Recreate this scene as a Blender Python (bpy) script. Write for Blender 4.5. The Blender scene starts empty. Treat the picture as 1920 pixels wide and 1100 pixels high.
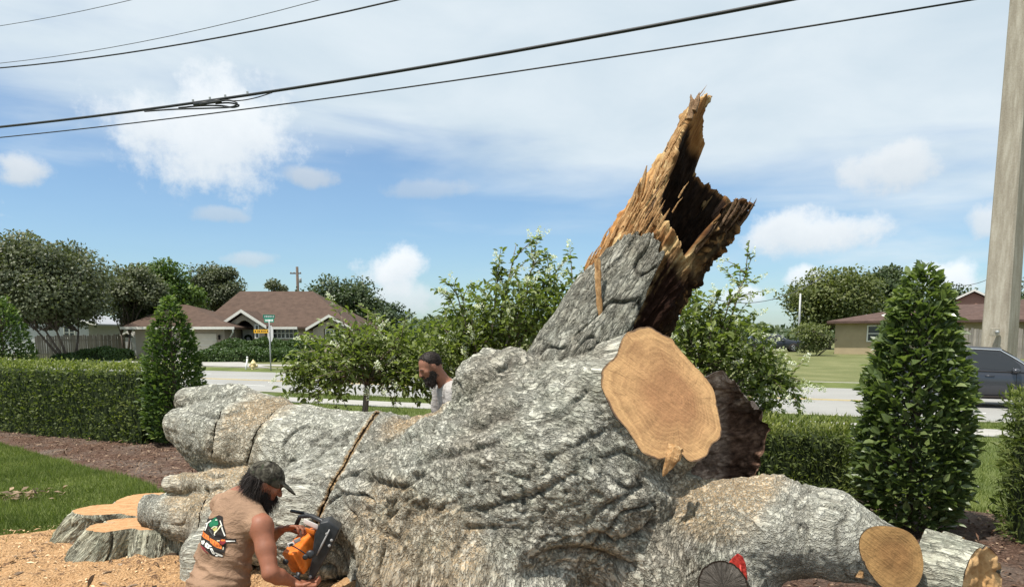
import bpy, bmesh, math, random
import numpy as np
from mathutils import Vector, Matrix
from mathutils.bvhtree import BVHTree

R = math.radians
random.seed(7)
rng = np.random.default_rng(7)
scene = bpy.context.scene
COL = scene.collection

# ------------------------------------------------------------------ camera
FPX, CX, CY, PITCH, CAMH = 1390.0, 960.0, 785.0, R(6.5), 1.85
cam_d = bpy.data.cameras.new('camera')
cam = bpy.data.objects.new('camera', cam_d)
COL.objects.link(cam)
cam.location = (0, 0, CAMH)
cam.rotation_euler = (R(90) - PITCH, 0, 0)
cam_d.sensor_width = 36.0
cam_d.lens = FPX / 1920 * 36
cam_d.shift_y = (CY - 550) / 1920
cam_d.clip_start = 0.05
cam_d.clip_end = 3000
scene.camera = cam

# ------------------------------------------------------------------ sun, exposure
SUN = Vector((-0.34, -0.24, 0.91)).normalized()      # direction towards the sun
sun_d = bpy.data.lights.new('sun', 'SUN')
sun_d.energy = 4.6
sun_d.angle = R(0.8)
sun_d.color = (1.0, 0.95, 0.87)
sun = bpy.data.objects.new('sun', sun_d)
COL.objects.link(sun)
sun.rotation_euler = SUN.to_track_quat('Z', 'Y').to_euler()
sun.location = (0, 0, 30)
vs = scene.view_settings
vs.view_transform = 'Standard'
vs.look = 'None'
vs.exposure = 0.38
vs.gamma = 1.0
vs.use_curve_mapping = False
scene.cycles.max_bounces = 6
scene.cycles.transparent_max_bounces = 8
scene.cycles.use_denoising = True

# ------------------------------------------------------------------ picture ray -> place
F_ = np.array([0, math.cos(PITCH), -math.sin(PITCH)])
U_ = np.array([0, math.sin(PITCH), math.cos(PITCH)])
X_ = np.array([1.0, 0, 0])
CAMP = np.array([0, 0, CAMH])

def ray(px, py):
    return F_ + (px - CX) / FPX * X_ + (CY - py) / FPX * U_

def W(px, py, Y):
    d = ray(px, py)
    return CAMP + d * (Y / d[1])

def PXM(Y):                      # metres per photograph pixel at that distance
    return Y / FPX

def lerp(a, b, t): return a + (b - a) * t
def smooth(e0, e1, x):
    t = np.clip((x - e0) / (e1 - e0), 0, 1)
    return t * t * (3 - 2 * t)

# ------------------------------------------------------------------ node helper
class NT:
    def __init__(s, tree): s.t = tree; s.n = tree.nodes; s.l = tree.links
    def node(s, typ, **kw):
        nd = s.n.new(typ)
        for k, v in kw.items(): setattr(nd, k, v)
        return nd
    def put(s, sock, v):
        if v is None: return
        if isinstance(v, bpy.types.NodeSocket): s.l.new(v, sock)
        elif isinstance(v, (tuple, list)) and len(v) == 3 and sock.type == 'RGBA': sock.default_value = (*v, 1)
        else: sock.default_value = v
    def math(s, op, a, b=None, c=None, clamp=False):
        nd = s.node('ShaderNodeMath', operation=op, use_clamp=clamp)
        s.put(nd.inputs[0], a)
        if b is not None: s.put(nd.inputs[1], b)
        if c is not None: s.put(nd.inputs[2], c)
        return nd.outputs[0]
    def vmath(s, op, a, b=None, scale=None):
        nd = s.node('ShaderNodeVectorMath', operation=op)
        s.put(nd.inputs[0], a)
        if b is not None: s.put(nd.inputs[1], b)
        if scale is not None: s.put(nd.inputs['Scale'], scale)
        return nd.outputs[1] if op in ('DOT_PRODUCT', 'LENGTH', 'DISTANCE') else nd.outputs[0]
    def noise(s, vec, scale, detail=4, rough=0.55, dist=0.0, out=0):
        nd = s.node('ShaderNodeTexNoise')
        s.put(nd.inputs['Vector'], vec); s.put(nd.inputs['Scale'], scale)
        nd.inputs['Detail'].default_value = detail; nd.inputs['Roughness'].default_value = rough
        nd.inputs['Distortion'].default_value = dist
        return nd.outputs[out]
    def voro(s, vec, scale, feature='F1', out=0, rnd=1.0):
        nd = s.node('ShaderNodeTexVoronoi', feature=feature)
        s.put(nd.inputs['Vector'], vec); s.put(nd.inputs['Scale'], scale)
        nd.inputs['Randomness'].default_value = rnd
        return nd.outputs[out]
    def wave(s, vec, scale, dist=2.0, detail=2, typ='BANDS'):
        nd = s.node('ShaderNodeTexWave', wave_type=typ)
        s.put(nd.inputs['Vector'], vec); s.put(nd.inputs['Scale'], scale)
        nd.inputs['Distortion'].default_value = dist; nd.inputs['Detail'].default_value = detail
        return nd.outputs[1]
    def ramp(s, fac, stops, interp='LINEAR'):
        nd = s.node('ShaderNodeValToRGB'); nd.color_ramp.interpolation = interp
        e = nd.color_ramp.elements
        while len(e) < len(stops): e.new(0.5)
        for i, (p, c) in enumerate(stops):
            e[i].position = p
            e[i].color = (c, c, c, 1) if isinstance(c, (int, float)) else (*c, 1)
        s.put(nd.inputs[0], fac)
        return nd.outputs[0]
    def mix(s, fac, a, b, blend='MIX'):
        nd = s.node('ShaderNodeMix', data_type='RGBA', blend_type=blend)
        s.put(nd.inputs[0], fac); s.put(nd.inputs[6], a); s.put(nd.inputs[7], b)
        return nd.outputs[2]
    def fmix(s, fac, a, b):
        nd = s.node('ShaderNodeMix', data_type='FLOAT')
        s.put(nd.inputs[0], fac); s.put(nd.inputs[2], a); s.put(nd.inputs[3], b)
        return nd.outputs[0]
    def mrange(s, v, a, b, c=0.0, d=1.0):
        nd = s.node('ShaderNodeMapRange', interpolation_type='SMOOTHSTEP')
        s.put(nd.inputs[0], v)
        for i, x in enumerate((a, b, c, d)): s.put(nd.inputs[i + 1], x)
        return nd.outputs[0]
    def bump(s, h, strength=0.5, dist=0.02, normal=None):
        nd = s.node('ShaderNodeBump')
        nd.inputs['Strength'].default_value = strength; nd.inputs['Distance'].default_value = dist
        s.put(nd.inputs['Height'], h); s.put(nd.inputs['Normal'], normal)
        return nd.outputs[0]
    def attr(s, name, out='Vector'):
        return s.node('ShaderNodeAttribute', attribute_name=name).outputs[out]
    def objco(s): return s.node('ShaderNodeTexCoord').outputs['Object']
    def scalev(s, vec, sc):
        return s.vmath('MULTIPLY', vec, sc)

def new_mat(name, rough=0.8, color=(0.5, 0.5, 0.5), spec=0.3, metal=0.0):
    m = bpy.data.materials.new(name); m.use_nodes = True
    nt = NT(m.node_tree)
    b = nt.n['Principled BSDF']
    b.inputs['Base Color'].default_value = (*color, 1)
    b.inputs['Roughness'].default_value = rough
    b.inputs['Specular IOR Level'].default_value = spec
    b.inputs['Metallic'].default_value = metal
    return m, nt, b

def simple_mat(name, color, rough=0.7, spec=0.3, var=0.12, scale=8.0, bump=0.0, bscale=60, metal=0.0):
    m, nt, b = new_mat(name, rough, color, spec, metal)
    co = nt.objco()
    n = nt.noise(co, scale, 5, 0.6)
    lo = tuple(c * (1 - var) for c in color); hi = tuple(min(1, c * (1 + var)) for c in color)
    nt.put(b.inputs['Base Color'], nt.ramp(n, [(0.3, lo), (0.7, hi)]))
    if bump > 0:
        nt.put(b.inputs['Normal'], nt.bump(nt.noise(co, bscale, 4, 0.6), bump, 0.01))
    return m

# ------------------------------------------------------------------ world: sky with clouds
world = bpy.data.worlds.new('World'); scene.world = world
world.use_nodes = True
def build_world():
    nt = NT(world.node_tree)
    bg = nt.n['Background']
    sky = nt.node('ShaderNodeTexSky', sky_type='NISHITA', sun_disc=False)
    sky.sun_elevation = math.asin(SUN.z)
    sky.sun_rotation = math.atan2(SUN.x, SUN.y)
    sky.air_density = 1.0; sky.dust_density = 0.6; sky.ozone_density = 1.6; sky.altitude = 0
    d = nt.node('ShaderNodeTexCoord').outputs['Generated']
    sep = nt.node('ShaderNodeSeparateXYZ'); nt.put(sep.inputs[0], d)
    x, y, z = sep.outputs
    # sheet coordinates of a high cloud layer
    den = nt.math('ADD', nt.math('MAXIMUM', z, 0.0), 0.16)
    cmb = nt.node('ShaderNodeCombineXYZ')
    nt.put(cmb.inputs[0], nt.math('DIVIDE', x, den)); nt.put(cmb.inputs[1], nt.math('DIVIDE', y, den))
    sheet = cmb.outputs[0]
    n1 = nt.noise(nt.scalev(sheet, (0.75, 1.0, 1.0)), 1.15, 7, 0.52, 0.35)
    n2 = nt.noise(nt.vmath('ADD', d, (3.1, 0.7, 1.9)), 2.1, 5, 0.5, 0.3)
    streak = nt.noise(nt.scalev(d, (1.6, 1.6, 9.0)), 2.2, 5, 0.5, 0.5)
    # veil thickens with height above the horizon
    hgt = nt.mrange(z, 0.10, 0.38)
    side = nt.math('MULTIPLY', x, 0.42)                        # thicker to the east
    cov = nt.math('ADD', nt.math('MULTIPLY', hgt, 0.95), side)
    v = nt.math('ADD', nt.math('MULTIPLY', n1, 0.85), nt.math('MULTIPLY', streak, 0.75))
    v = nt.math('ADD', v, nt.math('MULTIPLY', n2, 0.45))
    v = nt.math('ADD', v, cov)
    veil = nt.math('ADD', nt.math('MULTIPLY', nt.mrange(v, 1.08, 1.68), 0.84), 0.08)
    # scattered low wisps
    shade = nt.ramp(nt.noise(sheet, 2.2, 6, 0.55, 0.3), [(0.3, (5.3, 6.2, 6.8)), (0.62, (6.3, 7.0, 7.4))])
    skyc = nt.mix(1.0, sky.outputs[0], (0.79, 0.98, 1.12), 'MULTIPLY')
    col = nt.mix(veil, skyc, shade)
    # cumulus puffs, each in a direction of its own
    puffs = [(398, 260, 152, 80, 1.03, 0.95), (30, 318, 40, 24, 0.9, 0.85), (590, 330, 42, 18, 0.8, 0.6), (742, 508, 58, 46, 1.04, 1.0), (770, 560, 75, 26, 0.95, 0.7),
             (1512, 436, 105, 38, 1.0, 0.95), (1672, 318, 68, 40, 0.95, 0.85), (1392, 556, 34, 16, 1.08, 0.9), (1508, 520, 36, 20, 1.05, 0.9), (1772, 520, 48, 28, 1.08, 0.95),
             (1860, 415, 38, 26, 0.95, 0.8), (415, 402, 40, 14, 0.8, 0.45), (470, 484, 48, 14, 0.85, 0.5), (800, 352, 70, 16, 0.8, 0.35), (2250, 470, 150, 60, 1.0, 0.9), (-320, 420, 170, 70, 1.0, 0.9)]
    wn = nt.node('ShaderNodeTexNoise'); nt.put(wn.inputs['Vector'], d); wn.inputs['Scale'].default_value = 13; wn.inputs['Detail'].default_value = 7
    wn.inputs['Roughness'].default_value = 0.66
    ws = nt.node('ShaderNodeSeparateXYZ'); nt.put(ws.inputs[0], nt.vmath('SUBTRACT', wn.outputs['Color'], (0.5, 0.5, 0.5)))
    for (px, py, rx, ry, br, op) in puffs:
        c = ray(px, py); c = c / np.linalg.norm(c)
        rgt = np.cross(c, (0, 0, 1)); rgt /= np.linalg.norm(rgt)
        up = np.cross(rgt, c)
        k = FPX * 1.0
        dc = nt.math('MAXIMUM', nt.vmath('DOT_PRODUCT', d, tuple(c)), 0.02)
        u = nt.math('DIVIDE', nt.vmath('DOT_PRODUCT', d, tuple(rgt)), dc)
        w = nt.math('DIVIDE', nt.vmath('DOT_PRODUCT', d, tuple(up)), dc)
        u = nt.math('ADD', nt.math('MULTIPLY', u, k / rx), nt.math('MULTIPLY', ws.outputs[0], 2.5))
        w = nt.math('ADD', nt.math('MULTIPLY', w, k / ry), nt.math('MULTIPLY', ws.outputs[1], 2.5))
        r2 = nt.math('ADD', nt.math('MULTIPLY', u, u), nt.math('MULTIPLY', w, w))
        m = nt.math('MULTIPLY', nt.mrange(r2, 1.5, 0.15), op)
        pc = nt.ramp(nt.math('MULTIPLY_ADD', w, 0.32, 0.5), [(0.1, tuple(br * q for q in (5.5, 6.1, 6.6))), (0.7, tuple(br * q for q in (7.2, 7.55, 7.8)))])
        col = nt.mix(m, col, pc)
    nt.put(bg.inputs['Color'], col)
    bg.inputs['Strength'].default_value = 0.098
build_world()

# ------------------------------------------------------------------ object helpers
def tag(o, label=None, cat=None, group=None, kind=None):
    if label: o['label'] = label
    if cat: o['category'] = cat
    if group: o['group'] = group
    if kind: o['kind'] = kind
    return o

def empty(name, loc=(0, 0, 0), label=None, cat=None, group=None):
    o = bpy.data.objects.new(name, None); COL.objects.link(o)
    o.location = loc; o.empty_display_size = 0.1
    return tag(o, label, cat, group)

def link(name, me, mat=None, parent=None, kind=None):
    o = bpy.data.objects.new(name, me); COL.objects.link(o)
    if mat is not None and len(me.materials) == 0: me.materials.append(mat)
    if parent is not None:
        o.parent = parent
        o.matrix_parent_inverse = world_of(parent).inverted()
    if kind: o['kind'] = kind
    return o

def world_of(o):
    m = Matrix.LocRotScale(o.location, o.rotation_euler, o.scale)
    if o.parent: m = world_of(o.parent) @ o.matrix_parent_inverse @ m
    return m

def mesh_np(name, V, Fq, smooth_=True, attrs=None, mats=None):
    """V (n,3); Fq: list of arrays (m,3) or (m,4)"""
    me = bpy.data.meshes.new(name)
    V = np.asarray(V, dtype=np.float32)
    if isinstance(Fq, np.ndarray): Fq = [Fq]
    Fq = [np.asarray(f, dtype=np.int32) for f in Fq if len(f)]
    nl = sum(f.size for f in Fq); nf = sum(len(f) for f in Fq)
    me.vertices.add(len(V)); me.vertices.foreach_set('co', V.ravel())
    me.loops.add(nl); me.polygons.add(nf)
    li = np.concatenate([f.ravel() for f in Fq])
    tot = np.concatenate([np.full(len(f), f.shape[1], np.int32) for f in Fq])
    st = np.concatenate([[0], np.cumsum(tot)[:-1]]).astype(np.int32)
    me.loops.foreach_set('vertex_index', li)
    me.polygons.foreach_set('loop_start', st)
    me.polygons.foreach_set('use_smooth', np.full(nf, smooth_, bool))
    me.update(calc_edges=True)
    for k, v in (attrs or {}).items(): set_attr(me, k, v)
    me.validate()
    return me

def set_attr(me, k, v):
    v = np.asarray(v, dtype=np.float32)
    if v.ndim == 1:
        a = me.attributes.new(k, 'FLOAT', 'POINT'); a.data.foreach_set('value', v)
    elif v.shape[1] == 3:
        a = me.attributes.new(k, 'FLOAT_VECTOR', 'POINT'); a.data.foreach_set('vector', v.ravel())
    else:
        a = me.attributes.new(k, 'FLOAT_COLOR', 'POINT'); a.data.foreach_set('color', v.ravel())

class MB:
    """collects simple solids into one mesh"""
    def __init__(s): s.v = []; s.f = []
    def add(s, verts, faces):
        b = len(s.v); s.v += [tuple(map(float, p)) for p in verts]
        s.f += [tuple(b + i for i in f) for f in faces]; return s
    def box(s, lo, hi, M=None):
        x0, y0, z0 = lo; x1, y1, z1 = hi
        P = [(x0, y0, z0), (x1, y0, z0), (x1, y1, z0), (x0, y1, z0), (x0, y0, z1), (x1, y0, z1), (x1, y1, z1), (x0, y1, z1)]
        if M is not None: P = [tuple(M @ Vector(p)) for p in P]
        return s.add(P, [(0, 3, 2, 1), (4, 5, 6, 7), (0, 1, 5, 4), (1, 2, 6, 5), (2, 3, 7, 6), (3, 0, 4, 7)])
    def prism(s, poly, d0, d1, M=None):
        """poly in local (x,z), extruded along local y from d0 to d1"""
        n = len(poly)
        P = [(p[0], d0, p[1]) for p in poly] + [(p[0], d1, p[1]) for p in poly]
        if M is not None: P = [tuple(M @ Vector(p)) for p in P]
        F = [tuple(range(n)), tuple(range(2 * n - 1, n - 1, -1))]
        F += [(i, n + i, n + (i + 1) % n, (i + 1) % n) for i in range(n)]
        return s.add(P, F)
    def tube(s, pts, rad, n=10, cap=True):
        pts = [Vector(p) for p in pts]
        rad = rad if hasattr(rad, '__len__') else [rad] * len(pts)
        b = len(s.v); ref = Vector((0.21, 0.37, 0.9)).normalized(); rings = []
        for i, p in enumerate(pts):
            t = (pts[min(i + 1, len(pts) - 1)] - pts[max(i - 1, 0)]).normalized()
            u = ref - t * ref.dot(t)
            if u.length < 1e-3: u = Vector((1, 0, 0)) - t * t.x
            u.normalize(); w = t.cross(u)
            rings.append([p + (u * math.cos(2 * math.pi * k / n) + w * math.sin(2 * math.pi * k / n)) * rad[i] for k in range(n)])
        V = [q for r in rings for q in r]; Fc = []
        for i in range(len(pts) - 1):
            for k in range(n):
                Fc.append((i * n + k, i * n + (k + 1) % n, (i + 1) * n + (k + 1) % n, (i + 1) * n + k))
        if cap: Fc += [tuple(range(n - 1, -1, -1)), tuple((len(pts) - 1) * n + k for k in range(n))]
        return s.add(V, Fc)
    def lathe(s, prof, n=16, M=None, cap=True):
        V = []; Fc = []
        for (r, z) in prof:
            for k in range(n):
                a = 2 * math.pi * k / n; p = Vector((r * math.cos(a), r * math.sin(a), z))
                V.append(tuple(M @ p) if M is not None else tuple(p))
        for i in range(len(prof) - 1):
            for k in range(n): Fc.append((i * n + k, i * n + (k + 1) % n, (i + 1) * n + (k + 1) % n, (i + 1) * n + k))
        if cap: Fc += [tuple(range(n - 1, -1, -1)), tuple((len(prof) - 1) * n + k for k in range(n))]
        return s.add(V, Fc)
    def mesh(s, name, smooth_=False, bevel=0.0, seg=2):
        me = bpy.data.meshes.new(name); me.from_pydata(s.v, [], s.f); me.update()
        bm = bmesh.new(); bm.from_mesh(me)
        bmesh.ops.recalc_face_normals(bm, faces=bm.faces)
        if bevel > 0:
            ed = [e for e in bm.edges if len(e.link_faces) == 2 and e.calc_face_angle(0) > 0.5]
            bmesh.ops.bevel(bm, geom=ed, offset=bevel, segments=seg, affect='EDGES', profile=0.6, clamp_overlap=True)
        for f in bm.faces: f.smooth = smooth_
        bm.to_mesh(me); bm.free()
        return me
    def build(s, name, mat, parent=None, smooth_=False, bevel=0.0, seg=2, kind=None):
        return link(name, s.mesh(name, smooth_, bevel, seg), mat, parent, kind)

# ------------------------------------------------------------------ noise
_prm = np.random.default_rng(3).permutation(256).astype(np.int64)
_prm = np.concatenate([_prm, _prm, _prm])
_g = np.random.default_rng(4).normal(size=(256, 3)); _g /= np.linalg.norm(_g, axis=1)[:, None]
def pnoise(P):
    P = np.asarray(P, float)
    I = np.floor(P).astype(np.int64); f = P - I; I &= 255
    u = f * f * f * (f * (f * 6 - 15) + 10)
    res = np.zeros(len(P))
    for dx in (0, 1):
        wx = u[:, 0] if dx else 1 - u[:, 0]; hx = _prm[(I[:, 0] + dx) & 255]
        for dy in (0, 1):
            wy = u[:, 1] if dy else 1 - u[:, 1]; hy = _prm[(hx + I[:, 1] + dy) & 255]
            for dz in (0, 1):
                wz = u[:, 2] if dz else 1 - u[:, 2]; h = _prm[(hy + I[:, 2] + dz) & 255]
                g = _g[h]
                dot = g[:, 0] * (f[:, 0] - dx) + g[:, 1] * (f[:, 1] - dy) + g[:, 2] * (f[:, 2] - dz)
                res += wx * wy * wz * dot
    return res * 1.5
def fbm(P, o=4, gain=0.5, lac=2.03):
    a = 1.0; r = 0; P = np.asarray(P, float)
    for i in range(o):
        r = r + a * pnoise(P + 17.3 * i); P = P * lac; a *= gain
    return r

# ------------------------------------------------------------------ solid fields -> one skin
class SDF:
    def __init__(s, lo, hi, h):
        s.lo = np.array(lo, float); s.h = h
        n = np.ceil((np.array(hi) - s.lo) / h).astype(int) + 1
        s.F = np.full(tuple(n), 10.0, np.float32); s.n = n
    def block(s, lo, hi, m):
        a = np.maximum(np.floor((np.minimum(lo, hi) - m - s.lo) / s.h).astype(int), 0)
        b = np.minimum(np.ceil((np.maximum(lo, hi) + m - s.lo) / s.h).astype(int) + 1, s.n)
        if np.any(b <= a): return None
        ax = [s.lo[i] + s.h * np.arange(a[i], b[i]) for i in range(3)]
        return tuple(slice(a[i], b[i]) for i in range(3)), np.meshgrid(*ax, indexing='ij')
    def _merge(s, sl, d, k, op):
        a = s.F[sl]
        if op == 'add':
            hh = np.maximum(k - np.abs(a - d), 0) / k
            s.F[sl] = np.minimum(a, d) - hh * hh * k * 0.25
        else:
            d = -d
            hh = np.maximum(k - np.abs(a - d), 0) / k
            s.F[sl] = np.maximum(a, d) + hh * hh * k * 0.25
    def cone(s, a, b, ra, rb, k=0.05, op='add'):
        a = np.array(a, float); b = np.array(b, float)
        r = s.block(a, b, max(ra, rb) + k + 2 * s.h)
        if r is None: return s
        sl, (X, Y, Z) = r
        ab = b - a; L2 = max(ab @ ab, 1e-9)
        t = np.clip(((X - a[0]) * ab[0] + (Y - a[1]) * ab[1] + (Z - a[2]) * ab[2]) / L2, 0, 1)
        d = np.sqrt((X - a[0] - t * ab[0]) ** 2 + (Y - a[1] - t * ab[1]) ** 2 + (Z - a[2] - t * ab[2]) ** 2) - (ra + (rb - ra) * t)
        s._merge(sl, d.astype(np.float32), k, op); return s
    def chain(s, pts, rad, k=0.05, op='add'):
        for i in range(len(pts) - 1): s.cone(pts[i], pts[i + 1], rad[i], rad[i + 1], k, op)
        return s
    def ell(s, c, r, A=None, k=0.05, op='add'):
        """ellipsoid with half axes r along rows of A"""
        c = np.array(c, float); r = np.array(r, float)
        A = np.eye(3) if A is None else np.array(A, float)
        m = r.max()
        q = s.block(c, c, m + k + 2 * s.h)
        if q is None: return s
        sl, (X, Y, Z) = q
        dx, dy, dz = X - c[0], Y - c[1], Z - c[2]
        L = [(A[i, 0] * dx + A[i, 1] * dy + A[i, 2] * dz) for i in range(3)]
        k0 = np.sqrt(sum((L[i] / r[i]) ** 2 for i in range(3)))
        k1 = np.sqrt(sum((L[i] / r[i] ** 2) ** 2 for i in range(3))) + 1e-9
        d = k0 * (k0 - 1) / k1
        s._merge(sl, d.astype(np.float32), k, op); return s
    def prism(s, poly, C, e1, e2, n, back, front, k=0.08, grow=0.0):
        """polygon (in the plane e1,e2 at C) pushed along n from -back to +front; it widens backwards by grow per metre"""
        poly = np.array(poly, float); C = np.array(C, float); R_ = np.abs(poly).max() * 1.5 + grow * back
        lo = np.minimum(C - n * back, C + n * front) - R_; hi = np.maximum(C - n * back, C + n * front) + R_
        q = s.block(lo, hi, k)
        sl, (X, Y, Z) = q
        sh = X.shape; P = np.stack([X - C[0], Y - C[1], Z - C[2]], -1).reshape(-1, 3).astype(np.float32)
        u, v, w = P @ e1.astype(np.float32), P @ e2.astype(np.float32), P @ n.astype(np.float32)
        near = (np.abs(u) < R_) & (np.abs(v) < R_) & (w > -back - k) & (w < front + k)
        un, vn = u[near], v[near]; d = np.full(len(un), 1e9); ins = np.zeros(len(un), bool)
        m = len(poly)
        for i in range(m):
            a, b_ = poly[i], poly[(i + 1) % m]; e = b_ - a; L2 = e @ e
            t = np.clip(((un - a[0]) * e[0] + (vn - a[1]) * e[1]) / L2, 0, 1)
            d = np.minimum(d, np.hypot(un - a[0] - t * e[0], vn - a[1] - t * e[1]))
            c = (a[1] > vn) != (b_[1] > vn)
            with np.errstate(divide='ignore', invalid='ignore'): ins ^= c & (un < (b_[0] - a[0]) * (vn - a[1]) / (b_[1] - a[1] + 1e-12) + a[0])
        d = np.where(ins, -d, d) - grow * np.clip(-w[near], 0, None)
        dd = np.full(len(u), 10.0, np.float32); dd[near] = np.maximum(d, np.maximum(w[near] - front, -back - w[near]))
        s._merge(sl, dd.reshape(sh), k, 'add'); return s
    def mesh(s):
        F = s.F; h = s.h
        ins = F < 0
        nx, ny, nz = F.shape
        c = np.zeros((nx - 1, ny - 1, nz - 1), np.int8)
        for dx in (0, 1):
            for dy in (0, 1):
                for dz in (0, 1): c += ins[dx:nx - 1 + dx, dy:ny - 1 + dy, dz:nz - 1 + dz]
        mixed = (c > 0) & (c < 8)
        ci = np.argwhere(mixed)
        idx = np.full(mixed.shape, -1, np.int64); idx[mixed] = np.arange(len(ci))
        acc = np.zeros((len(ci), 3)); cnt = np.zeros(len(ci))
        for ax in range(3):
            o = [i for i in range(3) if i != ax]
            for p in (0, 1):
                for q in (0, 1):
                    a = ci.copy(); a[:, o[0]] += p; a[:, o[1]] += q
                    b = a.copy(); b[:, ax] += 1
                    fa = F[a[:, 0], a[:, 1], a[:, 2]].astype(float); fb = F[b[:, 0], b[:, 1], b[:, 2]].astype(float)
                    m = (fa < 0) != (fb < 0)
                    t = np.where(m, fa / np.where(fa == fb, 1, fa - fb), 0)
                    pt = a.astype(float); pt[:, ax] += t
                    acc[m] += pt[m]; cnt[m] += 1
        V = acc / cnt[:, None] * h + s.lo
        quads = []
        for ax in range(3):
            o = [i for i in range(3) if i != ax]
            sl0 = [slice(None)] * 3; sl1 = [slice(None)] * 3
            sl0[ax] = slice(0, -1); sl1[ax] = slice(1, None)
            A = ins[tuple(sl0)]; B = ins[tuple(sl1)]
            e = np.argwhere(A != B)
            e = e[(e[:, o[0]] > 0) & (e[:, o[1]] > 0) & (e[:, o[0]] < F.shape[o[0]] - 1) & (e[:, o[1]] < F.shape[o[1]] - 1)]
            def cell(d0, d1):
                g = e.copy(); g[:, o[0]] += d0; g[:, o[1]] += d1
                return idx[g[:, 0], g[:, 1], g[:, 2]]
            Q = np.stack([cell(-1, -1), cell(0, -1), cell(0, 0), cell(-1, 0)], 1)
            fl = A[e[:, 0], e[:, 1], e[:, 2]]
            if ax == 1: fl = ~fl
            Q[~fl] = Q[~fl][:, ::-1]
            quads.append(Q)
        Q = np.concatenate(quads); Q = Q[(Q >= 0).all(1)]
        return V, Q

def relax(V, Q, it=2, lam=0.5):
    n = len(V)
    E = np.concatenate([Q[:, [0, 1]], Q[:, [1, 2]], Q[:, [2, 3]], Q[:, [3, 0]]])
    E = np.concatenate([E, E[:, ::-1]])
    deg = np.bincount(E[:, 0], minlength=n).clip(1)
    for _ in range(it):
        A = np.stack([np.bincount(E[:, 0], weights=V[E[:, 1], i], minlength=n) for i in range(3)], 1) / deg[:, None]
        V = V + lam * (A - V)
    return V

def normals(V, Q):
    a = V[Q[:, 2]] - V[Q[:, 0]]; b = V[Q[:, 3]] - V[Q[:, 1]]
    n = np.cross(a, b)
    N = np.zeros_like(V)
    for k in range(4):
        for i in range(3): N[:, i] += np.bincount(Q[:, k], weights=n[:, i], minlength=len(V))
    return N / (np.linalg.norm(N, axis=1)[:, None] + 1e-12)

def quad_split(V, Q):
    """one linear split of every quad into four (shared edges stay shared)"""
    n = len(V)
    E = np.concatenate([Q[:, [0, 1]], Q[:, [1, 2]], Q[:, [2, 3]], Q[:, [3, 0]]])
    Es = np.sort(E, 1); key = Es[:, 0] * n + Es[:, 1]
    uk, inv = np.unique(key, return_inverse=True)
    a, b = uk // n, uk % n
    mid = (V[a] + V[b]) / 2; cen = V[Q].mean(1)
    m = len(Q); e = inv.reshape(4, m).T + n
    c = np.arange(m) + n + len(uk)
    V2 = np.concatenate([V, mid, cen])
    Q2 = np.concatenate([np.stack([Q[:, k], e[:, k], c, e[:, (k + 3) % 4]], 1) for k in range(4)])
    return V2, Q2

# ------------------------------------------------------------------ leaf scattering
def unit(a): return a / (np.linalg.norm(a, axis=-1, keepdims=True) + 1e-9)
LEAF_V = np.array([(0, 0, 0), (-0.5, 0.42, 0.10), (0.5, 0.42, 0.10), (0, 0.45, -0.02), (-0.36, 0.74, 0.06), (0.36, 0.74, 0.06), (0, 1, -0.10)], float)
LEAF_F = np.array([(0, 3, 1), (0, 2, 3), (3, 4, 1), (3, 2, 5), (3, 6, 4), (3, 5, 6)])
CARD_V = np.array([(0, 0, 0), (-0.5, 0.5, 0.1), (0.5, 0.5, 0.1), (0, 1, 0)], float)
CARD_F = np.array([(0, 2, 1), (1, 2, 3)])
BLADE_V = np.array([(-0.5, 0, 0), (0.5, 0, 0), (0.1, 1, 0.0)], float)
BLADE_F = np.array([(0, 1, 2)])
def frames(D, Nn):
    D = unit(D); S = unit(np.cross(D, Nn)); Z = np.cross(S, D)
    return S, D, Z
def scatter(P, D, Nn, L, Wd, TV=LEAF_V, TF=LEAF_F, rnd=None):
    S, D, Z = frames(D, Nn); n = len(P); k = len(TV)
    V = (P[:, None, :] + TV[None, :, 0, None] * (S * Wd[:, None])[:, None, :]
         + TV[None, :, 1, None] * (D * L[:, None])[:, None, :] + TV[None, :, 2, None] * (Z * L[:, None])[:, None, :])
    Fq = (TF[None] + (np.arange(n) * k)[:, None, None]).reshape(-1, TF.shape[1])
    rnd = rng.random(n) if rnd is None else rnd
    return V.reshape(-1, 3), Fq, np.repeat(rnd, k)
def leaf_obj(name, P, D, Nn, L, Wd, mat, parent=None, TV=LEAF_V, TF=LEAF_F, rnd=None, kind='stuff'):
    V, Fq, r = scatter(P, D, Nn, L, Wd, TV, TF, rnd)
    me = mesh_np(name, V, Fq, False, {'rnd': r})
    return link(name, me, mat, parent, kind)
def rdir(n): return unit(rng.normal(size=(n, 3)))

def leaf_mat(name, dark, mid, light, trans=0.35, rough=0.45, spec=0.35):
    m, nt, b = new_mat(name, rough, mid, spec)
    r = nt.attr('rnd', 'Fac')
    c = nt.ramp(r, [(0.0, dark), (0.5, mid), (1.0, light)])
    nt.put(b.inputs['Base Color'], c)
    tr = nt.node('ShaderNodeBsdfTranslucent')
    nt.put(tr.inputs[0], nt.mix(1.0, c, (1.15, 1.3, 0.5), 'MULTIPLY'))
    mx = nt.node('ShaderNodeMixShader'); mx.inputs[0].default_value = trans
    nt.l.new(b.outputs[0], mx.inputs[1]); nt.l.new(tr.outputs[0], mx.inputs[2])
    nt.l.new(mx.outputs[0], nt.n['Material Output'].inputs[0])
    return m
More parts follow.
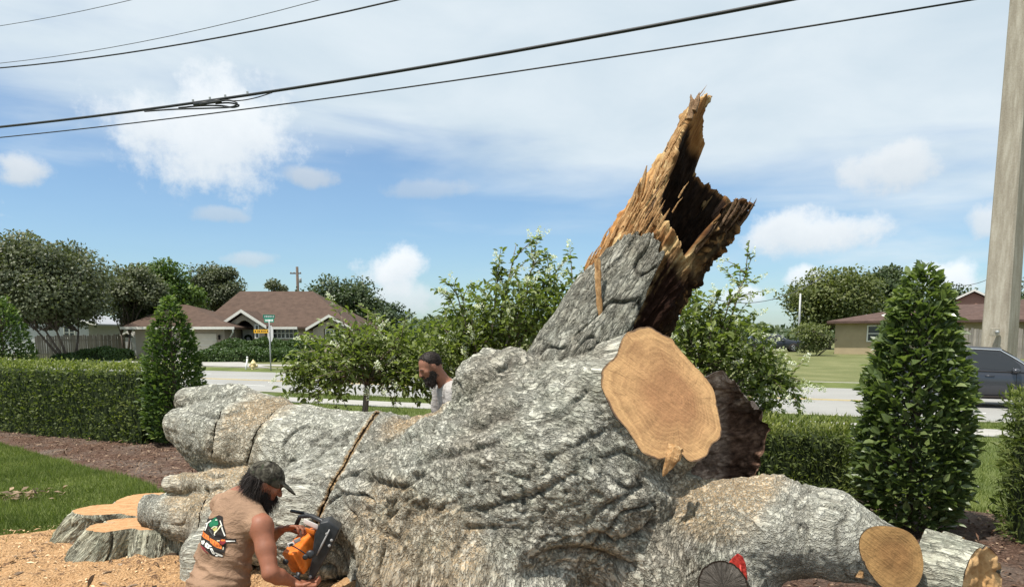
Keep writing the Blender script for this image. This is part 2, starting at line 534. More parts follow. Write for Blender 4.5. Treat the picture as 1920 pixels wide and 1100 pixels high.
# ================================================================== setting: ground, road, pavements
RD = np.array([0.906, -0.423, 0.0]); RN = np.array([0.423, 0.906, 0.0])   # along the road / across it
def so(s, o, z=0.0): return RD * s + RN * o + np.array([0, 0, z])
def OFF(p): return 0.423 * p[..., 0] + 0.906 * p[..., 1]
def SAL(p): return 0.906 * p[..., 0] - 0.423 * p[..., 1]
R0, R1 = 18.5, 31.6
def zground(s, o):
    o = np.asarray(o, float)
    z = np.where(o < R0, 0.0, np.where(o < R1, -0.21, 0.0))
    z = z + np.where(o > R1, 0.42 * smooth(R1 + 1.5, 62.0, o), 0.0)
    z = z + np.where(o < 15, 0.02 * np.sin(np.asarray(s) * 0.9) * np.sin(o * 0.7), 0)
    return z
def gz(x, y):
    p = np.array([x, y, 0.0]); return float(zground(SAL(p), OFF(p)))

def mk_ground_mat(name, cols, scale=3.0, fine=90.0, bump=0.6, bdist=0.03, rough=0.95):
    m, nt, b = new_mat(name, rough, cols[1], 0.15)
    co = nt.objco()
    a = nt.noise(co, scale, 5, 0.6); f = nt.noise(co, fine, 4, 0.65)
    v = nt.math('ADD', nt.math('MULTIPLY', a, 0.55), nt.math('MULTIPLY', f, 0.45))
    nt.put(b.inputs['Base Color'], nt.ramp(v, [(0.34, cols[0]), (0.5, cols[1]), (0.66, cols[2])]))
    nt.put(b.inputs['Normal'], nt.bump(f, bump, bdist))
    return m
M_lawn = mk_ground_mat('lawn_soil', [(0.06, 0.08, 0.025), (0.11, 0.135, 0.04), (0.17, 0.19, 0.07)], 0.6, 60)
M_lawn_far = mk_ground_mat('lawn_far', [(0.09, 0.105, 0.035), (0.14, 0.15, 0.06), (0.21, 0.205, 0.095)], 0.4, 14)

def strip(name, o_list, s0, s1, mat, zoff=0.0, zfun=None, ns=60, kind='structure'):
    S = np.linspace(s0, s1, ns); O = np.array(o_list, float)
    SS, OO = np.meshgrid(S, O, indexing='ij')
    Z = (zfun(SS, OO) if zfun else zground(SS, OO)) + zoff
    P = RD[None, None] * SS[..., None] + RN[None, None] * OO[..., None]; P[..., 2] = Z
    n, m = SS.shape; I = np.arange(n * m).reshape(n, m)
    Q = np.stack([I[:-1, :-1], I[1:, :-1], I[1:, 1:], I[:-1, 1:]], -1).reshape(-1, 4)
    return link(name, mesh_np(name, P.reshape(-1, 3), Q, True), mat, None, kind)

# one ground sheet out to the horizon (a step down under the road)
def build_ground():
    O = np.concatenate([[-900, -200, -60, -20, -8], np.linspace(-4, R0 - 0.001, 40), [R0], np.linspace(R0 + 0.5, R1, 8), [R1 + 0.001], np.linspace(R1 + 1, 70, 20), [90, 130, 250, 600, 1400]])
    S = np.concatenate([[-1500, -600, -250, -120, -70], np.linspace(-50, 50, 90), [70, 120, 250, 600, 1500]])
    SS, OO = np.meshgrid(S, O, indexing='ij'); Z = zground(SS, OO)
    P = RD[None, None] * SS[..., None] + RN[None, None] * OO[..., None]; P[..., 2] = Z
    n, m = SS.shape; I = np.arange(n * m).reshape(n, m)
    Q = np.stack([I[:-1, :-1], I[1:, :-1], I[1:, 1:], I[:-1, 1:]], -1).reshape(-1, 4)
    me = mesh_np('ground', P.reshape(-1, 3), Q, True)
    me.materials.append(M_lawn); me.materials.append(M_lawn_far)
    oc = (OO[:-1, :-1] + OO[1:, 1:]).ravel() / 2
    me.polygons.foreach_set('material_index', (oc > R1).astype(np.int32))
    g = link('ground', me); tag(g, kind='structure', label='green lawn ground on both sides of the road')
build_ground()

# road
m, nt, b = new_mat('asphalt_pale', 0.9, (0.3, 0.3, 0.29), 0.2)
co = nt.objco()
v = nt.math('ADD', nt.math('MULTIPLY', nt.noise(nt.scalev(co, (0.3, 0.5, 1)), 0.8, 5, 0.6), 0.6), nt.math('MULTIPLY', nt.noise(co, 40, 3, 0.6), 0.4))
nt.put(b.inputs['Base Color'], nt.ramp(v, [(0.32, (0.25, 0.245, 0.23)), (0.68, (0.34, 0.335, 0.315))]))
nt.put(b.inputs['Normal'], nt.bump(nt.noise(co, 120, 3, 0.6), 0.3, 0.01))
M_asph = m
M_conc = simple_mat('concrete_path', (0.36, 0.345, 0.315), 0.9, 0.2, 0.14, 1.5, 0.2, 40)
M_kerb = simple_mat('kerb_concrete', (0.42, 0.39, 0.34), 0.9, 0.2, 0.2, 2.0, 0.2, 30)
M_paint = simple_mat('road_paint', (0.72, 0.72, 0.68), 0.8, 0.2, 0.15, 6)
M_paint_y = simple_mat('road_paint_yellow', (0.6, 0.42, 0.08), 0.8, 0.2, 0.15, 6)
zroad = lambda s, o: np.full_like(np.asarray(s, float), -0.15)
road = strip('road', [R0 + 0.12, 22, 25, 28, R1 - 0.12], -400, 400, M_asph, 0, zroad, 80)
road['label'] = 'pale grey asphalt road crossing behind the fallen tree'
for nm, o, w, mt in (('edge_line', 19.6, 0.12, M_paint), ('edge_line', 30.7, 0.12, M_paint), ('centre_line', 24.6, 0.10, M_paint_y), ('centre_line', 24.9, 0.10, M_paint_y)):
    l = strip(nm, [o, o + w], -200, 200, mt, 0.004, zroad, 60); l.parent = road
for k in range(-8, 9):
    me = MB().box((0, 0, 0), (3.0, 0.11, 0.0035)).mesh('lane_dash')
    for o in (22.1, 27.8):
        d = link('lane_dash', me, M_paint, road)
        d.location = so(k * 12.0 + (3 if o > 25 else 0), o, -0.1465); d.rotation_euler.z = math.atan2(RD[1], RD[0])
def kerb(o0, o1, label):
    mb = MB()
    ang = math.atan2(RD[1], RD[0]); M = Matrix.Rotation(ang, 4, 'Z')
    # in road frame: x along s, y along o
    mb.prism([(-300, -0.25), (300, -0.25), (300, 0.004), (-300, 0.004)], o0, o1, M)
    k = mb.build('kerb', M_kerb, None, bevel=0.0); tag(k, label=label, kind='structure')
kerb(R0 - 0.05, R0 + 0.12, 'concrete kerb along the near edge of the road')
kerb(R1 - 0.12, R1 + 0.05, 'concrete kerb along the far edge of the road')
sw = strip('pavement', [15.75, 17.0], -120, 120, M_conc, 0.012, None, 100); sw['label'] = 'narrow pale concrete pavement between the lawn and the road'
sw2 = strip('pavement', [33.6, 35.2], -120, -12, M_conc, 0.014, None, 100); sw2['label'] = 'pale concrete pavement on the far side of the road'

# mulch bed along the hedges and round the fallen tree
m, nt, b = new_mat('mulch', 0.95, (0.12, 0.07, 0.05), 0.15)
co = nt.objco()
f = nt.noise(nt.scalev(co, (1, 1, 1)), 34, 6, 0.7, 0.6); g = nt.noise(co, 1.7, 4, 0.6)
c1 = nt.ramp(f, [(0.30, (0.030, 0.018, 0.012)), (0.48, (0.115, 0.066, 0.046)), (0.6, (0.20, 0.125, 0.09)), (0.74, (0.36, 0.26, 0.19))])
c1 = nt.mix(nt.math('MULTIPLY', nt.ramp(g, [(0.45, 0.0), (0.7, 1.0)]), 0.45), c1, (0.27, 0.235, 0.20))
nt.put(b.inputs['Base Color'], c1)
nt.put(b.inputs['Normal'], nt.bump(f, 1.0, 0.05))
M_mulch = m
def mulch_edge(s):                       # camera-side edge of the bed
    return np.interp(s, [-40, -16, -13.2, -10.5, -7.4, -5.5, -3.5, 0, 5, 30], [9.5, 8.3, 7.7, 6.95, 6.1, 5.2, 3.0, -2, -6, -6]) 
def bed_back(s): return np.interp(s, [-40, -14, -10, 0, 3, 6, 30], [11.5, 10.6, 9.7, 9.1, 8.75, 8.45, 8.3])
def bed_grid(name, s0, s1, ns, no, mat, zadd, label):
    S = np.linspace(s0, s1, ns); T = np.linspace(0, 1, no)
    SS, TT = np.meshgrid(S, T, indexing='ij')
    wob = 0.12 * fbm(np.stack([SS * 0.9, TT * 0, TT * 0 + 3], -1).reshape(-1, 3), 3).reshape(SS.shape)
    O0 = mulch_edge(SS) + wob; O1 = bed_back(SS) + wob * 0.6
    OO = O0 + (O1 - O0) * TT
    P = RD * SS[..., None] + RN * OO[..., None]
    hh = 0.028 + 0.02 * fbm(P.reshape(-1, 3) * 1.6, 3).reshape(SS.shape) + 0.016 * fbm(P.reshape(-1, 3) * 9, 3).reshape(SS.shape)
    P[..., 2] = zground(SS, OO) + np.maximum(hh, 0.006) * np.minimum(1, np.minimum(TT, 1 - TT) * 12 + 0.15) + zadd
    n, mm = SS.shape; I = np.arange(n * mm).reshape(n, mm)
    Q = np.stack([I[:-1, :-1], I[1:, :-1], I[1:, 1:], I[:-1, 1:]], -1).reshape(-1, 4)
    o = link(name, mesh_np(name, P.reshape(-1, 3), Q, True), mat); tag(o, kind='structure', label=label); return o
bed_grid('mulch_bed', -26, 12, 420, 130, M_mulch, 0.0, 'brown bark mulch bed along the hedges and under the tree')

# loose mulch chips
def on_bed(s, o): return (o > mulch_edge(s) + 0.1) & (o < bed_back(s) - 0.05)
def chips(name, n, smp, L, Wd, mat, label, TV=CARD_V, TF=CARD_F, zadd=0.03):
    s, o = smp(n); keep = None
    P = RD * s[:, None] + RN * o[:, None]; P[:, 2] = zground(s, o) + zadd + 0.02 * rng.random(len(s))
    D = rdir(len(s)); D[:, 2] *= 0.35; Nn = unit(rdir(len(s)) * 0.4 + np.array([0, 0, 1]))
    o_ = leaf_obj(name, P, D, Nn, L[0] + (L[1] - L[0]) * rng.random(len(s)) ** 2, Wd[0] + (Wd[1] - Wd[0]) * rng.random(len(s)), mat, None, TV, TF)
    tag(o_, label=label, kind='stuff')
def bed_sample(n):
    s = rng.uniform(-16, 8, n * 2); o = rng.uniform(2, 10.5, n * 2); k = on_bed(s, o); return s[k][:n], o[k][:n]
M_chip = leaf_mat('mulch_chip', (0.05, 0.028, 0.018), (0.15, 0.085, 0.055), (0.36, 0.26, 0.18), 0.0, 0.9, 0.1)
chips('mulch_chips', 26000, bed_sample, (0.03, 0.11), (0.010, 0.028), M_chip, 'loose brown and grey mulch chips on the bed')

# grass blades
M_grass = leaf_mat('grass_blade', (0.075, 0.105, 0.026), (0.15, 0.19, 0.055), (0.26, 0.29, 0.10), 0.35, 0.6, 0.15)
def grass(name, n, smp, h, label):
    s, o = smp(n)
    P = RD * s[:, None] + RN * o[:, None]; P[:, 2] = zground(s, o) - 0.004
    n = len(P)
    lean = rdir(n); lean[:, 2] = 0; D = unit(np.array([0, 0, 1.0]) + lean * rng.uniform(0.2, 1.1, n)[:, None])
    Nn = rdir(n); Nn[:, 2] *= 0.2
    L = rng.uniform(h[0], h[1], n) * (0.75 + 0.5 * (fbm(P * 1.3, 2) + 0.5))
    r = np.clip(0.5 + 0.45 * fbm(P * 0.8, 3) + rng.normal(0, 0.2, n), 0, 1)
    o_ = leaf_obj(name, P, D, Nn, np.abs(L) + 0.01, rng.uniform(0.007, 0.013, n), M_grass, None, BLADE_V, BLADE_F, r)
    tag(o_, label=label, kind='stuff')
def front_edge(x): return 6.75 + 0.25 * np.sin(x * 1.7) + 0.45 * np.clip(x + 4.6, -1, 3)
def lawn_l(n):
    s = rng.uniform(-17, -3.5, n * 4); o = rng.uniform(-1, 8.5, n * 4)
    P = RD * s[:, None] + RN * o[:, None]; y = P[:, 1]; x = P[:, 0]
    k = (o < mulch_edge(s) + 0.12 * fbm(np.stack([s * 0.9, s * 0, s * 0 + 3], -1), 3)) & (y > front_edge(x) + rng.normal(0, 0.18, len(s))) & (x > -0.8 * y) 
    return s[k][:n], o[k][:n]
grass('grass', 90000, lawn_l, (0.03, 0.085), 'short green lawn grass beside the stump')
def lawn_r(n):
    s = rng.uniform(-16, 13, n * 2); o = bed_back(s) + rng.random(n * 2) ** 1.5 * (15.7 - bed_back(s))
    P = RD * s[:, None] + RN * o[:, None]; k = np.abs(P[:, 0]) < 0.8 * P[:, 1]
    return s[k][:n], o[k][:n]
grass('grass', 90000, lawn_r, (0.04, 0.10), 'sunlit green lawn grass between the hedges and the pavement')
def verge(n): return rng.uniform(-16, 16, n), 17.05 + rng.random(n) * 1.35
grass('grass', 30000, verge, (0.04, 0.10), 'narrow grass verge between the pavement and the kerb')
def lawn_far(n):
    return rng.uniform(-30, 60, n), rng.uniform(31.8, 52, n)
s_, o_ = lawn_far(1)

# sawdust spread in front
m, nt, b = new_mat('sawdust', 0.95, (0.6, 0.38, 0.2), 0.1)
co = nt.objco()
f = nt.noise(co, 60, 5, 0.7); g = nt.noise(co, 3.2, 5, 0.6); sp = nt.voro(co, 55)
c = nt.ramp(f, [(0.3, (0.34, 0.19, 0.09)), (0.5, (0.56, 0.335, 0.165)), (0.72, (0.72, 0.49, 0.28))])
dk = nt.math('MULTIPLY', nt.ramp(nt.noise(co, 26, 4, 0.7), [(0.50, 0.0), (0.60, 1.0)]), nt.ramp(g, [(0.44, 0.12), (0.56, 1.0)]))
c = nt.mix(nt.math('MULTIPLY', dk, 0.8), c, (0.12, 0.07, 0.05))
nt.put(b.inputs['Base Color'], c); nt.put(b.inputs['Normal'], nt.bump(nt.math('ADD', f, nt.math('MULTIPLY', sp, 0.7)), 0.9, 0.03))
M_saw = m
def sawdust_h(x, y):
    p = np.stack([x, y, x * 0 + 5.0], -1).reshape(-1, 3)
    n1 = fbm(p * 1.2, 4).reshape(x.shape); n2 = fbm(p * 6, 3).reshape(x.shape)
    h = 0.0 * np.exp(-(((x + 2.35) / 1.1) ** 2 + ((y - 5.35) / 0.85) ** 2)) + 0.05 * np.exp(-(((x + 3.5) / 1.3) ** 2 + ((y - 5.4) / 0.9) ** 2))
    h = h + 0.05 * np.exp(-(((x + 1.5) / 0.6) ** 2 + ((y - 5.3) / 0.7) ** 2)) + 0.14 * np.exp(-(((x + 0.6) / 0.9) ** 2 + ((y - 4.6) / 0.7) ** 2))
    h = h * (1 + 0.5 * n1) + 0.05 * n1 + 0.028 * n2
    return h
def build_sawdust():
    X = np.linspace(-5.6, 1.2, 300); Y = np.linspace(3.2, 7.2, 190)
    XX, YY = np.meshgrid(X, Y, indexing='ij'); h = sawdust_h(XX, YY)
    edge = np.minimum(np.minimum(XX + 5.6, 1.2 - XX) / 0.8, np.minimum((front_edge(XX) + 0.15 - YY) / 0.6, (YY - 3.2) / 0.3))
    z = h * np.clip(edge, 0, 1) + 0.045 * np.clip(edge * 3, -1, 1)
    P = np.stack([XX, YY, z + 0.02], -1); n, mm = XX.shape; I = np.arange(n * mm).reshape(n, mm)
    Q = np.stack([I[:-1, :-1], I[1:, :-1], I[1:, 1:], I[:-1, 1:]], -1).reshape(-1, 4)
    o = link('sawdust', mesh_np('sawdust', P.reshape(-1, 3), Q, True), M_saw)
    tag(o, kind='stuff', label='orange sawdust heaped round the stump and over the soil')
    n = 9000
    x = rng.uniform(-5.2, 0.8, n); y = rng.uniform(3.3, 6.9, n); k = y < front_edge(x) + 0.1; x, y = x[k], y[k]
    P = np.stack([x, y, np.maximum(sawdust_h(x, y), 0) + 0.065], -1); n = len(P)
    D = rdir(n); D[:, 2] *= 0.3; Nn = unit(rdir(n) * 0.5 + np.array([0, 0, 1]))
    Mc = leaf_mat('wood_chip', (0.10, 0.06, 0.04), (0.62, 0.40, 0.22), (0.82, 0.62, 0.40), 0.0, 0.9, 0.1)
    o = leaf_obj('wood_chips', P, D, Nn, 0.012 + 0.06 * rng.random(n) ** 4, rng.uniform(0.006, 0.02, n), Mc, None, CARD_V, CARD_F)
    tag(o, kind='stuff', label='scattered chips of fresh wood and bark on the sawdust')
build_sawdust()
def scraps():
    n = 900; x = rng.uniform(-5.2, -0.5, n); y = rng.uniform(4.6, 6.8, n)
    w = smooth(-0.1, 0.35, fbm(np.stack([x * 1.1, y * 1.1, x * 0 + 2], -1), 3)) + 0.12; k = (rng.random(n) < w) & (y < front_edge(x)); x, y = x[k], y[k]; n = len(x)
    P = np.stack([x, y, np.maximum(sawdust_h(x, y), 0) + 0.07], -1); D = rdir(n); D[:, 2] *= 0.35
    o = leaf_obj('bark_scraps', P, D, unit(rdir(n) * 0.5 + np.array([0, 0, 1])), 0.03 + 0.14 * rng.random(n) ** 3, 0.015 + 0.045 * rng.random(n) ** 2, leaf_mat('bark_scrap', (0.04, 0.028, 0.02), (0.14, 0.095, 0.065), (0.34, 0.26, 0.19), 0.0, 0.9, 0.1), None, LEAF_V, LEAF_F)
    tag(o, kind='stuff', label='dark scraps of bark strewn over the sawdust')
scraps()
# ================================================================== houses
M_roof = simple_mat('roof_shingle', (0.092, 0.060, 0.045), 0.9, 0.2, 0.22, 2.2, 0.5, 9)
M_roof_r = simple_mat('roof_shingle_red', (0.10, 0.064, 0.053), 0.9, 0.2, 0.25, 2.5, 0.5, 9)
M_roof_g = simple_mat('roof_grey', (0.30, 0.31, 0.33), 0.8, 0.3, 0.12, 2)
M_stucco = simple_mat('stucco_cream', (0.42, 0.36, 0.28), 0.95, 0.1, 0.12, 1.2, 0.3, 20)
M_stucco2 = simple_mat('stucco_tan', (0.40, 0.32, 0.205), 0.95, 0.1, 0.10, 1.2, 0.3, 20)
M_trim = simple_mat('white_trim', (0.72, 0.70, 0.64), 0.6, 0.3, 0.06, 4)
M_dark = simple_mat('dark_recess', (0.035, 0.03, 0.027), 0.9, 0.1, 0.1, 4)
M_gar = simple_mat('garage_door', (0.62, 0.57, 0.47), 0.6, 0.3, 0.05, 3)
M_door = simple_mat('white_door', (0.55, 0.54, 0.50), 0.5, 0.3, 0.05, 3)
m, nt, b = new_mat('window_glass', 0.08, (0.03, 0.038, 0.045), 0.6); M_glass = m
M_wreath = simple_mat('wreath', (0.02, 0.035, 0.02), 0.9, 0.1, 0.3, 20)
M_wood_g = None

def hip_roof(x0, x1, y0, y1, z, r0, r1, ry, zr, thick=0.16):
    """eaves rectangle at z, ridge from (r0,ry) to (r1,ry) at zr; one closed solid"""
    mb = MB()
    P = [(x0, y0, z), (x1, y0, z), (x1, y1, z), (x0, y1, z), (r0, ry, zr), (r1, ry, zr)]
    B = [(x0, y0, z - thick), (x1, y0, z - thick), (x1, y1, z - thick), (x0, y1, z - thick)]
    mb.add(P + B, [(0, 1, 5, 4), (1, 2, 5), (2, 3, 4, 5), (3, 0, 4), (6, 9, 8, 7), (0, 6, 7, 1), (1, 7, 8, 2), (2, 8, 9, 3), (3, 9, 6, 0)])
    return mb
def gable_roof(x0, x1, y0, y1, z, zr, thick=0.14):
    xm = (x0 + x1) / 2; mb = MB()
    P = [(x0, y0, z), (xm, y0, zr), (x1, y0, z), (x0, y1, z), (xm, y1, zr), (x1, y1, z)]
    B = [(p[0], p[1], p[2] - thick) for p in P]
    mb.add(P + B, [(0, 1, 4, 3), (1, 2, 5, 4), (6, 9, 10, 7), (7, 10, 11, 8), (0, 6, 7, 1), (1, 7, 8, 2), (3, 4, 10, 9), (4, 5, 11, 10), (0, 3, 9, 6), (2, 8, 11, 5)])
    return mb
def bargeboard(x0, x1, y, z, zr, w=0.2, d=0.06):
    """white boards along a gable's two slopes, just proud of the gable front"""
    xm = (x0 + x1) / 2; mb = MB()
    mb.prism([(x0, z - w), (x0, z), (xm, zr), (x1, z), (x1, z - w), (xm, zr - w)], y - d, y)
    return mb
def arch_wall(x0, x1, zb, zt_l, zpk, ax0, ax1, aspring, arise, y0, y1, closed_bottom=None, n=12):
    """gable-topped wall with an arched opening cut through it"""
    xm = (x0 + x1) / 2; mb = MB()
    arc = [(lerp(ax0, ax1, k / n), aspring + arise * math.sin(math.pi * k / n)) for k in range(n + 1)]
    zb2 = zb if closed_bottom is None else closed_bottom
    # left pier, right pier, strips over the arch
    mb.prism([(x0, zb), (ax0, zb), (ax0, aspring), (x0, aspring)], y0, y1)
    mb.prism([(ax1, zb), (x1, zb), (x1, aspring), (ax1, aspring)], y0, y1)
    top = lambda x: lerp(zt_l, zpk, 1 - abs(x - xm) / ((x1 - x0) / 2))
    mb.prism([(x0, aspring + 0.001), (ax0, aspring + 0.001), (ax0, top(ax0)), (x0, top(x0))], y0, y1)
    mb.prism([(ax1, aspring + 0.001), (x1, aspring + 0.001), (x1, top(x1)), (ax1, top(ax1))], y0, y1)
    for k in range(n):
        a, b_ = arc[k], arc[k + 1]
        mb.prism([a, b_, (b_[0], top(b_[0])), (a[0], top(a[0]))], y0, y1)
    if closed_bottom is not None:
        mb.prism([(ax0, zb), (ax1, zb), (ax1, closed_bottom), (ax0, closed_bottom)], y0, y1)
    return mb
def window(parent, x0, x1, z0, z1, y, nx, nz, label=None, mat_f=None):
    w = MB(); t = 0.09
    w.box((x0 - t, y - 0.07, z0 - t), (x0, y + 0.05, z1 + t)).box((x1, y - 0.07, z0 - t), (x1 + t, y + 0.05, z1 + t))
    w.box((x0, y - 0.07, z1), (x1, y + 0.05, z1 + t)).box((x0, y - 0.09, z0 - t), (x1, y + 0.05, z0))
    for i in range(1, nx):
        x = lerp(x0, x1, i / nx); ww = 0.05 if i * 2 == nx else 0.03
        w.box((x - ww, y - 0.05, z0), (x + ww, y + 0.03, z1))
    for i in range(1, nz):
        z = lerp(z0, z1, i / nz); w.box((x0, y - 0.04, z - 0.03), (x1, y + 0.02, z + 0.03))
    o = w.build('window', mat_f or M_trim, parent)
    for i in range(nx):
        for j in range(nz):
            MB().box((lerp(x0, x1, i / nx) + 0.012, y - 0.02, lerp(z0, z1, j / nz) + 0.012), (lerp(x0, x1, (i + 1) / nx) - 0.012, y + 0.0, lerp(z0, z1, (j + 1) / nz) - 0.012)).build('pane', M_glass, o)
    return o

def house_brown():
    Yf = 60.0
    g = gz(-22, 60)
    X = lambda px, Y=Yf: W(px, 600, Y)[0]
    Z = lambda py, Y=Yf: W(960, py, Y)[2]
    h = empty('house', (X(445), Yf + 5, g), 'single storey cream house with brown hip roof and two arched gables', 'house')
    ez = Z(614)
    # main block
    MB().box((X(405), Yf, g - 0.2), (X(650), Yf + 11, ez - 0.1)).build('wall', M_stucco, h)
    hip_roof(X(375), X(668), Yf - 0.7, Yf + 12, ez + 0.05, X(452, Yf + 6), X(588, Yf + 6), Yf + 6, Z(546, Yf + 6)).build('roof', M_roof, h)
    MB().box((X(495), Yf - 0.82, ez - 0.13), (X(562), Yf - 0.705, ez + 0.06)).build('fascia', M_trim, h)
    # garage wing in front
    Yg = Yf - 3.2
    gx0, gx1 = W(252, 600, Yg)[0], W(420, 600, Yg)[0]
    MB().box((gx0, Yg, g - 0.2), (gx1, Yf - 0.004, ez - 0.1)).build('wall', M_stucco, h)
    ez2 = W(960, 613, Yg)[2]
    x0, x1 = W(236, 600, Yg)[0], W(446, 600, Yg)[0]
    hip_roof(x0, x1, Yg - 0.8, Yf + 8, ez2, W(330, 600, Yg + 5)[0], W(352, 600, Yg + 5)[0], Yg + 5, W(960, 571, Yg + 5)[2]).build('roof', M_roof, h)
    gut = MB().box((x0 - 0.02, Yg - 0.92, ez2 - 0.17), (x1 + 0.02, Yg - 0.805, ez2 + 0.02)).build('gutter', M_trim, h)
    dx = W(431, 600, Yg)[0]
    MB().tube([(x1 - 0.1, Yg - 0.86, ez2 - 0.18), (x1 - 0.15, Yg - 0.7, ez2 - 0.4), (dx, Yg - 0.1, ez2 - 0.75), (dx, Yg - 0.1, g)], 0.06, 8).build('downpipe', M_trim, h, True)
    gd = MB().box((W(300, 600, Yg)[0], Yg - 0.06, g), (W(405, 600, Yg)[0], Yg - 0.003, ez2 - 0.5)).build('garage_door', M_gar, h)
    for k in range(1, 4):
        z = lerp(g, ez2 - 0.5, k / 4)
        MB().box((W(300, 600, Yg)[0], Yg - 0.075, z - 0.015), (W(405, 600, Yg)[0], Yg - 0.061, z + 0.015)).build('panel_rail', M_trim, gd)
    MB().box((W(409, 600, Yg)[0], Yg - 0.2, ez2 - 0.95), (W(412, 600, Yg)[0], Yg - 0.003, ez2 - 0.6)).build('wall_lamp', M_dark, h, bevel=0.03)
    # entry gable
    Ye = Yf - 1.6
    ex0, ex1 = W(420, 600, Ye)[0], W(493, 600, Ye)[0]; zt = W(960, 611, Ye)[2]; zp = W(960, 586, Ye)[2]
    arch_wall(ex0, ex1, g - 0.1, zt - 0.05, zp - 0.1, W(440, 600, Ye)[0], W(475, 600, Ye)[0], W(960, 612, Ye)[2], 0.48, Ye, Ye + 0.35).build('porch_wall', M_stucco, h)
    gable_roof(ex0 - 0.35, ex1 + 0.35, Ye - 0.45, Yf + 3.5, zt - 0.02, zp + 0.18).build('roof', M_roof, h)
    bargeboard(ex0 - 0.4, ex1 + 0.4, Ye - 0.455, zt + 0.02, zp + 0.24, 0.24).build('bargeboard', M_trim, h)
    MB().box((W(438, 600, Ye)[0], Yf - 0.06, g), (W(480, 600, Ye)[0], Yf - 0.004, zt + 0.2)).build('porch_shade_panel', simple_mat('porch_shade', (0.11, 0.095, 0.08), 0.9, 0.1), h)  # dark panel on the back wall, paints in the porch shade
    d = MB().box((W(455, 600, Yf)[0], Yf - 0.13, g), (W(474, 600, Yf)[0], Yf - 0.062, g + 2.1)).build('door', M_door, h)
    MB().lathe([(0.16, -0.04), (0.16, 0.04), (0.33, 0.06), (0.33, -0.06)], 18, Matrix.Translation((W(466, 600, Yf)[0], Yf - 0.2, g + 1.35)) @ Matrix.Rotation(R(90), 4, 'X'), False).build('wreath', M_wreath, d, True)
    window(h, W(479.5, 600, Ye)[0], W(483.5, 600, Ye)[0], W(960, 633, Ye)[2], W(960, 610, Ye)[2], Ye - 0.01, 1, 2, None, M_trim)
    # front window
    window(h, X(512), X(557), Z(633), Z(616), Yf - 0.02, 6, 2)
    # second gable
    Yr = Yf - 1.3
    rx0, rx1 = W(586, 600, Yr)[0], W(652, 600, Yr)[0]; zt2 = W(960, 616, Yr)[2]; zp2 = W(960, 595, Yr)[2]
    arch_wall(rx0, rx1, g - 0.1, zt2 - 0.05, zp2 - 0.1, W(606, 600, Yr)[0], W(642, 600, Yr)[0], W(960, 617, Yr)[2], 0.32, Yr, Yf - 0.01, W(960, 637, Yr)[2]).build('wall', M_stucco, h)
    gable_roof(rx0 - 0.4, rx1 + 0.4, Yr - 0.4, Yf + 3.5, zt2, zp2 + 0.16).build('roof', M_roof, h)
    bargeboard(rx0 - 0.45, rx1 + 0.45, Yr - 0.405, zt2 + 0.04, zp2 + 0.22, 0.22).build('bargeboard', M_trim, h)
    window(h, W(610, 600, Yr)[0], W(638, 600, Yr)[0], W(960, 636, Yr)[2], W(960, 618, Yr)[2], Yr + 0.2, 4, 2)
house_brown()

def house_tan():
    Yf = 55.0; g = gz(30, 56)
    X = lambda px, Y=Yf: W(px, 600, Y)[0]
    Z = lambda py, Y=Yf: W(960, py, Y)[2]
    h = empty('house', (X(1567), Yf, g), 'tan stucco house with low reddish hip roof and white window', 'house')
    ez = Z(602)
    MB().box((X(1567), Yf, g - 0.3), (X(1760), Yf + 9, ez - 0.1)).build('wall', M_stucco2, h)
    hip_roof(X(1552), X(1785), Yf - 0.7, Yf + 10, ez, X(1660, Yf + 5), X(1760, Yf + 5), Yf + 5, Z(574, Yf + 5)).build('roof', M_roof_r, h)
    window(h, X(1623), X(1644), Z(638), Z(612), Yf - 0.01, 1, 2)
    Y2 = Yf - 1.5
    MB().box((W(1790, 600, Y2)[0], Y2, g - 0.3), (W(2150, 600, Y2)[0], Y2 + 11, W(960, 602, Y2)[2] - 0.1)).build('wall', M_stucco2, h)
    hip_roof(W(1762, 600, Y2)[0], W(2180, 600, Y2)[0], Y2 - 0.8, Y2 + 12, W(960, 601, Y2)[2], W(1850, 600, Y2 + 6)[0], W(2060, 600, Y2 + 6)[0], Y2 + 6, W(960, 556, Y2 + 6)[2]).build('roof', M_roof_r, h)
    tc = W(1822, 600, 60.0); dx, dy = tc[0] - X(1567), 60.0 - Yf; ca, sa = math.cos(R(24)), math.sin(R(24))   # place before the house is turned to face the road
    um = X(1567) + ca * dx - sa * dy; Yu = Yf + sa * dx + ca * dy; ux0, ux1 = um - 1.45, um + 1.45; zu = W(960, 563, 60.0)[2]; zp = W(960, 546, 60.0)[2]
    MB().prism([(ux0 + 0.2, zu - 1.6), (ux1 - 0.2, zu - 1.6), (ux1 - 0.2, zu), ((ux0 + ux1) / 2, zp - 0.1), (ux0 + 0.2, zu)], Yu, Yu + 2.5).build('gable_wall', simple_mat('stucco_pink', (0.34, 0.20, 0.15), 0.9, 0.1), h)
    gable_roof(ux0, ux1, Yu - 0.3, Yu + 3.5, zu + 0.05, zp + 0.1).build('roof', M_roof, h)
    bargeboard(ux0 - 0.03, ux1 + 0.03, Yu - 0.305, zu + 0.09, zp + 0.15, 0.16).build('bargeboard', M_trim, h)
    h.rotation_euler.z = R(-24)
house_tan()

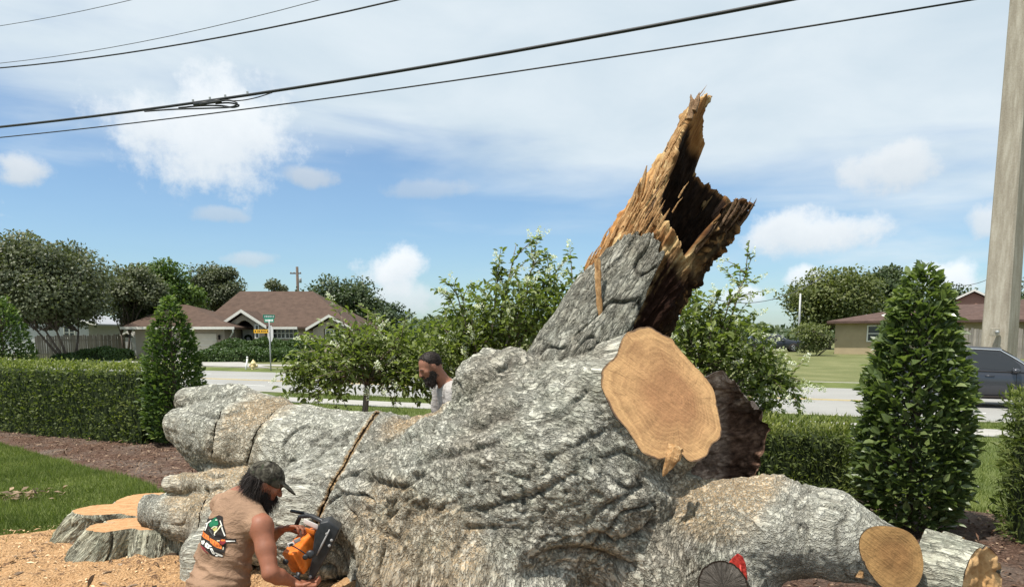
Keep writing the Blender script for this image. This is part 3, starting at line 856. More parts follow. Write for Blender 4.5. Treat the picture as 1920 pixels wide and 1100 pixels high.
def house_grey():
    Yf = 66.0; g = gz(-42, 66)
    h = empty('house', (W(100, 600, Yf)[0], Yf + 4, g), 'pale grey house with light metal roof behind the wooden fence', 'house')
    x0, x1 = W(-30, 600, Yf)[0], W(165, 600, Yf)[0]; z = W(960, 607, Yf)[2]
    MB().box((x0, Yf, g - 0.2), (x1, Yf + 9, z)).build('wall', simple_mat('siding_pale', (0.42, 0.43, 0.43), 0.8, 0.2), h)
    gable_roof(W(-50, 600, Yf)[0], W(185, 600, Yf)[0], Yf - 0.5, Yf + 9, z, W(960, 582, Yf)[2]).build('roof', M_roof_g, h)
    bargeboard(W(-51, 600, Yf)[0], W(186, 600, Yf)[0], Yf - 0.505, z + 0.03, W(960, 581, Yf)[2] + 0.05, 0.18).build('bargeboard', M_trim, h)
    window(h, W(120, 600, Yf)[0], W(138, 600, Yf)[0], W(960, 632, Yf)[2], W(960, 614, Yf)[2], Yf - 0.01, 2, 2)
    s = empty('garden_shed', (W(205, 600, 63)[0], 63, g), 'small pale shed with white roof beside the brown-roofed house', 'shed')
    a, b_ = W(222, 600, 62.5)[0], W(253, 600, 62.5)[0]; zt = W(960, 632, 62.5)[2]
    MB().box((a, 62.5, g), (b_, 65, zt)).build('wall', simple_mat('shed_wall', (0.5, 0.5, 0.48), 0.7, 0.2), s)
    gable_roof(a - 0.15, b_ + 0.15, 62.3, 65.2, zt, zt + 0.5).build('roof', M_trim, s)
    MB().box((a + 0.4, 62.44, g), (b_ - 0.4, 62.496, zt - 0.35)).build('door', simple_mat('shed_door', (0.36, 0.36, 0.35), 0.7, 0.2), s)
house_grey()

# wooden fences: every board its own part
m, nt, b = new_mat('fence_wood', 0.9, (0.3, 0.27, 0.24), 0.15)
co = nt.objco(); rr = nt.node('ShaderNodeObjectInfo').outputs['Random']
f = nt.noise(nt.scalev(co, (6, 6, 0.6)), 4, 5, 0.6)
c = nt.ramp(f, [(0.3, (0.20, 0.18, 0.16)), (0.7, (0.36, 0.33, 0.30))])
nt.put(b.inputs['Base Color'], nt.mix(1.0, c, nt.ramp(rr, [(0, (0.75, 0.75, 0.75)), (1, (1.15, 1.12, 1.1))]), 'MULTIPLY'))
M_fence = m
def fence(p0, p1, hgt, label, bw=0.145):
    p0 = Vector((p0[0], p0[1], gz(p0[0], p0[1]))); p1 = Vector((p1[0], p1[1], gz(p1[0], p1[1])))
    d = p1 - p0; L = d.length; ang = math.atan2(d.y, d.x)
    f = empty('wooden_fence', p0, label, 'fence'); n = int(L / bw)
    meshes = []
    for v in range(4):
        h = hgt * (1 + 0.03 * (v - 1.5) / 1.5)
        meshes.append(MB().prism([(0, 0), (bw - 0.012, 0), (bw - 0.012, h - 0.04), (bw - 0.035, h), (0.025, h), (0, h - 0.04)], -0.011, 0.011).mesh('board'))
        meshes[-1].materials.append(M_fence)
    for i in range(n):
        o = bpy.data.objects.new('board', meshes[i * 7 % 4 if i % 3 else i % 4]); COL.objects.link(o); o.parent = f
        q = d * (i / n); o.location = (q.x, q.y, q.z + random.uniform(-0.03, 0.02)); o.rotation_euler = (random.uniform(-0.02, 0.02), random.uniform(-0.012, 0.012), ang)
    M = Matrix.Translation(p0) @ Matrix.Rotation(ang, 4, 'Z')
    for z in (0.35, hgt - 0.35):
        MB().box((0, 0.015, z - 0.045), (L, 0.055, z + 0.045), M).build('rail', M_fence, f)
fence(W(66, 650, 57), W(236, 650, 61), 1.75, 'weathered grey board fence in front of the pale grey house')
fence(W(1795, 640, 47), W(2130, 640, 44), 1.85, 'weathered grey board fence beside the tan house')

# driveways
def quad_sheet(name, pts, mat, z, label):
    me = bpy.data.meshes.new(name)
    me.from_pydata([(p[0], p[1], gz(p[0], p[1]) + z) for p in pts], [], [tuple(range(len(pts)))]); me.update()
    o = link(name, me, mat); tag(o, kind='structure', label=label)
def drive(name, q0, q1, q2, q3, label):
    n = 24; V = []; Fc = []
    for i in range(n + 1):
        t = i / n
        for (a, b_) in ((q0, q1), (q3, q2)):
            p = (lerp(a[0], b_[0], t), lerp(a[1], b_[1], t)); V.append((p[0], p[1], gz(*p) + 0.03))
    for i in range(n): Fc.append((2 * i, 2 * i + 2, 2 * i + 3, 2 * i + 1))
    me = bpy.data.meshes.new(name); me.from_pydata(V, [], Fc); me.update(); o = link(name, me, M_conc); tag(o, kind='structure', label=label)
a0 = so(-34.5, R1 + 0.06); a1 = so(-29.5, R1 + 0.06)
drive('driveway', a0, W(300, 640, 56.6), W(410, 640, 56.6), a1, 'pale concrete driveway of the brown-roofed house')

# ================================================================== trees of the background
m, nt, b = new_mat('tree_bark', 0.95, (0.1, 0.08, 0.065), 0.15)
co = nt.objco(); f = nt.noise(nt.scalev(co, (5, 5, 1.2)), 3, 5, 0.65)
nt.put(b.inputs['Base Color'], nt.ramp(f, [(0.3, (0.045, 0.036, 0.03)), (0.7, (0.17, 0.14, 0.115))])); nt.put(b.inputs['Normal'], nt.bump(f, 0.8, 0.05))
M_tbark = m
LM = {'oak': leaf_mat('leaf_oak', (0.055, 0.068, 0.034), (0.105, 0.12, 0.06), (0.19, 0.20, 0.115), 0.28),
      'green': leaf_mat('leaf_green', (0.035, 0.068, 0.012), (0.085, 0.14, 0.025), (0.19, 0.25, 0.06), 0.35),
      'dark': leaf_mat('leaf_dark', (0.028, 0.045, 0.018), (0.055, 0.080, 0.030), (0.11, 0.14, 0.055), 0.2),
      'olive': leaf_mat('leaf_olive', (0.06, 0.08, 0.024), (0.125, 0.148, 0.045), (0.23, 0.245, 0.085), 0.32),
      'far': leaf_mat('leaf_far', (0.035, 0.055, 0.03), (0.065, 0.095, 0.045), (0.12, 0.15, 0.075), 0.2)}
def tree(name, label, px, Y, top, bot, left, right, kind, n=5000, leaf=0.26, clumps=46, trunk_h=None, gaps=0.5, multi=3, group='trees beyond the road'):
    """crown box given by its edges as seen from the pavement; trunk stands under it"""
    xc = W((left + right) / 2, 600, Y)[0]; rx = (right - left) / 2 * PXM(Y)
    zt = W(960, top, Y)[2]; zb = W(960, bot, Y)[2]
    bx = W(px, 600, Y)[0]; g = gz(bx, Y)
    zc = (zt + zb) / 2; rz = (zt - zb) / 2; ry = rx * 0.85
    t = empty(name, (bx, Y, g), label, 'tree', group)
    # limbs reach the clump centres
    C = []
    while len(C) < clumps:
        q = rng.normal(size=3); q /= np.linalg.norm(q); q *= rng.random() ** 0.38
        if q[2] < -0.75: continue
        C.append(q)
    C = np.array(C) * np.array([rx, ry, rz]) * 0.86 + np.array([xc, Y, zc])
    mb = MB(); base = Vector((bx, Y, g - 0.05)); fork = Vector((lerp(bx, xc, 0.4), Y, g + max(0.9, (zb - g) * 0.75)))
    r0 = 0.05 * (zt - g) ** 0.9 * 0.62
    for k in range(multi):
        off = Vector((random.uniform(-0.35, 0.35), random.uniform(-0.3, 0.3), 0)) * (multi - 1) * 0.5
        hub = fork + off * 2.6 + Vector((0, 0, rz * 0.2))
        mb.tube([base + off * 0.6, base.lerp(hub, 0.5) + off * 0.4, hub], [r0 / multi ** 0.5, r0 * 0.75 / multi ** 0.5, r0 * 0.55 / multi ** 0.5], 8)
        for c in C[k::multi][:9]:
            c = Vector(c); mid = hub.lerp(c, 0.5) + Vector((random.uniform(-1, 1), random.uniform(-1, 1), random.uniform(-0.2, 0.8))) * rx * 0.1
            mb.tube([hub, mid, c], [r0 * 0.36 / multi ** 0.5, r0 * 0.22 / multi ** 0.5, 0.03], 6)
    mb.build('trunk', M_tbark, t, True)
    w = rng.random(clumps) + 0.5; ci = rng.choice(clumps, n, p=w / w.sum())
    sz = (rx * rz * ry) ** (1 / 3) * 0.36 * (0.7 + 0.6 * rng.random(clumps))
    q = rdir(n) * (rng.random(n) ** 0.45)[:, None] * sz[ci][:, None] * np.array([1.15, 1.15, 0.8])
    P = C[ci] + q
    crn = rng.normal(0, 0.13, clumps)
    out = unit(q)
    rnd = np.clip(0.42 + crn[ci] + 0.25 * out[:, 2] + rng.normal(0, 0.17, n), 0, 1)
    D = unit(rdir(n) + out * 0.6); Nn = unit(out + np.array([0, 0, 0.7]) + rdir(n) * 0.5)
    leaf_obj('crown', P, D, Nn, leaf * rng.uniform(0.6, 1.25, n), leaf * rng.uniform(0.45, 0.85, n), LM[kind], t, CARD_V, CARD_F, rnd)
    return t
tree('oak_tree', 'large grey-green spreading oak behind the grey board fence', 125, 52, 436, 628, -55, 215, 'oak', 38000, 0.27, 110, multi=4)
tree('oak_tree', 'dark oak partly behind the large spreading oak', 235, 60, 488, 632, 185, 305, 'oak', 14000, 0.26, 34)
tree('leafy_tree', 'bright green leafy tree above the garage roof', 305, 64, 490, 635, 232, 380, 'green', 14000, 0.30, 40)
tree('oak_tree', 'thin dark oak rising behind the brown roof beside the green tree', 410, 72, 498, 592, 345, 465, 'oak', 12000, 0.28, 34)
tree('leafy_tree', 'tiny treetop peeking over the brown roof ridge', 518, 82, 520, 575, 494, 542, 'oak', 1200, 0.3, 14)
tree('leafy_tree', 'dense dark rounded tree behind the brown roof', 640, 88, 524, 640, 552, 738, 'dark', 16000, 0.42, 80)
tree('leafy_tree', 'small green tree beyond the end of the brown roof', 735, 80, 566, 650, 700, 772, 'far', 2600, 0.34, 22)
tree('leafy_tree', 'big olive-green round tree beside the tan house', 1560, 72, 500, 625, 1468, 1652, 'olive', 18000, 0.34, 80)
tree('leafy_tree', 'dark green tree rising behind the tan house roof', 1655, 84, 488, 610, 1598, 1715, 'dark', 11000, 0.38, 50)
tree('leafy_tree', 'dark tree at the picture edge behind the concrete pole', 1960, 76, 510, 610, 1895, 2060, 'dark', 5000, 0.36, 34)
tree('leafy_tree', 'dark tree behind the cone shrub and the tan house roof', 1775, 86, 535, 610, 1700, 1850, 'dark', 4000, 0.38, 26)
tree('leafy_tree', 'loose round bush-like tree at the corner of the tan house', 1525, 52, 604, 664, 1487, 1563, 'olive', 3200, 0.17, 26, multi=5)
# far wood on the horizon
def far_wood():
    n = 26000; a = rng.uniform(-1.05, 1.05, n); Yd = rng.uniform(118, 150, n)
    x = np.tan(a * 0.95) * Yd; h = 3.2 + 2.4 * fbm(np.stack([x * 0.055, x * 0, x * 0], -1), 4)
    z = h * rng.random(n) ** 0.6 + 0.2
    P = np.stack([x, Yd, z], -1)
    Nn = unit(rdir(n) + np.array([0, -0.4, 0.7]))
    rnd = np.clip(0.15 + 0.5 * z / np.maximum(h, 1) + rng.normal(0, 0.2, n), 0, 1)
    o = leaf_obj('far_wood', P, rdir(n), Nn, rng.uniform(0.7, 1.5, n), rng.uniform(0.6, 1.2, n), LM['far'], None, CARD_V, CARD_F, rnd)
    tag(o, label='low line of distant trees along the horizon', kind='stuff')
far_wood()

# trimmed mounded shrubs in front of the houses
LM['hedge'] = leaf_mat('leaf_clipped', (0.03, 0.052, 0.015), (0.06, 0.105, 0.026), (0.13, 0.18, 0.05), 0.2)
M_core = simple_mat('shrub_inner', (0.028, 0.038, 0.016), 0.95, 0.1, 0.4, 12)
def mound(px0, px1, top, bot, Y, depth, label, n=2600, group=None, bumps=3):
    x0, x1 = W(px0, 600, Y)[0], W(px1, 600, Y)[0]; xc = (x0 + x1) / 2
    g = gz(xc, Y); h = W(960, top, Y)[2] - g
    t = empty('clipped_shrub', (xc, Y, g), label, 'shrub', 'clipped shrubs in front of the houses')
    rx = (x1 - x0) / 2
    u = rng.uniform(-1, 1, n * 2); v = rng.uniform(-1, 1, n * 2); k = np.abs(u) ** 3 + np.abs(v) ** 3 < 1; u, v = u[k], v[k]
    def top_(u, v): return h * (1 - 0.28 * (np.abs(u) ** 3 + np.abs(v) ** 2)) * (0.9 + 0.10 * np.cos(u * math.pi * bumps))
    zt = top_(u, v); P1 = np.stack([xc + u * rx, Y + v * depth, g + zt], -1)
    m = n; a = rng.uniform(0, 2 * math.pi, m); cu = np.sign(np.cos(a)) * np.abs(np.cos(a)) ** 0.6; cv = np.sign(np.sin(a)) * np.abs(np.sin(a)) ** 0.6
    P2 = np.stack([xc + cu * rx, Y + cv * depth, g + rng.random(m) * top_(cu * 0.98, cv * 0.98)], -1)
    P = np.concatenate([P1, P2]); nn = len(P); P += rng.normal(0, 0.03, P.shape)
    Nn = np.concatenate([np.tile([0, 0, 1.0], (len(P1), 1)), np.stack([cu, cv, cu * 0 + 0.2], -1)])
    leaf_obj('foliage', P, unit(rdir(nn) + Nn * 0.4), unit(Nn + rdir(nn) * 0.6), rng.uniform(0.10, 0.2, nn), rng.uniform(0.07, 0.14, nn), LM['hedge'], t, CARD_V, CARD_F,
             np.clip(rng.normal(0.4, 0.2, nn), 0, 1))
    # inner mass of twigs
    V = []; Fc = []; N1, N2 = 24, 8
    for i in range(N1):
        for j in range(N2):
            aa = 2 * math.pi * i / N1; s = 1 - (j / (N2 - 1)) if j > 3 else 1.0
            zz = [0, 0.35, 0.7, 0.9, 0.95, 0.97, 0.98, 0.985][j] 
            cu_ = math.copysign(abs(math.cos(aa)) ** 0.6, math.cos(aa)) * s * 0.94; cv_ = math.copysign(abs(math.sin(aa)) ** 0.6, math.sin(aa)) * s * 0.94
            V.append((xc + cu_ * rx, Y + cv_ * depth, g + zz * float(top_(np.array(cu_), np.array(cv_))) - 0.05))
    for i in range(N1):
        for j in range(N2 - 1): Fc.append((i * N2 + j, ((i + 1) % N1) * N2 + j, ((i + 1) % N1) * N2 + j + 1, i * N2 + j + 1))
    mb = MB(); mb.add(V, Fc); mb.build('twigs', M_core, t, True)
mound(372, 566, 652, 690, 51, 2.0, 'long dark clipped hedge mound directly behind the hydrant', 5200)
mound(398, 600, 634, 660, 55.5, 1.6, 'clipped hedge mound under the house front window', 4600)
mound(100, 158, 664, 684, 52.0, 0.9, 'low clipped shrub in front of the grey fence, the smaller of two', 1500, bumps=1)
mound(150, 238, 652, 683, 53.0, 1.2, 'wide clipped shrub in front of the grey fence near the shed', 2400, bumps=2)
# ================================================================== street furniture
M_galv = simple_mat('galvanised_steel', (0.36, 0.37, 0.37), 0.5, 0.5, 0.1, 6, metal=0.3)
M_signback = simple_mat('sign_back', (0.50, 0.50, 0.49), 0.5, 0.4, 0.08, 5)
M_green = simple_mat('sign_green', (0.02, 0.26, 0.17), 0.5, 0.4, 0.08, 5)
M_yel = simple_mat('sign_yellow', (0.75, 0.40, 0.02), 0.5, 0.4, 0.06, 5)
M_ink = simple_mat('sign_ink', (0.03, 0.03, 0.03), 0.6, 0.3, 0.05, 5)
M_white = simple_mat('white_paint', (0.75, 0.75, 0.72), 0.5, 0.4, 0.06, 6)
M_hyd = simple_mat('hydrant_paint', (0.68, 0.55, 0.28), 0.5, 0.4, 0.12, 10)

def stop_sign():
    Y = 40.0; p = W(508, 694, Y); g = gz(p[0], Y)
    t = empty('stop_sign', (p[0], Y, g), 'bare back of an octagonal stop sign under green street name plates', 'sign')
    M0 = Matrix.Translation((p[0], Y, g)) @ Matrix.Rotation(R(-52), 4, 'Z')
    k = PXM(Y); zc = W(960, 625, Y)[2]; r = 0.46
    MB().tube([(p[0], Y, g - 0.1), (p[0], Y, zc + 0.75)], 0.035, 10).build('post', M_galv, t, True)
    oc = [(r * math.cos(math.pi / 8 + i * math.pi / 4), r * math.sin(math.pi / 8 + i * math.pi / 4) + zc - g) for i in range(8)]
    MB().prism(oc, 0.04, 0.046, M0).build('octagon_plate', M_signback, t)
    zt = zc + 0.58 - g
    for a, dz in ((-25, 0.02), (40, 0.22)):
        Mg = Matrix.Translation((p[0], Y, g)) @ Matrix.Rotation(R(a), 4, 'Z')
        pl = MB().box((-0.32, -0.006, zt + dz), (0.32, 0.006, zt + dz + 0.2), Mg).build('street_name_plate', M_green, t)
        for x0, w in ((-0.25, 0.05), (-0.17, 0.07), (-0.07, 0.06), (0.02, 0.08), (0.13, 0.05), (0.21, 0.06)):
            MB().box((x0, -0.010, zt + dz + 0.05), (x0 + w, -0.0065, zt + dz + 0.15), Mg).build('letter', M_white, pl)
    My = Matrix.Translation((p[0], Y, g))
    zy = W(960, 621, Y)[2] - g
    pl = MB().box((-0.82, -0.075, zy - 0.09), (-0.04, -0.06, zy + 0.10), My).build('yellow_plate', M_yel, t)
    for x0, w in ((-0.76, 0.06), (-0.62, 0.05), (-0.54, 0.05), (-0.42, 0.07), (-0.30, 0.05), (-0.22, 0.04), (-0.12, 0.06)):
        MB().box((x0, -0.08, zy - 0.03), (x0 + w, -0.0755, zy + 0.045), My).build('letter', M_ink, pl)
stop_sign()

def hydrant():
    Y = 41.0; p = W(475.5, 692, Y); g = gz(p[0], Y)
    t = empty('fire_hydrant', (p[0], Y, g), 'pale yellow fire hydrant near the stop sign', 'hydrant')
    T = Matrix.Translation((p[0], Y, g))
    MB().lathe([(0.17, 0), (0.17, 0.05), (0.11, 0.06), (0.11, 0.42), (0.15, 0.43), (0.15, 0.47), (0.13, 0.5), (0.10, 0.58), (0.045, 0.62), (0.045, 0.67), (0.02, 0.68)], 18, T).build('barrel', M_hyd, t, True)
    for s in (-1, 1):
        MB().lathe([(0.06, 0), (0.06, 0.08), (0.075, 0.08), (0.075, 0.13), (0.03, 0.14)], 12, T @ Matrix.Translation((s * 0.09, 0, 0.34)) @ Matrix.Rotation(R(90 * s), 4, 'Y')).build('outlet_cap', M_hyd, t, True)
    MB().lathe([(0.075, 0), (0.075, 0.07), (0.09, 0.07), (0.09, 0.12), (0.03, 0.13)], 12, T @ Matrix.Translation((0, -0.09, 0.30)) @ Matrix.Rotation(R(90), 4, 'X')).build('outlet_cap', M_hyd, t, True)
hydrant()
def marker():
    Y = 41.0; p = W(460, 693, Y); g = gz(p[0], Y); q = W(463.5, 668, Y)
    t = empty('marker_post', (p[0], Y, g), 'short leaning white marker post left of the hydrant', 'post')
    t['label'] = 'short leaning white marker post beside the hydrant'
    MB().tube([(p[0], Y, g - 0.1), (q[0], Y, q[2] - 0.12)], 0.05, 8).build('shaft', M_white, t, True)
    MB().tube([(q[0] - 0.003, Y, q[2] - 0.118), (q[0], Y, q[2])], [0.052, 0.04], 8).build('cap', M_white, t, True)
marker()

def pole(name, label, px, Y, top, r, mat, arm=False):
    p = W(px, 640, Y); g = gz(p[0], Y); zt = W(px, top, Y)[2]
    t = empty(name, (p[0], Y, g), label, 'pole')
    MB().tube([(p[0], Y, g - 0.2), (p[0], Y, zt)], [r, r * 0.75], 12).build('shaft', mat, t, True)
    if arm:
        MB().box((p[0] - 0.9, Y - 0.08, zt - 0.9), (p[0] + 0.5, Y + 0.02, zt - 0.75)).build('crossarm', mat, t)
        MB().lathe([(0.16, 0), (0.16, 0.55), (0.1, 0.6)], 10, Matrix.Translation((p[0] + 0.42, Y - 0.2, zt - 2.0))).build('transformer', M_galv, t, True)
        for dx in (-0.8, -0.4, 0.4):
            MB().lathe([(0.05, 0), (0.07, 0.06), (0.04, 0.14)], 8, Matrix.Translation((p[0] + dx, Y - 0.03, zt - 0.749))).build('insulator', M_galv, t, True)
    return t
M_pw = simple_mat('pole_wood', (0.13, 0.10, 0.08), 0.9, 0.1, 0.2, 3)
pole('utility_pole', 'wooden utility pole rising behind the brown roof', 561.5, 95, 500, 0.22, M_pw, True)
pole('street_pole', 'thin white metal pole near the parked car', 1497, 62, 550, 0.10, M_galv)
M_cpole = None
def big_pole():
    m, nt, b = new_mat('pole_concrete', 0.92, (0.4, 0.37, 0.32), 0.15)
    co = nt.objco(); f = nt.noise(nt.scalev(co, (2.5, 2.5, 0.35)), 2.2, 6, 0.6); g = nt.noise(co, 18, 4, 0.6)
    c = nt.ramp(f, [(0.3, (0.24, 0.205, 0.155)), (0.5, (0.33, 0.29, 0.225)), (0.68, (0.46, 0.42, 0.34))])
    nt.put(b.inputs['Base Color'], nt.mix(0.25, c, nt.ramp(g, [(0.3, (0.2, 0.17, 0.13)), (0.7, (0.45, 0.42, 0.37))])))
    nt.put(b.inputs['Normal'], nt.bump(g, 0.3, 0.02))
    Y = 27.6; p = W(1873, 650, Y); g_ = gz(p[0], Y)
    t = empty('concrete_pole', (p[0], Y, g_), 'tall square concrete power pole rising behind the dark grey car', 'pole')
    V = []; lv = [(-0.5, 0.60), (4, 0.54), (9, 0.485), (14, 0.43), (22, 0.35)]
    ch = 0.12
    Fc = []; M0 = Matrix.Rotation(R(33), 4, 'Z')
    for z, hw in lv:
        c = hw * ch * 1.2
        for q in ((-hw + c, -hw), (hw - c, -hw), (hw, -hw + c), (hw, hw - c), (hw - c, hw), (-hw + c, hw), (-hw, hw - c), (-hw, -hw + c)):
            v = M0 @ Vector((q[0] * 0.80, q[1] * 0.80, 0)); V.append((p[0] + v.x, Y + v.y, g_ + z))
    for i in range(len(lv) - 1):
        for k in range(8): Fc.append((i * 8 + k, i * 8 + (k + 1) % 8, (i + 1) * 8 + (k + 1) % 8, (i + 1) * 8 + k))
    Fc.append(tuple(range(32, 40)))
    mb = MB(); mb.add(V, Fc); mb.build('shaft', m, t)
    q = W(1868, 622, Y - 0.55)
    MB().lathe([(0.055, 0), (0.055, 0.1), (0.02, 0.11)], 10, Matrix.Translation(q) @ Matrix.Rotation(R(90), 4, 'X')).build('bolt', M_galv, t, True)
    MB().box((q[0] - 0.14, q[1] - 0.0, q[2] - 0.14), (q[0] + 0.14, q[1] + 0.16, q[2] + 0.14)).build('bolt_plate', M_cpole or m, t, bevel=0.02)
big_pole()

# overhead cables: span parallel to the road between poles outside the view
M_cable = simple_mat('cable_black', (0.018, 0.019, 0.02), 0.55, 0.4, 0.1, 5)
M_cableg = simple_mat('cable_grey', (0.10, 0.105, 0.11), 0.5, 0.4, 0.1, 5, metal=0.4)
def on_plane(px, py, o):
    d = ray(px, py); k = o / (0.423 * d[0] + 0.906 * d[1]); return CAMP + d * k
def cable_curve(pts, o):
    q = [on_plane(px, py, o) for px, py in pts]
    s = np.array([SAL(p) for p in q]); z = np.array([p[2] for p in q])
    return np.polyfit(s, z, min(2, len(pts) - 1)), o
def cable(pts, o, rad, mat, label, s0=-46, s1=30, name='overhead_cable', parent=None):
    cf, o = cable_curve(pts, o)
    S = np.linspace(s0, s1, 60)
    P = [so(s, o, np.polyval(cf, s)) for s in S]
    ob = MB().tube(P, rad, 8).build(name, mat, parent, True)
    if parent is None: tag(ob, label, 'cable', 'overhead cables')
    return ob, cf
c1, cf1 = cable([(0, 239), (330, 196), (740, 135), (1100, 76), (1465, 0)], 13.0, 0.030, M_cable, 'thick black overhead cable bundle with a coiled splice')
cable([(0, 258), (480, 203), (960, 134), (1400, 70), (1820, 0)], 13.2, 0.014, M_cable, 'lowest thin black overhead cable below the thick bundle')
cable([(0, 128), (250, 97), (500, 55), (745, 0)], 15.0, 0.019, M_cable, 'twisted black overhead cable above the splice, second from the top corner')
cable([(0, 119), (300, 72), (600, 0)], 15.6, 0.009, M_cableg, 'thin grey overhead wire just above the twisted cable')
cable([(0, 49), (120, 28), (248, 0)], 15.8, 0.009, M_cableg, 'highest thin grey overhead wire in the top corner')
# splice hanging on the bundle
sp = []
def cpt(px, dz=0.0, do=0.0):
    q = on_plane(px, 150, 13.0); s = SAL(q); return so(s, 13.0 + do, np.polyval(cf1, s) + dz)
spl = empty('cable_splice', tuple(cpt(410)), 'coiled cable splice with clamps hanging on the thick overhead bundle', 'cable splice')
def loop(pts, r, nm='loop_cable'):
    P = [Vector(cpt(px, dz, do)) for px, dz, do in pts]
    # catmull-rom
    Q = []
    for i in range(len(P) - 1):
        a, b_, c, d = P[max(i - 1, 0)], P[i], P[i + 1], P[min(i + 2, len(P) - 1)]
        for k in range(6):
            t = k / 6; Q.append(0.5 * ((2 * b_) + (-a + c) * t + (2 * a - 5 * b_ + 4 * c - d) * t * t + (-a + 3 * b_ - 3 * c + d) * t ** 3))
    Q.append(P[-1]); MB().tube(Q, r, 7).build(nm, M_cable, spl, True)
loop([(270, -0.05, -0.03), (330, -0.10, -0.04), (400, -0.19, -0.05), (435, -0.22, -0.05), (446, -0.16, -0.05), (430, -0.07, -0.05), (405, -0.06, -0.04), (375, -0.06, -0.04)], 0.018)
loop([(330, -0.05, 0.04), (375, -0.07, 0.05), (410, -0.13, 0.05), (432, -0.20, 0.05), (443, -0.17, 0.05), (425, -0.09, 0.05), (400, -0.07, 0.04)], 0.018)
loop([(420, -0.05, -0.02), (450, -0.10, -0.02), (480, -0.09, -0.02), (510, -0.03, -0.01)], 0.012)
for a, b_ in ((362, 392), (392, 412)):
    MB().tube([cpt(a, -0.035), cpt(b_, -0.035)], 0.040, 10).build('splice_case', M_cable, spl, True)
for px in (360, 392, 421, 463):
    q = cpt(px, 0.03); MB().box((q[0] - 0.02, q[1] - 0.02, q[2] - 0.03), (q[0] + 0.02, q[1] + 0.02, q[2] + 0.05)).build('clamp', M_galv, spl, bevel=0.006)
# far wires
def far_wire(a, b_, Y, label):
    p, q = Vector(W(*a, Y)), Vector(W(*b_, Y)); d = q - p
    P = [p + d * t - Vector((0, 0, 0.4)) * (4 * (t) * (1 - t)) for t in np.linspace(-0.6, 1.6, 16)]
    tag(MB().tube(P, 0.028, 6).build('overhead_cable', M_cableg, None, True), label, 'cable', 'overhead cables')
far_wire((1345, 562), (1470, 555), 64, 'distant thin wire crossing to the thin white pole')
far_wire((1770, 531), (1856, 522), 70, 'distant thin wire above the tan house roof')

# ================================================================== cars
M_tyre = simple_mat('tyre_rubber', (0.02, 0.02, 0.02), 0.85, 0.2, 0.1, 20)
M_rim = simple_mat('wheel_rim', (0.42, 0.43, 0.44), 0.35, 0.5, 0.05, 8, metal=0.8)
M_chrome = simple_mat('chrome_trim', (0.75, 0.76, 0.77), 0.18, 0.6, 0.02, 8, metal=0.9)
M_lamp = simple_mat('tail_lamp', (0.35, 0.02, 0.02), 0.25, 0.5, 0.05, 8)
M_hlamp = simple_mat('head_lamp', (0.6, 0.62, 0.64), 0.15, 0.6, 0.05, 8)
M_cglass = None
m, nt, b = new_mat('car_glass', 0.06, (0.020, 0.022, 0.025), 0.7); M_cglass = m
def car_paint(name, col):
    m, nt, b = new_mat(name, 0.32, col, 0.5, 0.35)
    b.inputs['Coat Weight'].default_value = 0.8; b.inputs['Coat Roughness'].default_value = 0.08
    fl = nt.noise(nt.objco(), 350, 2, 0.5)
    nt.put(b.inputs['Base Color'], nt.ramp(fl, [(0.3, tuple(c * 0.85 for c in col)), (0.7, tuple(c * 1.15 for c in col))]))
    return m
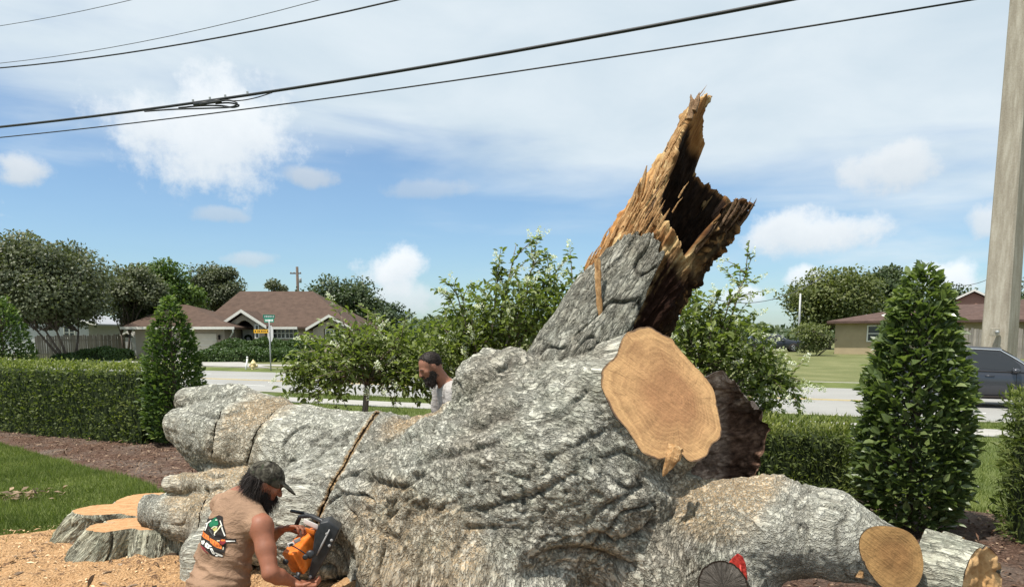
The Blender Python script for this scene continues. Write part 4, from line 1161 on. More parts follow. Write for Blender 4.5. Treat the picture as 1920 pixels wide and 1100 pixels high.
def make_car(loc, heading, L, Wd, H, paint, label, clear=0.22):
    t = empty('car', loc, label, 'car')
    M0 = Matrix.Translation(loc) @ Matrix.Rotation(heading, 4, 'Z')
    hl = L / 2; hw = Wd / 2; belt = H * 0.60
    xs = np.linspace(-hl, hl, 61)
    roof = np.interp(xs / hl, [-1, -0.985, -0.94, -0.80, -0.62, -0.2, 0.10, 0.40, 0.52, 0.85, 0.96, 1.0],
                     [0.52 * H, 0.63 * H, 0.72 * H, 0.93 * H, 0.985 * H, 1.0 * H, 0.975 * H, 0.70 * H, 0.645 * H, 0.585 * H, 0.50 * H, 0.38 * H])
    bel = np.minimum(np.interp(xs / hl, [-1, -0.9, 0.4, 0.9, 1], [0.60 * H, 0.625 * H, 0.585 * H, 0.55 * H, 0.36 * H]), roof - 0.02)
    wid = np.interp(xs / hl, [-1, -0.96, -0.85, 0.7, 0.9, 0.97, 1], [0.78, 0.9, 0.985, 1.0, 0.93, 0.82, 0.66]) * hw
    bot = np.interp(xs / hl, [-1, -0.9, 0.9, 1], [0.34, clear, clear, 0.30])
    V = []; Fc = []; NR = 17
    def ring(i):
        w, zb, zt, zr = wid[i], bot[i], bel[i], roof[i]
        up = max(zr - zt, 0.0); tw = w * (1 - 0.24 * min(1, up / (0.36 * H)))
        half = [(0, zb), (w * 0.86, zb), (w * 0.965, zb + 0.07), (w * 0.99, lerp(zb, zt, 0.42)), (w, lerp(zb, zt, 0.72)), (w * 0.965, zt),
                (lerp(w * 0.955, tw, 0.55), lerp(zt, zr, 0.55)), (tw * 0.97, lerp(zt, zr, 0.9)), (tw * 0.80, zr)]
        return [(xs[i], y, z) for y, z in half] + [(xs[i], -y, z) for y, z in half[:0:-1]]
    for i in range(len(xs)): V += ring(i)
    for i in range(len(xs) - 1):
        for k in range(NR): Fc.append((i * NR + k, i * NR + (k + 1) % NR, (i + 1) * NR + (k + 1) % NR, (i + 1) * NR + k))
    Fc += [tuple(range(NR)), tuple((len(xs) - 1) * NR + k for k in range(NR - 1, -1, -1))]
    V = [tuple(M0 @ Vector(v)) for v in V]
    mb = MB(); mb.add(V, Fc); mb.build('body', paint, t, True)
    def side_pt(f, u, s, out=0.0):
        """f in -1..1 along, u 0..1 from belt to roof edge"""
        x = f * hl; w = np.interp(x, xs, wid); zt = np.interp(x, xs, bel); zr = np.interp(x, xs, roof)
        up = max(zr - zt, 0); tw = w * (1 - 0.24 * min(1, up / (0.36 * H)))
        y = np.interp(u, [0, 0.55, 0.9], [w * 0.965, lerp(w * 0.955, tw, 0.55), tw * 0.97]) + out
        return M0 @ Vector((x, s * y, lerp(zt, zr, u)))
    wins = [(-0.86, -0.66), (-0.62, -0.26), (-0.22, 0.20)]
    for s in (-1, 1):
        for (a, c) in wins:
            mb = MB(); n = 10; P = []
            for k in range(n + 1):
                f = lerp(a, c, k / n); P += [side_pt(f, 0.06, s, 0.008), side_pt(f, 0.45, s, 0.014), side_pt(f, 0.84, s, 0.006)]
            if c > 0.1:
                P += [side_pt(0.30, 0.06, s, 0.008), side_pt(0.30, 0.4, s, 0.012), side_pt(0.285, 0.55, s, 0.008)]; n += 1
            mb.add(P, [(3 * k + j, 3 * k + 3 + j, 3 * k + 4 + j, 3 * k + 1 + j) for k in range(n) for j in (0, 1)])
            mb.build('side_window', M_cglass, t, True)
        tp = [side_pt(f, 0.90, s, 0.014) for f in np.linspace(-0.84, 0.10, 14)] + [side_pt(f, u, s, 0.016) for f, u in ((0.2, 0.88), (0.3, 0.80), (0.36, 0.62))]
        MB().tube(tp, 0.017, 6).build('window_trim', M_chrome, t, True)
        MB().tube([side_pt(f, 0.0, s, 0.012) for f in np.linspace(-0.86, 0.34, 14)], 0.012, 6).build('belt_trim', M_dark, t, True)
        for f in (-0.50, -0.04):
            q = side_pt(f, 0, s, 0.0) - Vector((0, 0, 0.12))
            q2 = side_pt(f + 0.085, 0, s, 0.0) - Vector((0, 0, 0.12))
            off = (M0.to_3x3() @ Vector((0, s, 0))) * 0.035
            MB().tube([q + off * 0.5, q + off, q2 + off, q2 + off * 0.5], 0.016, 6).build('door_handle', paint, t, True)
        for f in (-0.24, 0.26, -0.68):       # door gaps
            x = f * hl
            pts = []
            for u in np.linspace(0.12, 0.97, 7):
                w = np.interp(x, xs, wid); zb, zt = np.interp(x, xs, bot), np.interp(x, xs, bel)
                y = np.interp(u, [0, 0.1, 0.42, 0.72, 1], [w * 0.9, w * 0.965, w * 0.99, w, w * 0.965]); pts.append(M0 @ Vector((x, s * (y + 0.001), lerp(zb, zt, u))))
            MB().tube(pts, 0.006, 5).build('door_gap', M_dark, t, True)
        q = side_pt(0.245, 0.1, s, 0.10)
        mi = MB().lathe([(0.02, -0.09), (0.085, -0.06), (0.095, 0.02), (0.06, 0.09), (0.01, 0.11)], 12, Matrix.Translation(q) @ Matrix.Rotation(heading, 4, 'Z') @ Matrix.Rotation(R(90), 4, 'Y') @ Matrix.Diagonal((0.8, 1.2, 1, 1))).build('mirror', paint, t, True)
        MB().tube([side_pt(0.24, 0.02, s, -0.01), q - Vector((0, 0, 0.06))], 0.025, 6).build('mirror_arm', M_dark, mi, True)
        sl = [M0 @ Vector((f * hl, s * (np.interp(f * hl, xs, wid) * 0.975), np.interp(f * hl, xs, bot) + 0.06)) for f in np.linspace(-0.48, 0.5, 8)]
        MB().tube(sl, 0.035, 6).build('sill_trim', M_dark, t, True)
        for f in (-0.60, 0.61):
            rr = H * 0.215; x = f * hl
            T = M0 @ Matrix.Translation((x, s * (hw - 0.16), rr)) @ Matrix.Rotation(R(-90 * s), 4, 'X')
            ar = MB().lathe([(rr + 0.075, 0.0), (rr + 0.075, 0.164), (rr * 0.3, 0.165)], 28, T); ar.build('wheel_arch', M_dark, t, True)
            wh = MB().lathe([(rr * 0.7, 0.02), (rr * 0.97, 0.0), (rr, 0.06), (rr, 0.15), (rr * 0.95, 0.182), (rr * 0.72, 0.186), (rr * 0.70, 0.15)], 28, T).build('wheel', M_tyre, t, True)
            rb = MB().lathe([(rr * 0.70, 0.168), (rr * 0.64, 0.183), (rr * 0.60, 0.166)], 24, T, False)
            for kk in range(5):
                A = T @ Matrix.Rotation(2 * math.pi * kk / 5, 4, 'Z'); rb.box((rr * 0.08, -rr * 0.09, 0.166), (rr * 0.63, rr * 0.09, 0.182), A)
            rb.lathe([(rr * 0.16, 0.16), (rr * 0.15, 0.19)], 12, T); rb.build('rim', M_rim, wh)
        MB().lathe([(0.02, -0.10), (0.11, -0.05), (0.12, 0.05), (0.02, 0.10)], 12, M0 @ Matrix.Translation((hl * 0.93, s * hw * 0.76, H * 0.48)) @ Matrix.Rotation(R(90), 4, 'X')).build('headlight', M_hlamp, t, True)
        MB().box((-hl - 0.005, s * hw * 0.55 - 0.18, H * 0.50), (-hl + 0.14, s * hw * 0.55 + 0.18, H * 0.60), M0).build('tail_light', M_lamp, t, bevel=0.03)
    # windscreen and rear window
    for nm, (f0, f1) in (('windscreen', (0.125, 0.385)), ('rear_window', (-0.80, -0.945))):
        P = []
        for f in np.linspace(f0, f1, 6):
            x = f * hl; w = np.interp(x, xs, wid) * 0.70; z = np.interp(x, xs, roof) + 0.008
            P += [M0 @ Vector((x, -w, z - 0.012)), M0 @ Vector((x, 0, z)), M0 @ Vector((x, w, z - 0.012))]
        mb = MB(); mb.add(P, [(3 * k + j, 3 * k + 3 + j, 3 * k + 4 + j, 3 * k + 1 + j) for k in range(5) for j in (0, 1)]); mb.build(nm, M_cglass, t, True)
    return t
hd = math.atan2(RD[1], RD[0])
pc = W(1905, 768, 20.3)
s_c = SAL(pc) - 0.75; o_c = OFF(pc) + 0.4
make_car(tuple(so(s_c, o_c, -0.15)), hd, 4.75, 1.9, 1.68, car_paint('paint_grey', (0.045, 0.047, 0.057)), 'dark grey car driving along the road behind the cone shrub', 0.25)
pk = W(1452, 660, 62)
make_car((pk[0], 62, gz(pk[0], 62) + 0.03), R(-14), 4.6, 1.8, 1.45, car_paint('paint_navy', (0.03, 0.035, 0.048)), 'small dark car parked across the road beside the tan house', 0.2)
# ================================================================== cone shrubs, hedges, crape myrtles
LM['cone'] = leaf_mat('leaf_cone', (0.06, 0.088, 0.030), (0.12, 0.165, 0.058), (0.25, 0.30, 0.12), 0.36, 0.28, 0.55)
LM['cone_s'] = leaf_mat('leaf_cone_far', (0.045, 0.078, 0.022), (0.095, 0.15, 0.042), (0.22, 0.28, 0.09), 0.34, 0.4, 0.4)  # leaf colour of the two farther cone shrubs
M_stem = simple_mat('stem_bark', (0.13, 0.10, 0.075), 0.9, 0.15, 0.25, 20, 0.4, 50)
def cone_r(t, rmax):                       # radius of a clipped cone shrub at height fraction t
    return rmax * np.interp(t, [0, 0.06, 0.18, 0.34, 0.55, 0.75, 0.9, 0.97, 1.0], [0.62, 0.84, 0.97, 1.0, 0.90, 0.66, 0.38, 0.20, 0.05])
def cone_shrub(px, Y, H, rmax, n, label, mat, leafL, singles=0, base_px=None):
    p = W(px, 700, Y); x, g = p[0], gz(p[0], Y) + 0.02
    t = empty('cone_shrub', (x, Y, g), label, 'shrub', 'clipped cone shrubs in the hedge row')
    mb = MB()
    mb.tube([(x, Y, g - 0.05), (x + 0.02, Y, g + H * 0.5), (x, Y, g + H * 0.96)], [0.04, 0.025, 0.006], 8)
    for k in range(60):
        z = H * random.uniform(0.06, 0.9); a = random.uniform(0, 6.28); r = float(cone_r(np.array(z / H), rmax)) * 0.85
        mb.tube([(x, Y, g + z * 0.85), (x + r * 0.5 * math.cos(a), Y + r * 0.5 * math.sin(a), g + z * 0.95), (x + r * math.cos(a), Y + r * math.sin(a), g + z + 0.05)], [0.012, 0.008, 0.003], 5)
    mb.build('stem', M_stem, t, True)
    def make(n, shell):
        tt = np.interp(rng.random(n), np.linspace(0, 1, 50), np.interp(np.linspace(0, 1, 50), np.cumsum(np.concatenate([[0], cone_r(np.linspace(0, 1, 49), 1) + 0.15])) / np.sum(cone_r(np.linspace(0, 1, 49), 1) + 0.15), np.linspace(0, 1, 50)))
        a = rng.uniform(0, 2 * math.pi, n)
        lump = 1 + 0.10 * fbm(np.stack([np.cos(a) * 2.2, np.sin(a) * 2.2, tt * 6 + px], -1), 3)
        rr = cone_r(tt, rmax) * lump * (1 - shell * rng.random(n) ** 1.6)
        out = np.stack([np.cos(a), np.sin(a), np.full(n, 0.35)], -1)
        P = np.stack([x + rr * np.cos(a), Y + rr * np.sin(a), g + 0.05 + tt * H * 0.985], -1)
        D = unit(out * 0.9 + rdir(n) * 0.75 + np.array([0, 0, 0.25])); Nn = unit(np.array([0, 0, 1.0]) + out * 0.45 + rdir(n) * 0.45)
        L = leafL * rng.uniform(0.65, 1.25, n)
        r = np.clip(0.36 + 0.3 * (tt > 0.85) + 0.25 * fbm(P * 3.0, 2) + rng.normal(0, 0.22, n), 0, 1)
        return P, D, Nn, L, L * rng.uniform(0.46, 0.64, n), r
    P, D, Nn, L, Wd, r = make(n, 0.55)
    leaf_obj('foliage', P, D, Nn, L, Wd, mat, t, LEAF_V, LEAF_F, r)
    # shoots that stick out
    k = n // 14
    P, D, Nn, L, Wd, r = make(k, 0.0); P += unit(P - np.array([x, Y, g + H * 0.4])) * rng.uniform(0, 0.06, k)[:, None] ; r = np.clip(r + 0.25, 0, 1)
    leaf_obj('foliage', P, D, Nn, L, Wd, mat, t, LEAF_V, LEAF_F, r)
    if singles:
        var = []
        for v in range(8):
            me = mesh_np('leaf', LEAF_V * np.array([0.5, 1, 1]) , LEAF_F, False, {'rnd': np.full(len(LEAF_V), [0.2, 0.35, 0.5, 0.62, 0.75, 0.85, 0.3, 0.45][v])}); me.materials.append(mat); var.append(me)
        P, D, Nn, L, Wd, r = make(singles * 3, 0.04)
        f = P[:, 1] < Y - rmax * 0.12; P, D, Nn, L = P[f][:singles], D[f][:singles], Nn[f][:singles], L[f][:singles]
        S, D, Z = frames(D, Nn)
        inv = Matrix.Translation((-x, -Y, -g))
        for i in range(len(P)):
            o = bpy.data.objects.new('leaf', var[i % 8]); COL.objects.link(o); o.parent = t
            s = L[i] * 1.1
            Mx = Matrix(((S[i][0], D[i][0], Z[i][0], P[i][0]), (S[i][1], D[i][1], Z[i][1], P[i][1]), (S[i][2], D[i][2], Z[i][2], P[i][2]), (0, 0, 0, 1)))
            o.matrix_local = inv @ Mx @ Matrix.Scale(s, 4)
    return t
cone_shrub(1720, 6.85, 2.42, 0.455, 4900, 'large glossy dark green cone shrub behind the sawn limb, nearest of the cones', LM['cone'], 0.105, 300)
cone_shrub(324, 12.3, 2.4, 0.47, 5200, 'dark green cone shrub at the end of the long clipped hedge', LM['cone_s'], 0.085)
cone_shrub(8, 16.2, 2.62, 0.66, 5200, 'cone shrub behind the long clipped hedge at the picture edge', LM['cone_s'], 0.09)

LM['hedge_s'] = leaf_mat('leaf_hedge', (0.052, 0.074, 0.02), (0.125, 0.158, 0.04), (0.30, 0.32, 0.10), 0.38, 0.5, 0.25)
NARROW_V = LEAF_V.copy()
def hedge(s0, s1, oc, hw, H, n, label, leafL=0.055, bend=0.0, narrow=False, mat=None):
    mid = so((s0 + s1) / 2, oc); g = 0.0
    t = empty('hedge', (mid[0], mid[1], g), label, 'hedge', 'clipped hedges')
    L = s1 - s0; A_top, A_f, A_e = L * 2 * hw, L * H, 2 * hw * H
    tot = A_top + 2 * A_f + 2 * A_e
    def oc_at(s): return oc + bend * ((s - s0) / L - 1) ** 1 
    def face(k, m):
        u = rng.random(m); v = rng.random(m)
        if k == 0: return np.stack([s0 + u * L, (v * 2 - 1) * hw, np.full(m, H)], -1), np.tile([0, 0, 1.0], (m, 1))
        if k == 1: return np.stack([s0 + u * L, np.full(m, -hw), v * H], -1), np.tile([0, -1.0, 0], (m, 1))
        if k == 2: return np.stack([s0 + u * L, np.full(m, hw), v * H], -1), np.tile([0, 1.0, 0], (m, 1))
        if k == 3: return np.stack([np.full(m, s0), (u * 2 - 1) * hw, v * H], -1), np.tile([-1.0, 0, 0], (m, 1))
        return np.stack([np.full(m, s1), (u * 2 - 1) * hw, v * H], -1), np.tile([1.0, 0, 0], (m, 1))
    P, N = [], []
    for k, a in enumerate((A_top, A_f, A_f, A_e, A_e)):
        p, q = face(k, int(n * a / tot)); P.append(p); N.append(q)
    P = np.concatenate(P); N = np.concatenate(N); n = len(P)
    P = P + N * (0.05 * fbm(P * 3.2, 3) + 0.03 * rng.normal(size=n) - 0.10 * rng.random(n) ** 2.5)[:, None]
    # rounded corners
    P[:, 2] -= 0.05 * (np.abs(P[:, 1]) / hw > 0.85) * (P[:, 2] > H * 0.93)
    Wp = RD * P[:, 0:1] + RN * (P[:, 1] + oc_at(P[:, 0]))[:, None]; Wp[:, 2] = P[:, 2] + 0.03
    Nw = RD * N[:, 0:1] + RN * N[:, 1:2]; Nw[:, 2] = N[:, 2]
    D = unit(Nw * 0.7 + rdir(n) * 0.9 + np.array([0, 0, 0.45])); Nn = unit(Nw * 0.6 + rdir(n) * 0.7 + np.array([0, 0, 0.6]))
    LL = leafL * rng.uniform(0.6, 1.4, n)
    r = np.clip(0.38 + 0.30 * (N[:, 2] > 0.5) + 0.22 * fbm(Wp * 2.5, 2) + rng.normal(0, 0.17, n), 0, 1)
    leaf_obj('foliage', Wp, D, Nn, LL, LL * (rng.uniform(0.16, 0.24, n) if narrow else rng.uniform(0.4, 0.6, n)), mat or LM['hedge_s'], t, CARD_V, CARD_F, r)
    # twiggy inside
    mb = MB(); ns = max(2, int(L / 0.4))
    V = []; Fc = []
    prof = [(-0.86, 0.0), (-0.84, 0.6), (-0.80, 0.93), (0, 0.95), (0.80, 0.93), (0.84, 0.6), (0.86, 0.0)]
    for i in range(ns + 1):
        s = lerp(s0 + 0.07, s1 - 0.07, i / ns)
        for (a, z) in prof:
            q = so(s, oc_at(s) + a * hw, z * H); V.append(q)
    k = len(prof)
    for i in range(ns):
        for j in range(k - 1): Fc.append((i * k + j, (i + 1) * k + j, (i + 1) * k + j + 1, i * k + j + 1))
    Fc += [tuple(range(k)), tuple(ns * k + j for j in range(k - 1, -1, -1))]
    mb.add(V, Fc); mb.build('twigs', M_core, t)
    return t
# frame positions along the row
sL = SAL(W(258, 840, 12.15)); oL = OFF(W(258, 840, 12.15))
hedge(sL - 13.0, sL, oL + 0.55, 0.48, 1.27, 30000, 'long clipped green hedge along the mulch bed', 0.06, bend=-0.0)
sM = SAL(W(1590, 900, 7.4)); oM = OFF(W(1590, 900, 7.4))
hedge(sM - 2.6, sM, oM + 0.35, 0.42, 0.86, 14000, 'short clipped hedge between the rotten log and the glossy cone shrub', 0.075, narrow=True)
sR = SAL(W(1887, 1000, 6.35)); oR = OFF(W(1887, 1000, 6.35))
hedge(sR + 0.05, sR + 3.5, oR + 0.40, 0.42, 1.30, 12000, 'clipped hedge at the picture edge beyond the glossy cone shrub', 0.085, narrow=True)

# crape myrtles
LM['myrtle'] = leaf_mat('leaf_myrtle', (0.078, 0.105, 0.030), (0.17, 0.21, 0.060), (0.30, 0.34, 0.12), 0.45, 0.42, 0.35)
M_petal = leaf_mat('petal_white', (0.62, 0.64, 0.52), (0.78, 0.78, 0.70), (0.86, 0.86, 0.80), 0.35, 0.7, 0.1)
m, nt, b = new_mat('myrtle_bark', 0.8, (0.26, 0.21, 0.16), 0.2)
co = nt.objco(); f = nt.noise(nt.scalev(co, (14, 14, 2)), 2, 4, 0.6)
nt.put(b.inputs['Base Color'], nt.ramp(f, [(0.35, (0.13, 0.10, 0.08)), (0.7, (0.30, 0.25, 0.20))])); M_mbark = m
def bez(a, b_, c, n=8):
    t = np.linspace(0, 1, n)[:, None]; return (1 - t) ** 2 * a + 2 * t * (1 - t) * b_ + t * t * c
def myrtle(px, Y, base_py, tips, label, dens=1.0, n_sub=7, flower=0.5, fill=None, depth=0.9, fork_z=0.95, leaf=0.086):
    """tips: (px, py, dY) of the main branch ends"""
    p = W(px, 700, Y); g = 0.0; base = np.array([p[0], Y, g])
    t = empty('crape_myrtle', tuple(base), label, 'tree', 'crape myrtles behind the fallen trunk')
    mb = MB(); LP, LD, LN, LL, LR = [], [], [], [], []; FP = []
    fork = base + np.array([0.03, 0, fork_z])
    mb.tube([base - np.array([0, 0, .1]), base + np.array([-0.03, 0, fork_z * 0.55]), fork], [0.05, 0.042, 0.036], 8)
    for (tx, ty, dY) in tips:
        tip = W(tx, ty, Y + dY)
        mid = lerp(fork, tip, 0.45) + np.array([0, 0, 0.26 * np.linalg.norm((tip - fork)[:2]) + 0.06])
        main = bez(fork, mid, tip, 10)
        mb.tube(main, np.linspace(0.022, 0.004, 10), 6)
        twigs = [main[4:]]
        for k in range(n_sub):
            i = random.randint(3, 8); a = main[i]; d = unit(main[min(i + 1, 9)] - main[i - 1])
            e = a + (unit(d * 0.8 + rdir(1)[0] * 0.9 + np.array([0, 0, 0.1])) * random.uniform(0.22, 0.5))
            tw = bez(a, lerp(a, e, 0.5) + np.array([0, 0, 0.06]), e - np.array([0, 0, 0.05 * random.random()]), 6)
            mb.tube(tw, np.linspace(0.007, 0.002, 6), 5); twigs.append(tw)
        for tw in twigs:
            ln = np.linalg.norm(np.diff(tw, axis=0), axis=1).sum(); m = max(6, int(ln / 0.026 * dens))
            ts = np.sort(rng.random(m)) * (len(tw) - 1.001); i = ts.astype(int); fr = (ts - i)[:, None]
            pos = tw[i] * (1 - fr) + tw[i + 1] * fr; d = unit(tw[i + 1] - tw[i])
            side = unit(np.cross(d, np.array([0, 0, 1.0])) + 1e-6) * np.where(np.arange(m) % 2, 1, -1)[:, None]
            LP.append(pos + rng.normal(0, 0.012, pos.shape)); LD.append(unit(side * 0.8 + d * 0.5 + rdir(m) * 0.45 + np.array([0, 0, -0.12])))
            LN.append(unit(np.array([0, 0, 1.0]) + rdir(m) * 0.55)); LL.append(leaf * rng.uniform(0.6, 1.25, m)); LR.append(np.clip(rng.normal(0.45, 0.22, m), 0, 1))
            if random.random() < flower: FP.append((tw[-1], unit(tw[-1] - tw[-2])))
    if fill:
        for (fx, fy, rx, ry, m) in fill:
            c = W(fx, fy, Y); q = rdir(m) * (rng.random(m) ** 0.4)[:, None] * np.array([rx * PXM(Y), depth * rx * PXM(Y), ry * PXM(Y)])
            q *= (1 + 0.25 * fbm(unit(q) * 2.4 + fx, 2))[:, None]
            LP.append(c + q); LD.append(unit(rdir(m) + q * 0.6)); LN.append(unit(np.array([0, 0, 1.0]) + rdir(m) * 0.6)); LL.append(leaf * rng.uniform(0.6, 1.25, m))
            LR.append(np.clip(rng.normal(0.45, 0.22, m), 0, 1))
            for k in range(max(3, m // 260)):
                e = c + q[rng.integers(m)]; mb.tube(bez(fork, lerp(fork, e, .5) + np.array([0, 0, .2]), e, 6), np.linspace(0.012, 0.002, 6), 5)
    mb.build('trunk', M_mbark, t, True)
    LP, LD, LN, LL, LR = map(np.concatenate, (LP, LD, LN, LL, LR))
    leaf_obj('crown', LP, LD, LN, LL, LL * rng.uniform(0.45, 0.6, len(LL)), LM['myrtle'], t, LEAF_V, LEAF_F, LR)
    # white flower panicles
    fp = []
    for e, d in FP:
        m = random.randint(30, 70); u = rng.random(m)[:, None]
        fp.append(e + d * (u * 0.16 - 0.02) + rdir(m) * (0.045 * (1 - u * 0.7)))
    if fp:
        fp = np.concatenate(fp); m = len(fp)
        leaf_obj('blossom', fp, rdir(m), rdir(m), rng.uniform(0.012, 0.028, m), rng.uniform(0.012, 0.026, m), M_petal, t, CARD_V, CARD_F)
    return t
myrtle(684, 9.4, 757, [(530, 700, -.2), (545, 735, .1), (600, 640, .1), (640, 600, -.2), (690, 585, .1), (725, 600, .3), (760, 640, -.3), (790, 690, .2), (735, 715, -.4), (610, 720, -.3), (575, 665, .3), (660, 660, -.5), (800, 735, .0), (840, 640, .2), (700, 640, .6), (640, 722, .2), (725, 735, -.3), (765, 738, .3), (585, 748, -.1), (850, 712, .1), (655, 700, -.6)],
       'low spreading crape myrtle in front of the road and brown-roofed house', 1.0, 8, 0.16, [(690, 650, 120, 48, 800), (600, 690, 75, 40, 380), (560, 715, 40, 30, 160), (770, 665, 85, 62, 560), (650, 712, 60, 26, 170), (745, 718, 55, 26, 170)], fork_z=1.22)
myrtle(905, 9.0, 757, [(968, 458, 0), (1012, 470, .2), (935, 500, -.2), (1050, 500, .1), (1095, 505, .3), (862, 540, -.1), (838, 545, .2), (905, 560, 0), (1000, 530, -.4), (880, 620, -.2), (1030, 570, .2), (820, 600, .1), (960, 560, .4), (850, 530, -.3)],
       'tall crape myrtle with white blossom behind the burl and broken limb', 1.1, 8, 0.55, [(960, 595, 115, 78, 1600), (860, 645, 95, 58, 1100), (1040, 565, 70, 55, 480), (800, 690, 60, 55, 450)])
myrtle(1320, 8.8, 757, [(1408, 486, .1), (1372, 545, -.1), (1300, 500, .2), (1275, 560, .1), (1335, 575, -.2), (1405, 600, .1), (1450, 660, .0), (1500, 720, -.1), (1505, 745, .1), (1440, 770, -.2), (1380, 640, .3), (1470, 700, .2), (1420, 740, .2), (1290, 620, -.2)],
       'crape myrtle with white blossom behind the big cut face', 1.1, 8, 0.8, [(1340, 640, 105, 60, 1300), (1420, 715, 70, 62, 850), (1280, 590, 60, 50, 420)])
# small grass-like tuft at the end of the hedge
# ================================================================== the fallen oak
def V3(a): return np.array(a, float)
def bark_material(name, tint=(1, 1, 1), dust=0.6, kerfs=(), dark=0.0, green=0.3):
    m, nt, b = new_mat(name, 0.93, (0.3, 0.3, 0.27), 0.12)
    q = nt.attr('bark_co'); co = nt.objco()
    big = nt.noise(co, 1.6, 4, 0.6); med = nt.noise(q, 8, 6, 0.68, 0.2)
    # bark fissures: wandering lines of several sizes along the grain
    warp = nt.vmath('ADD', q, nt.scalev(nt.vmath('SUBTRACT', nt.noise(q, 5, 3, 0.6, 0, 1), (0.5, 0.5, 0.5)), (0.12, 0.12, 0.12)))
    gap = nt.mrange(nt.math('ABSOLUTE', nt.math('SUBTRACT', nt.noise(warp, 12, 5, 0.62, 0.12), 0.5)), 0.0, 0.075)
    q2 = nt.vmath('ADD', nt.attr('bark_co2'), nt.scalev(nt.vmath('SUBTRACT', nt.noise(q, 4, 3, 0.6, 0, 1), (0.5, 0.5, 0.5)), (0.07, 0.07, 0.07)))
    gap2 = nt.mrange(nt.math('ABSOLUTE', nt.math('SUBTRACT', nt.noise(q2, 26, 4, 0.6, 0.1), 0.5)), 0.0, 0.07)
    fine = nt.noise(q, 80, 5, 0.75)
    lich = nt.mrange(nt.noise(co, 5.5, 6, 0.62), 0.46, 0.66)
    base = nt.ramp(med, [(0.28, (0.33, 0.305, 0.255)), (0.45, (0.52, 0.50, 0.43)), (0.60, (0.66, 0.64, 0.57)), (0.78, (0.80, 0.785, 0.72))])
    base = nt.mix(nt.math('MULTIPLY', lich, green), base, (0.42, 0.46, 0.37))
    pale = nt.mrange(nt.noise(co, 13, 5, 0.7), 0.55, 0.72)
    base = nt.mix(nt.math('MULTIPLY', pale, 0.5), base, (0.66, 0.66, 0.60))
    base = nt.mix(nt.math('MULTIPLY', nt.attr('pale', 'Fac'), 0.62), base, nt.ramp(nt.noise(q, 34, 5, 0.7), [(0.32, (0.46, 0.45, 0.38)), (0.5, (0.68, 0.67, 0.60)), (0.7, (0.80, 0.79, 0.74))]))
    brn = nt.mrange(big, 0.50, 0.66)
    base = nt.mix(nt.math('MULTIPLY', brn, 0.30), base, (0.27, 0.195, 0.14))
    gaps = nt.math('MULTIPLY', nt.math('ADD', nt.math('MULTIPLY', gap, 0.45), 0.55), nt.math('ADD', nt.math('MULTIPLY', gap2, 0.46), 0.54))
    gaps = nt.math('MULTIPLY', gaps, nt.ramp(fine, [(0.30, 0.50), (0.54, 1.1)]))
    gaps = nt.fmix(nt.math('MULTIPLY', nt.attr('pale', 'Fac'), 0.5), gaps, 0.95)
    base = nt.mix(1.0, base, gaps, 'MULTIPLY')
    crk = nt.attr('crack_shade', 'Fac')
    base = nt.mix(nt.math('MULTIPLY', crk, 0.75), base, (0.035, 0.026, 0.02))  # dark bark cracks, plus the painted shadow of the folds
    if dust > 0:
        nrm = nt.node('ShaderNodeNewGeometry').outputs['Normal']
        sep = nt.node('ShaderNodeSeparateXYZ'); nt.put(sep.inputs[0], nrm)
        up = nt.mrange(sep.outputs[2], 0.15, 0.85)
        dm = nt.math('ADD', nt.math('MULTIPLY', nt.noise(co, 2.3, 5, 0.62), 0.7), nt.math('MULTIPLY', nt.attr('dust', 'Fac'), 0.6))
        dm = nt.math('MULTIPLY', nt.mrange(dm, 0.56, 0.85), nt.math('ADD', nt.math('MULTIPLY', up, 0.65), 0.35))
        dm = nt.math('MULTIPLY', nt.math('MULTIPLY', dm, dust), nt.mrange(nt.noise(co, 90, 3, 0.7), 0.33, 0.6))
        base = nt.mix(dm, base, nt.ramp(nt.noise(co, 60, 3, 0.6), [(0.3, (0.50, 0.33, 0.17)), (0.7, (0.72, 0.53, 0.33))]))
    wob = nt.math('MULTIPLY', nt.math('SUBTRACT', nt.noise(co, 7, 4, 0.6), 0.5), 0.05)
    kd = None
    for (n, d, c, rad, w, dustw) in kerfs:
        dist = nt.math('ABSOLUTE', nt.math('ADD', nt.math('SUBTRACT', nt.vmath('DOT_PRODUCT', co, tuple(n)), d), wob))
        reg = nt.mrange(nt.vmath('DISTANCE', co, tuple(c)), rad, rad * 0.8)
        if dustw > 0:
            dd = nt.math('MULTIPLY', nt.math('MULTIPLY', nt.mrange(nt.math('ADD', dist, nt.math('MULTIPLY', nt.noise(co, 30, 4, 0.7), 0.05)), dustw + 0.025, 0.025), reg), 0.85)
            base = nt.mix(dd, base, (0.60, 0.36, 0.15))
        base = nt.mix(nt.math('MULTIPLY', nt.mrange(dist, w, w * 0.5), reg), base, (0.03, 0.02, 0.012))
    if dark > 0: base = nt.mix(dark, base, (0.03, 0.025, 0.022))
    base = nt.mix(1.0, base, tuple(a * b_ for a, b_ in zip(tint, (0.93, 0.925, 0.88))), 'MULTIPLY')
    nt.put(b.inputs['Base Color'], base)
    hgt = nt.math('ADD', nt.math('MULTIPLY', gap, 0.9), nt.math('MULTIPLY', gap2, 0.9))
    hgt = nt.math('ADD', hgt, nt.math('MULTIPLY', fine, 0.9))
    hgt = nt.math('ADD', hgt, nt.math('MULTIPLY', med, 1.0))
    nt.put(b.inputs['Normal'], nt.bump(hgt, 1.0, 0.013))
    return m

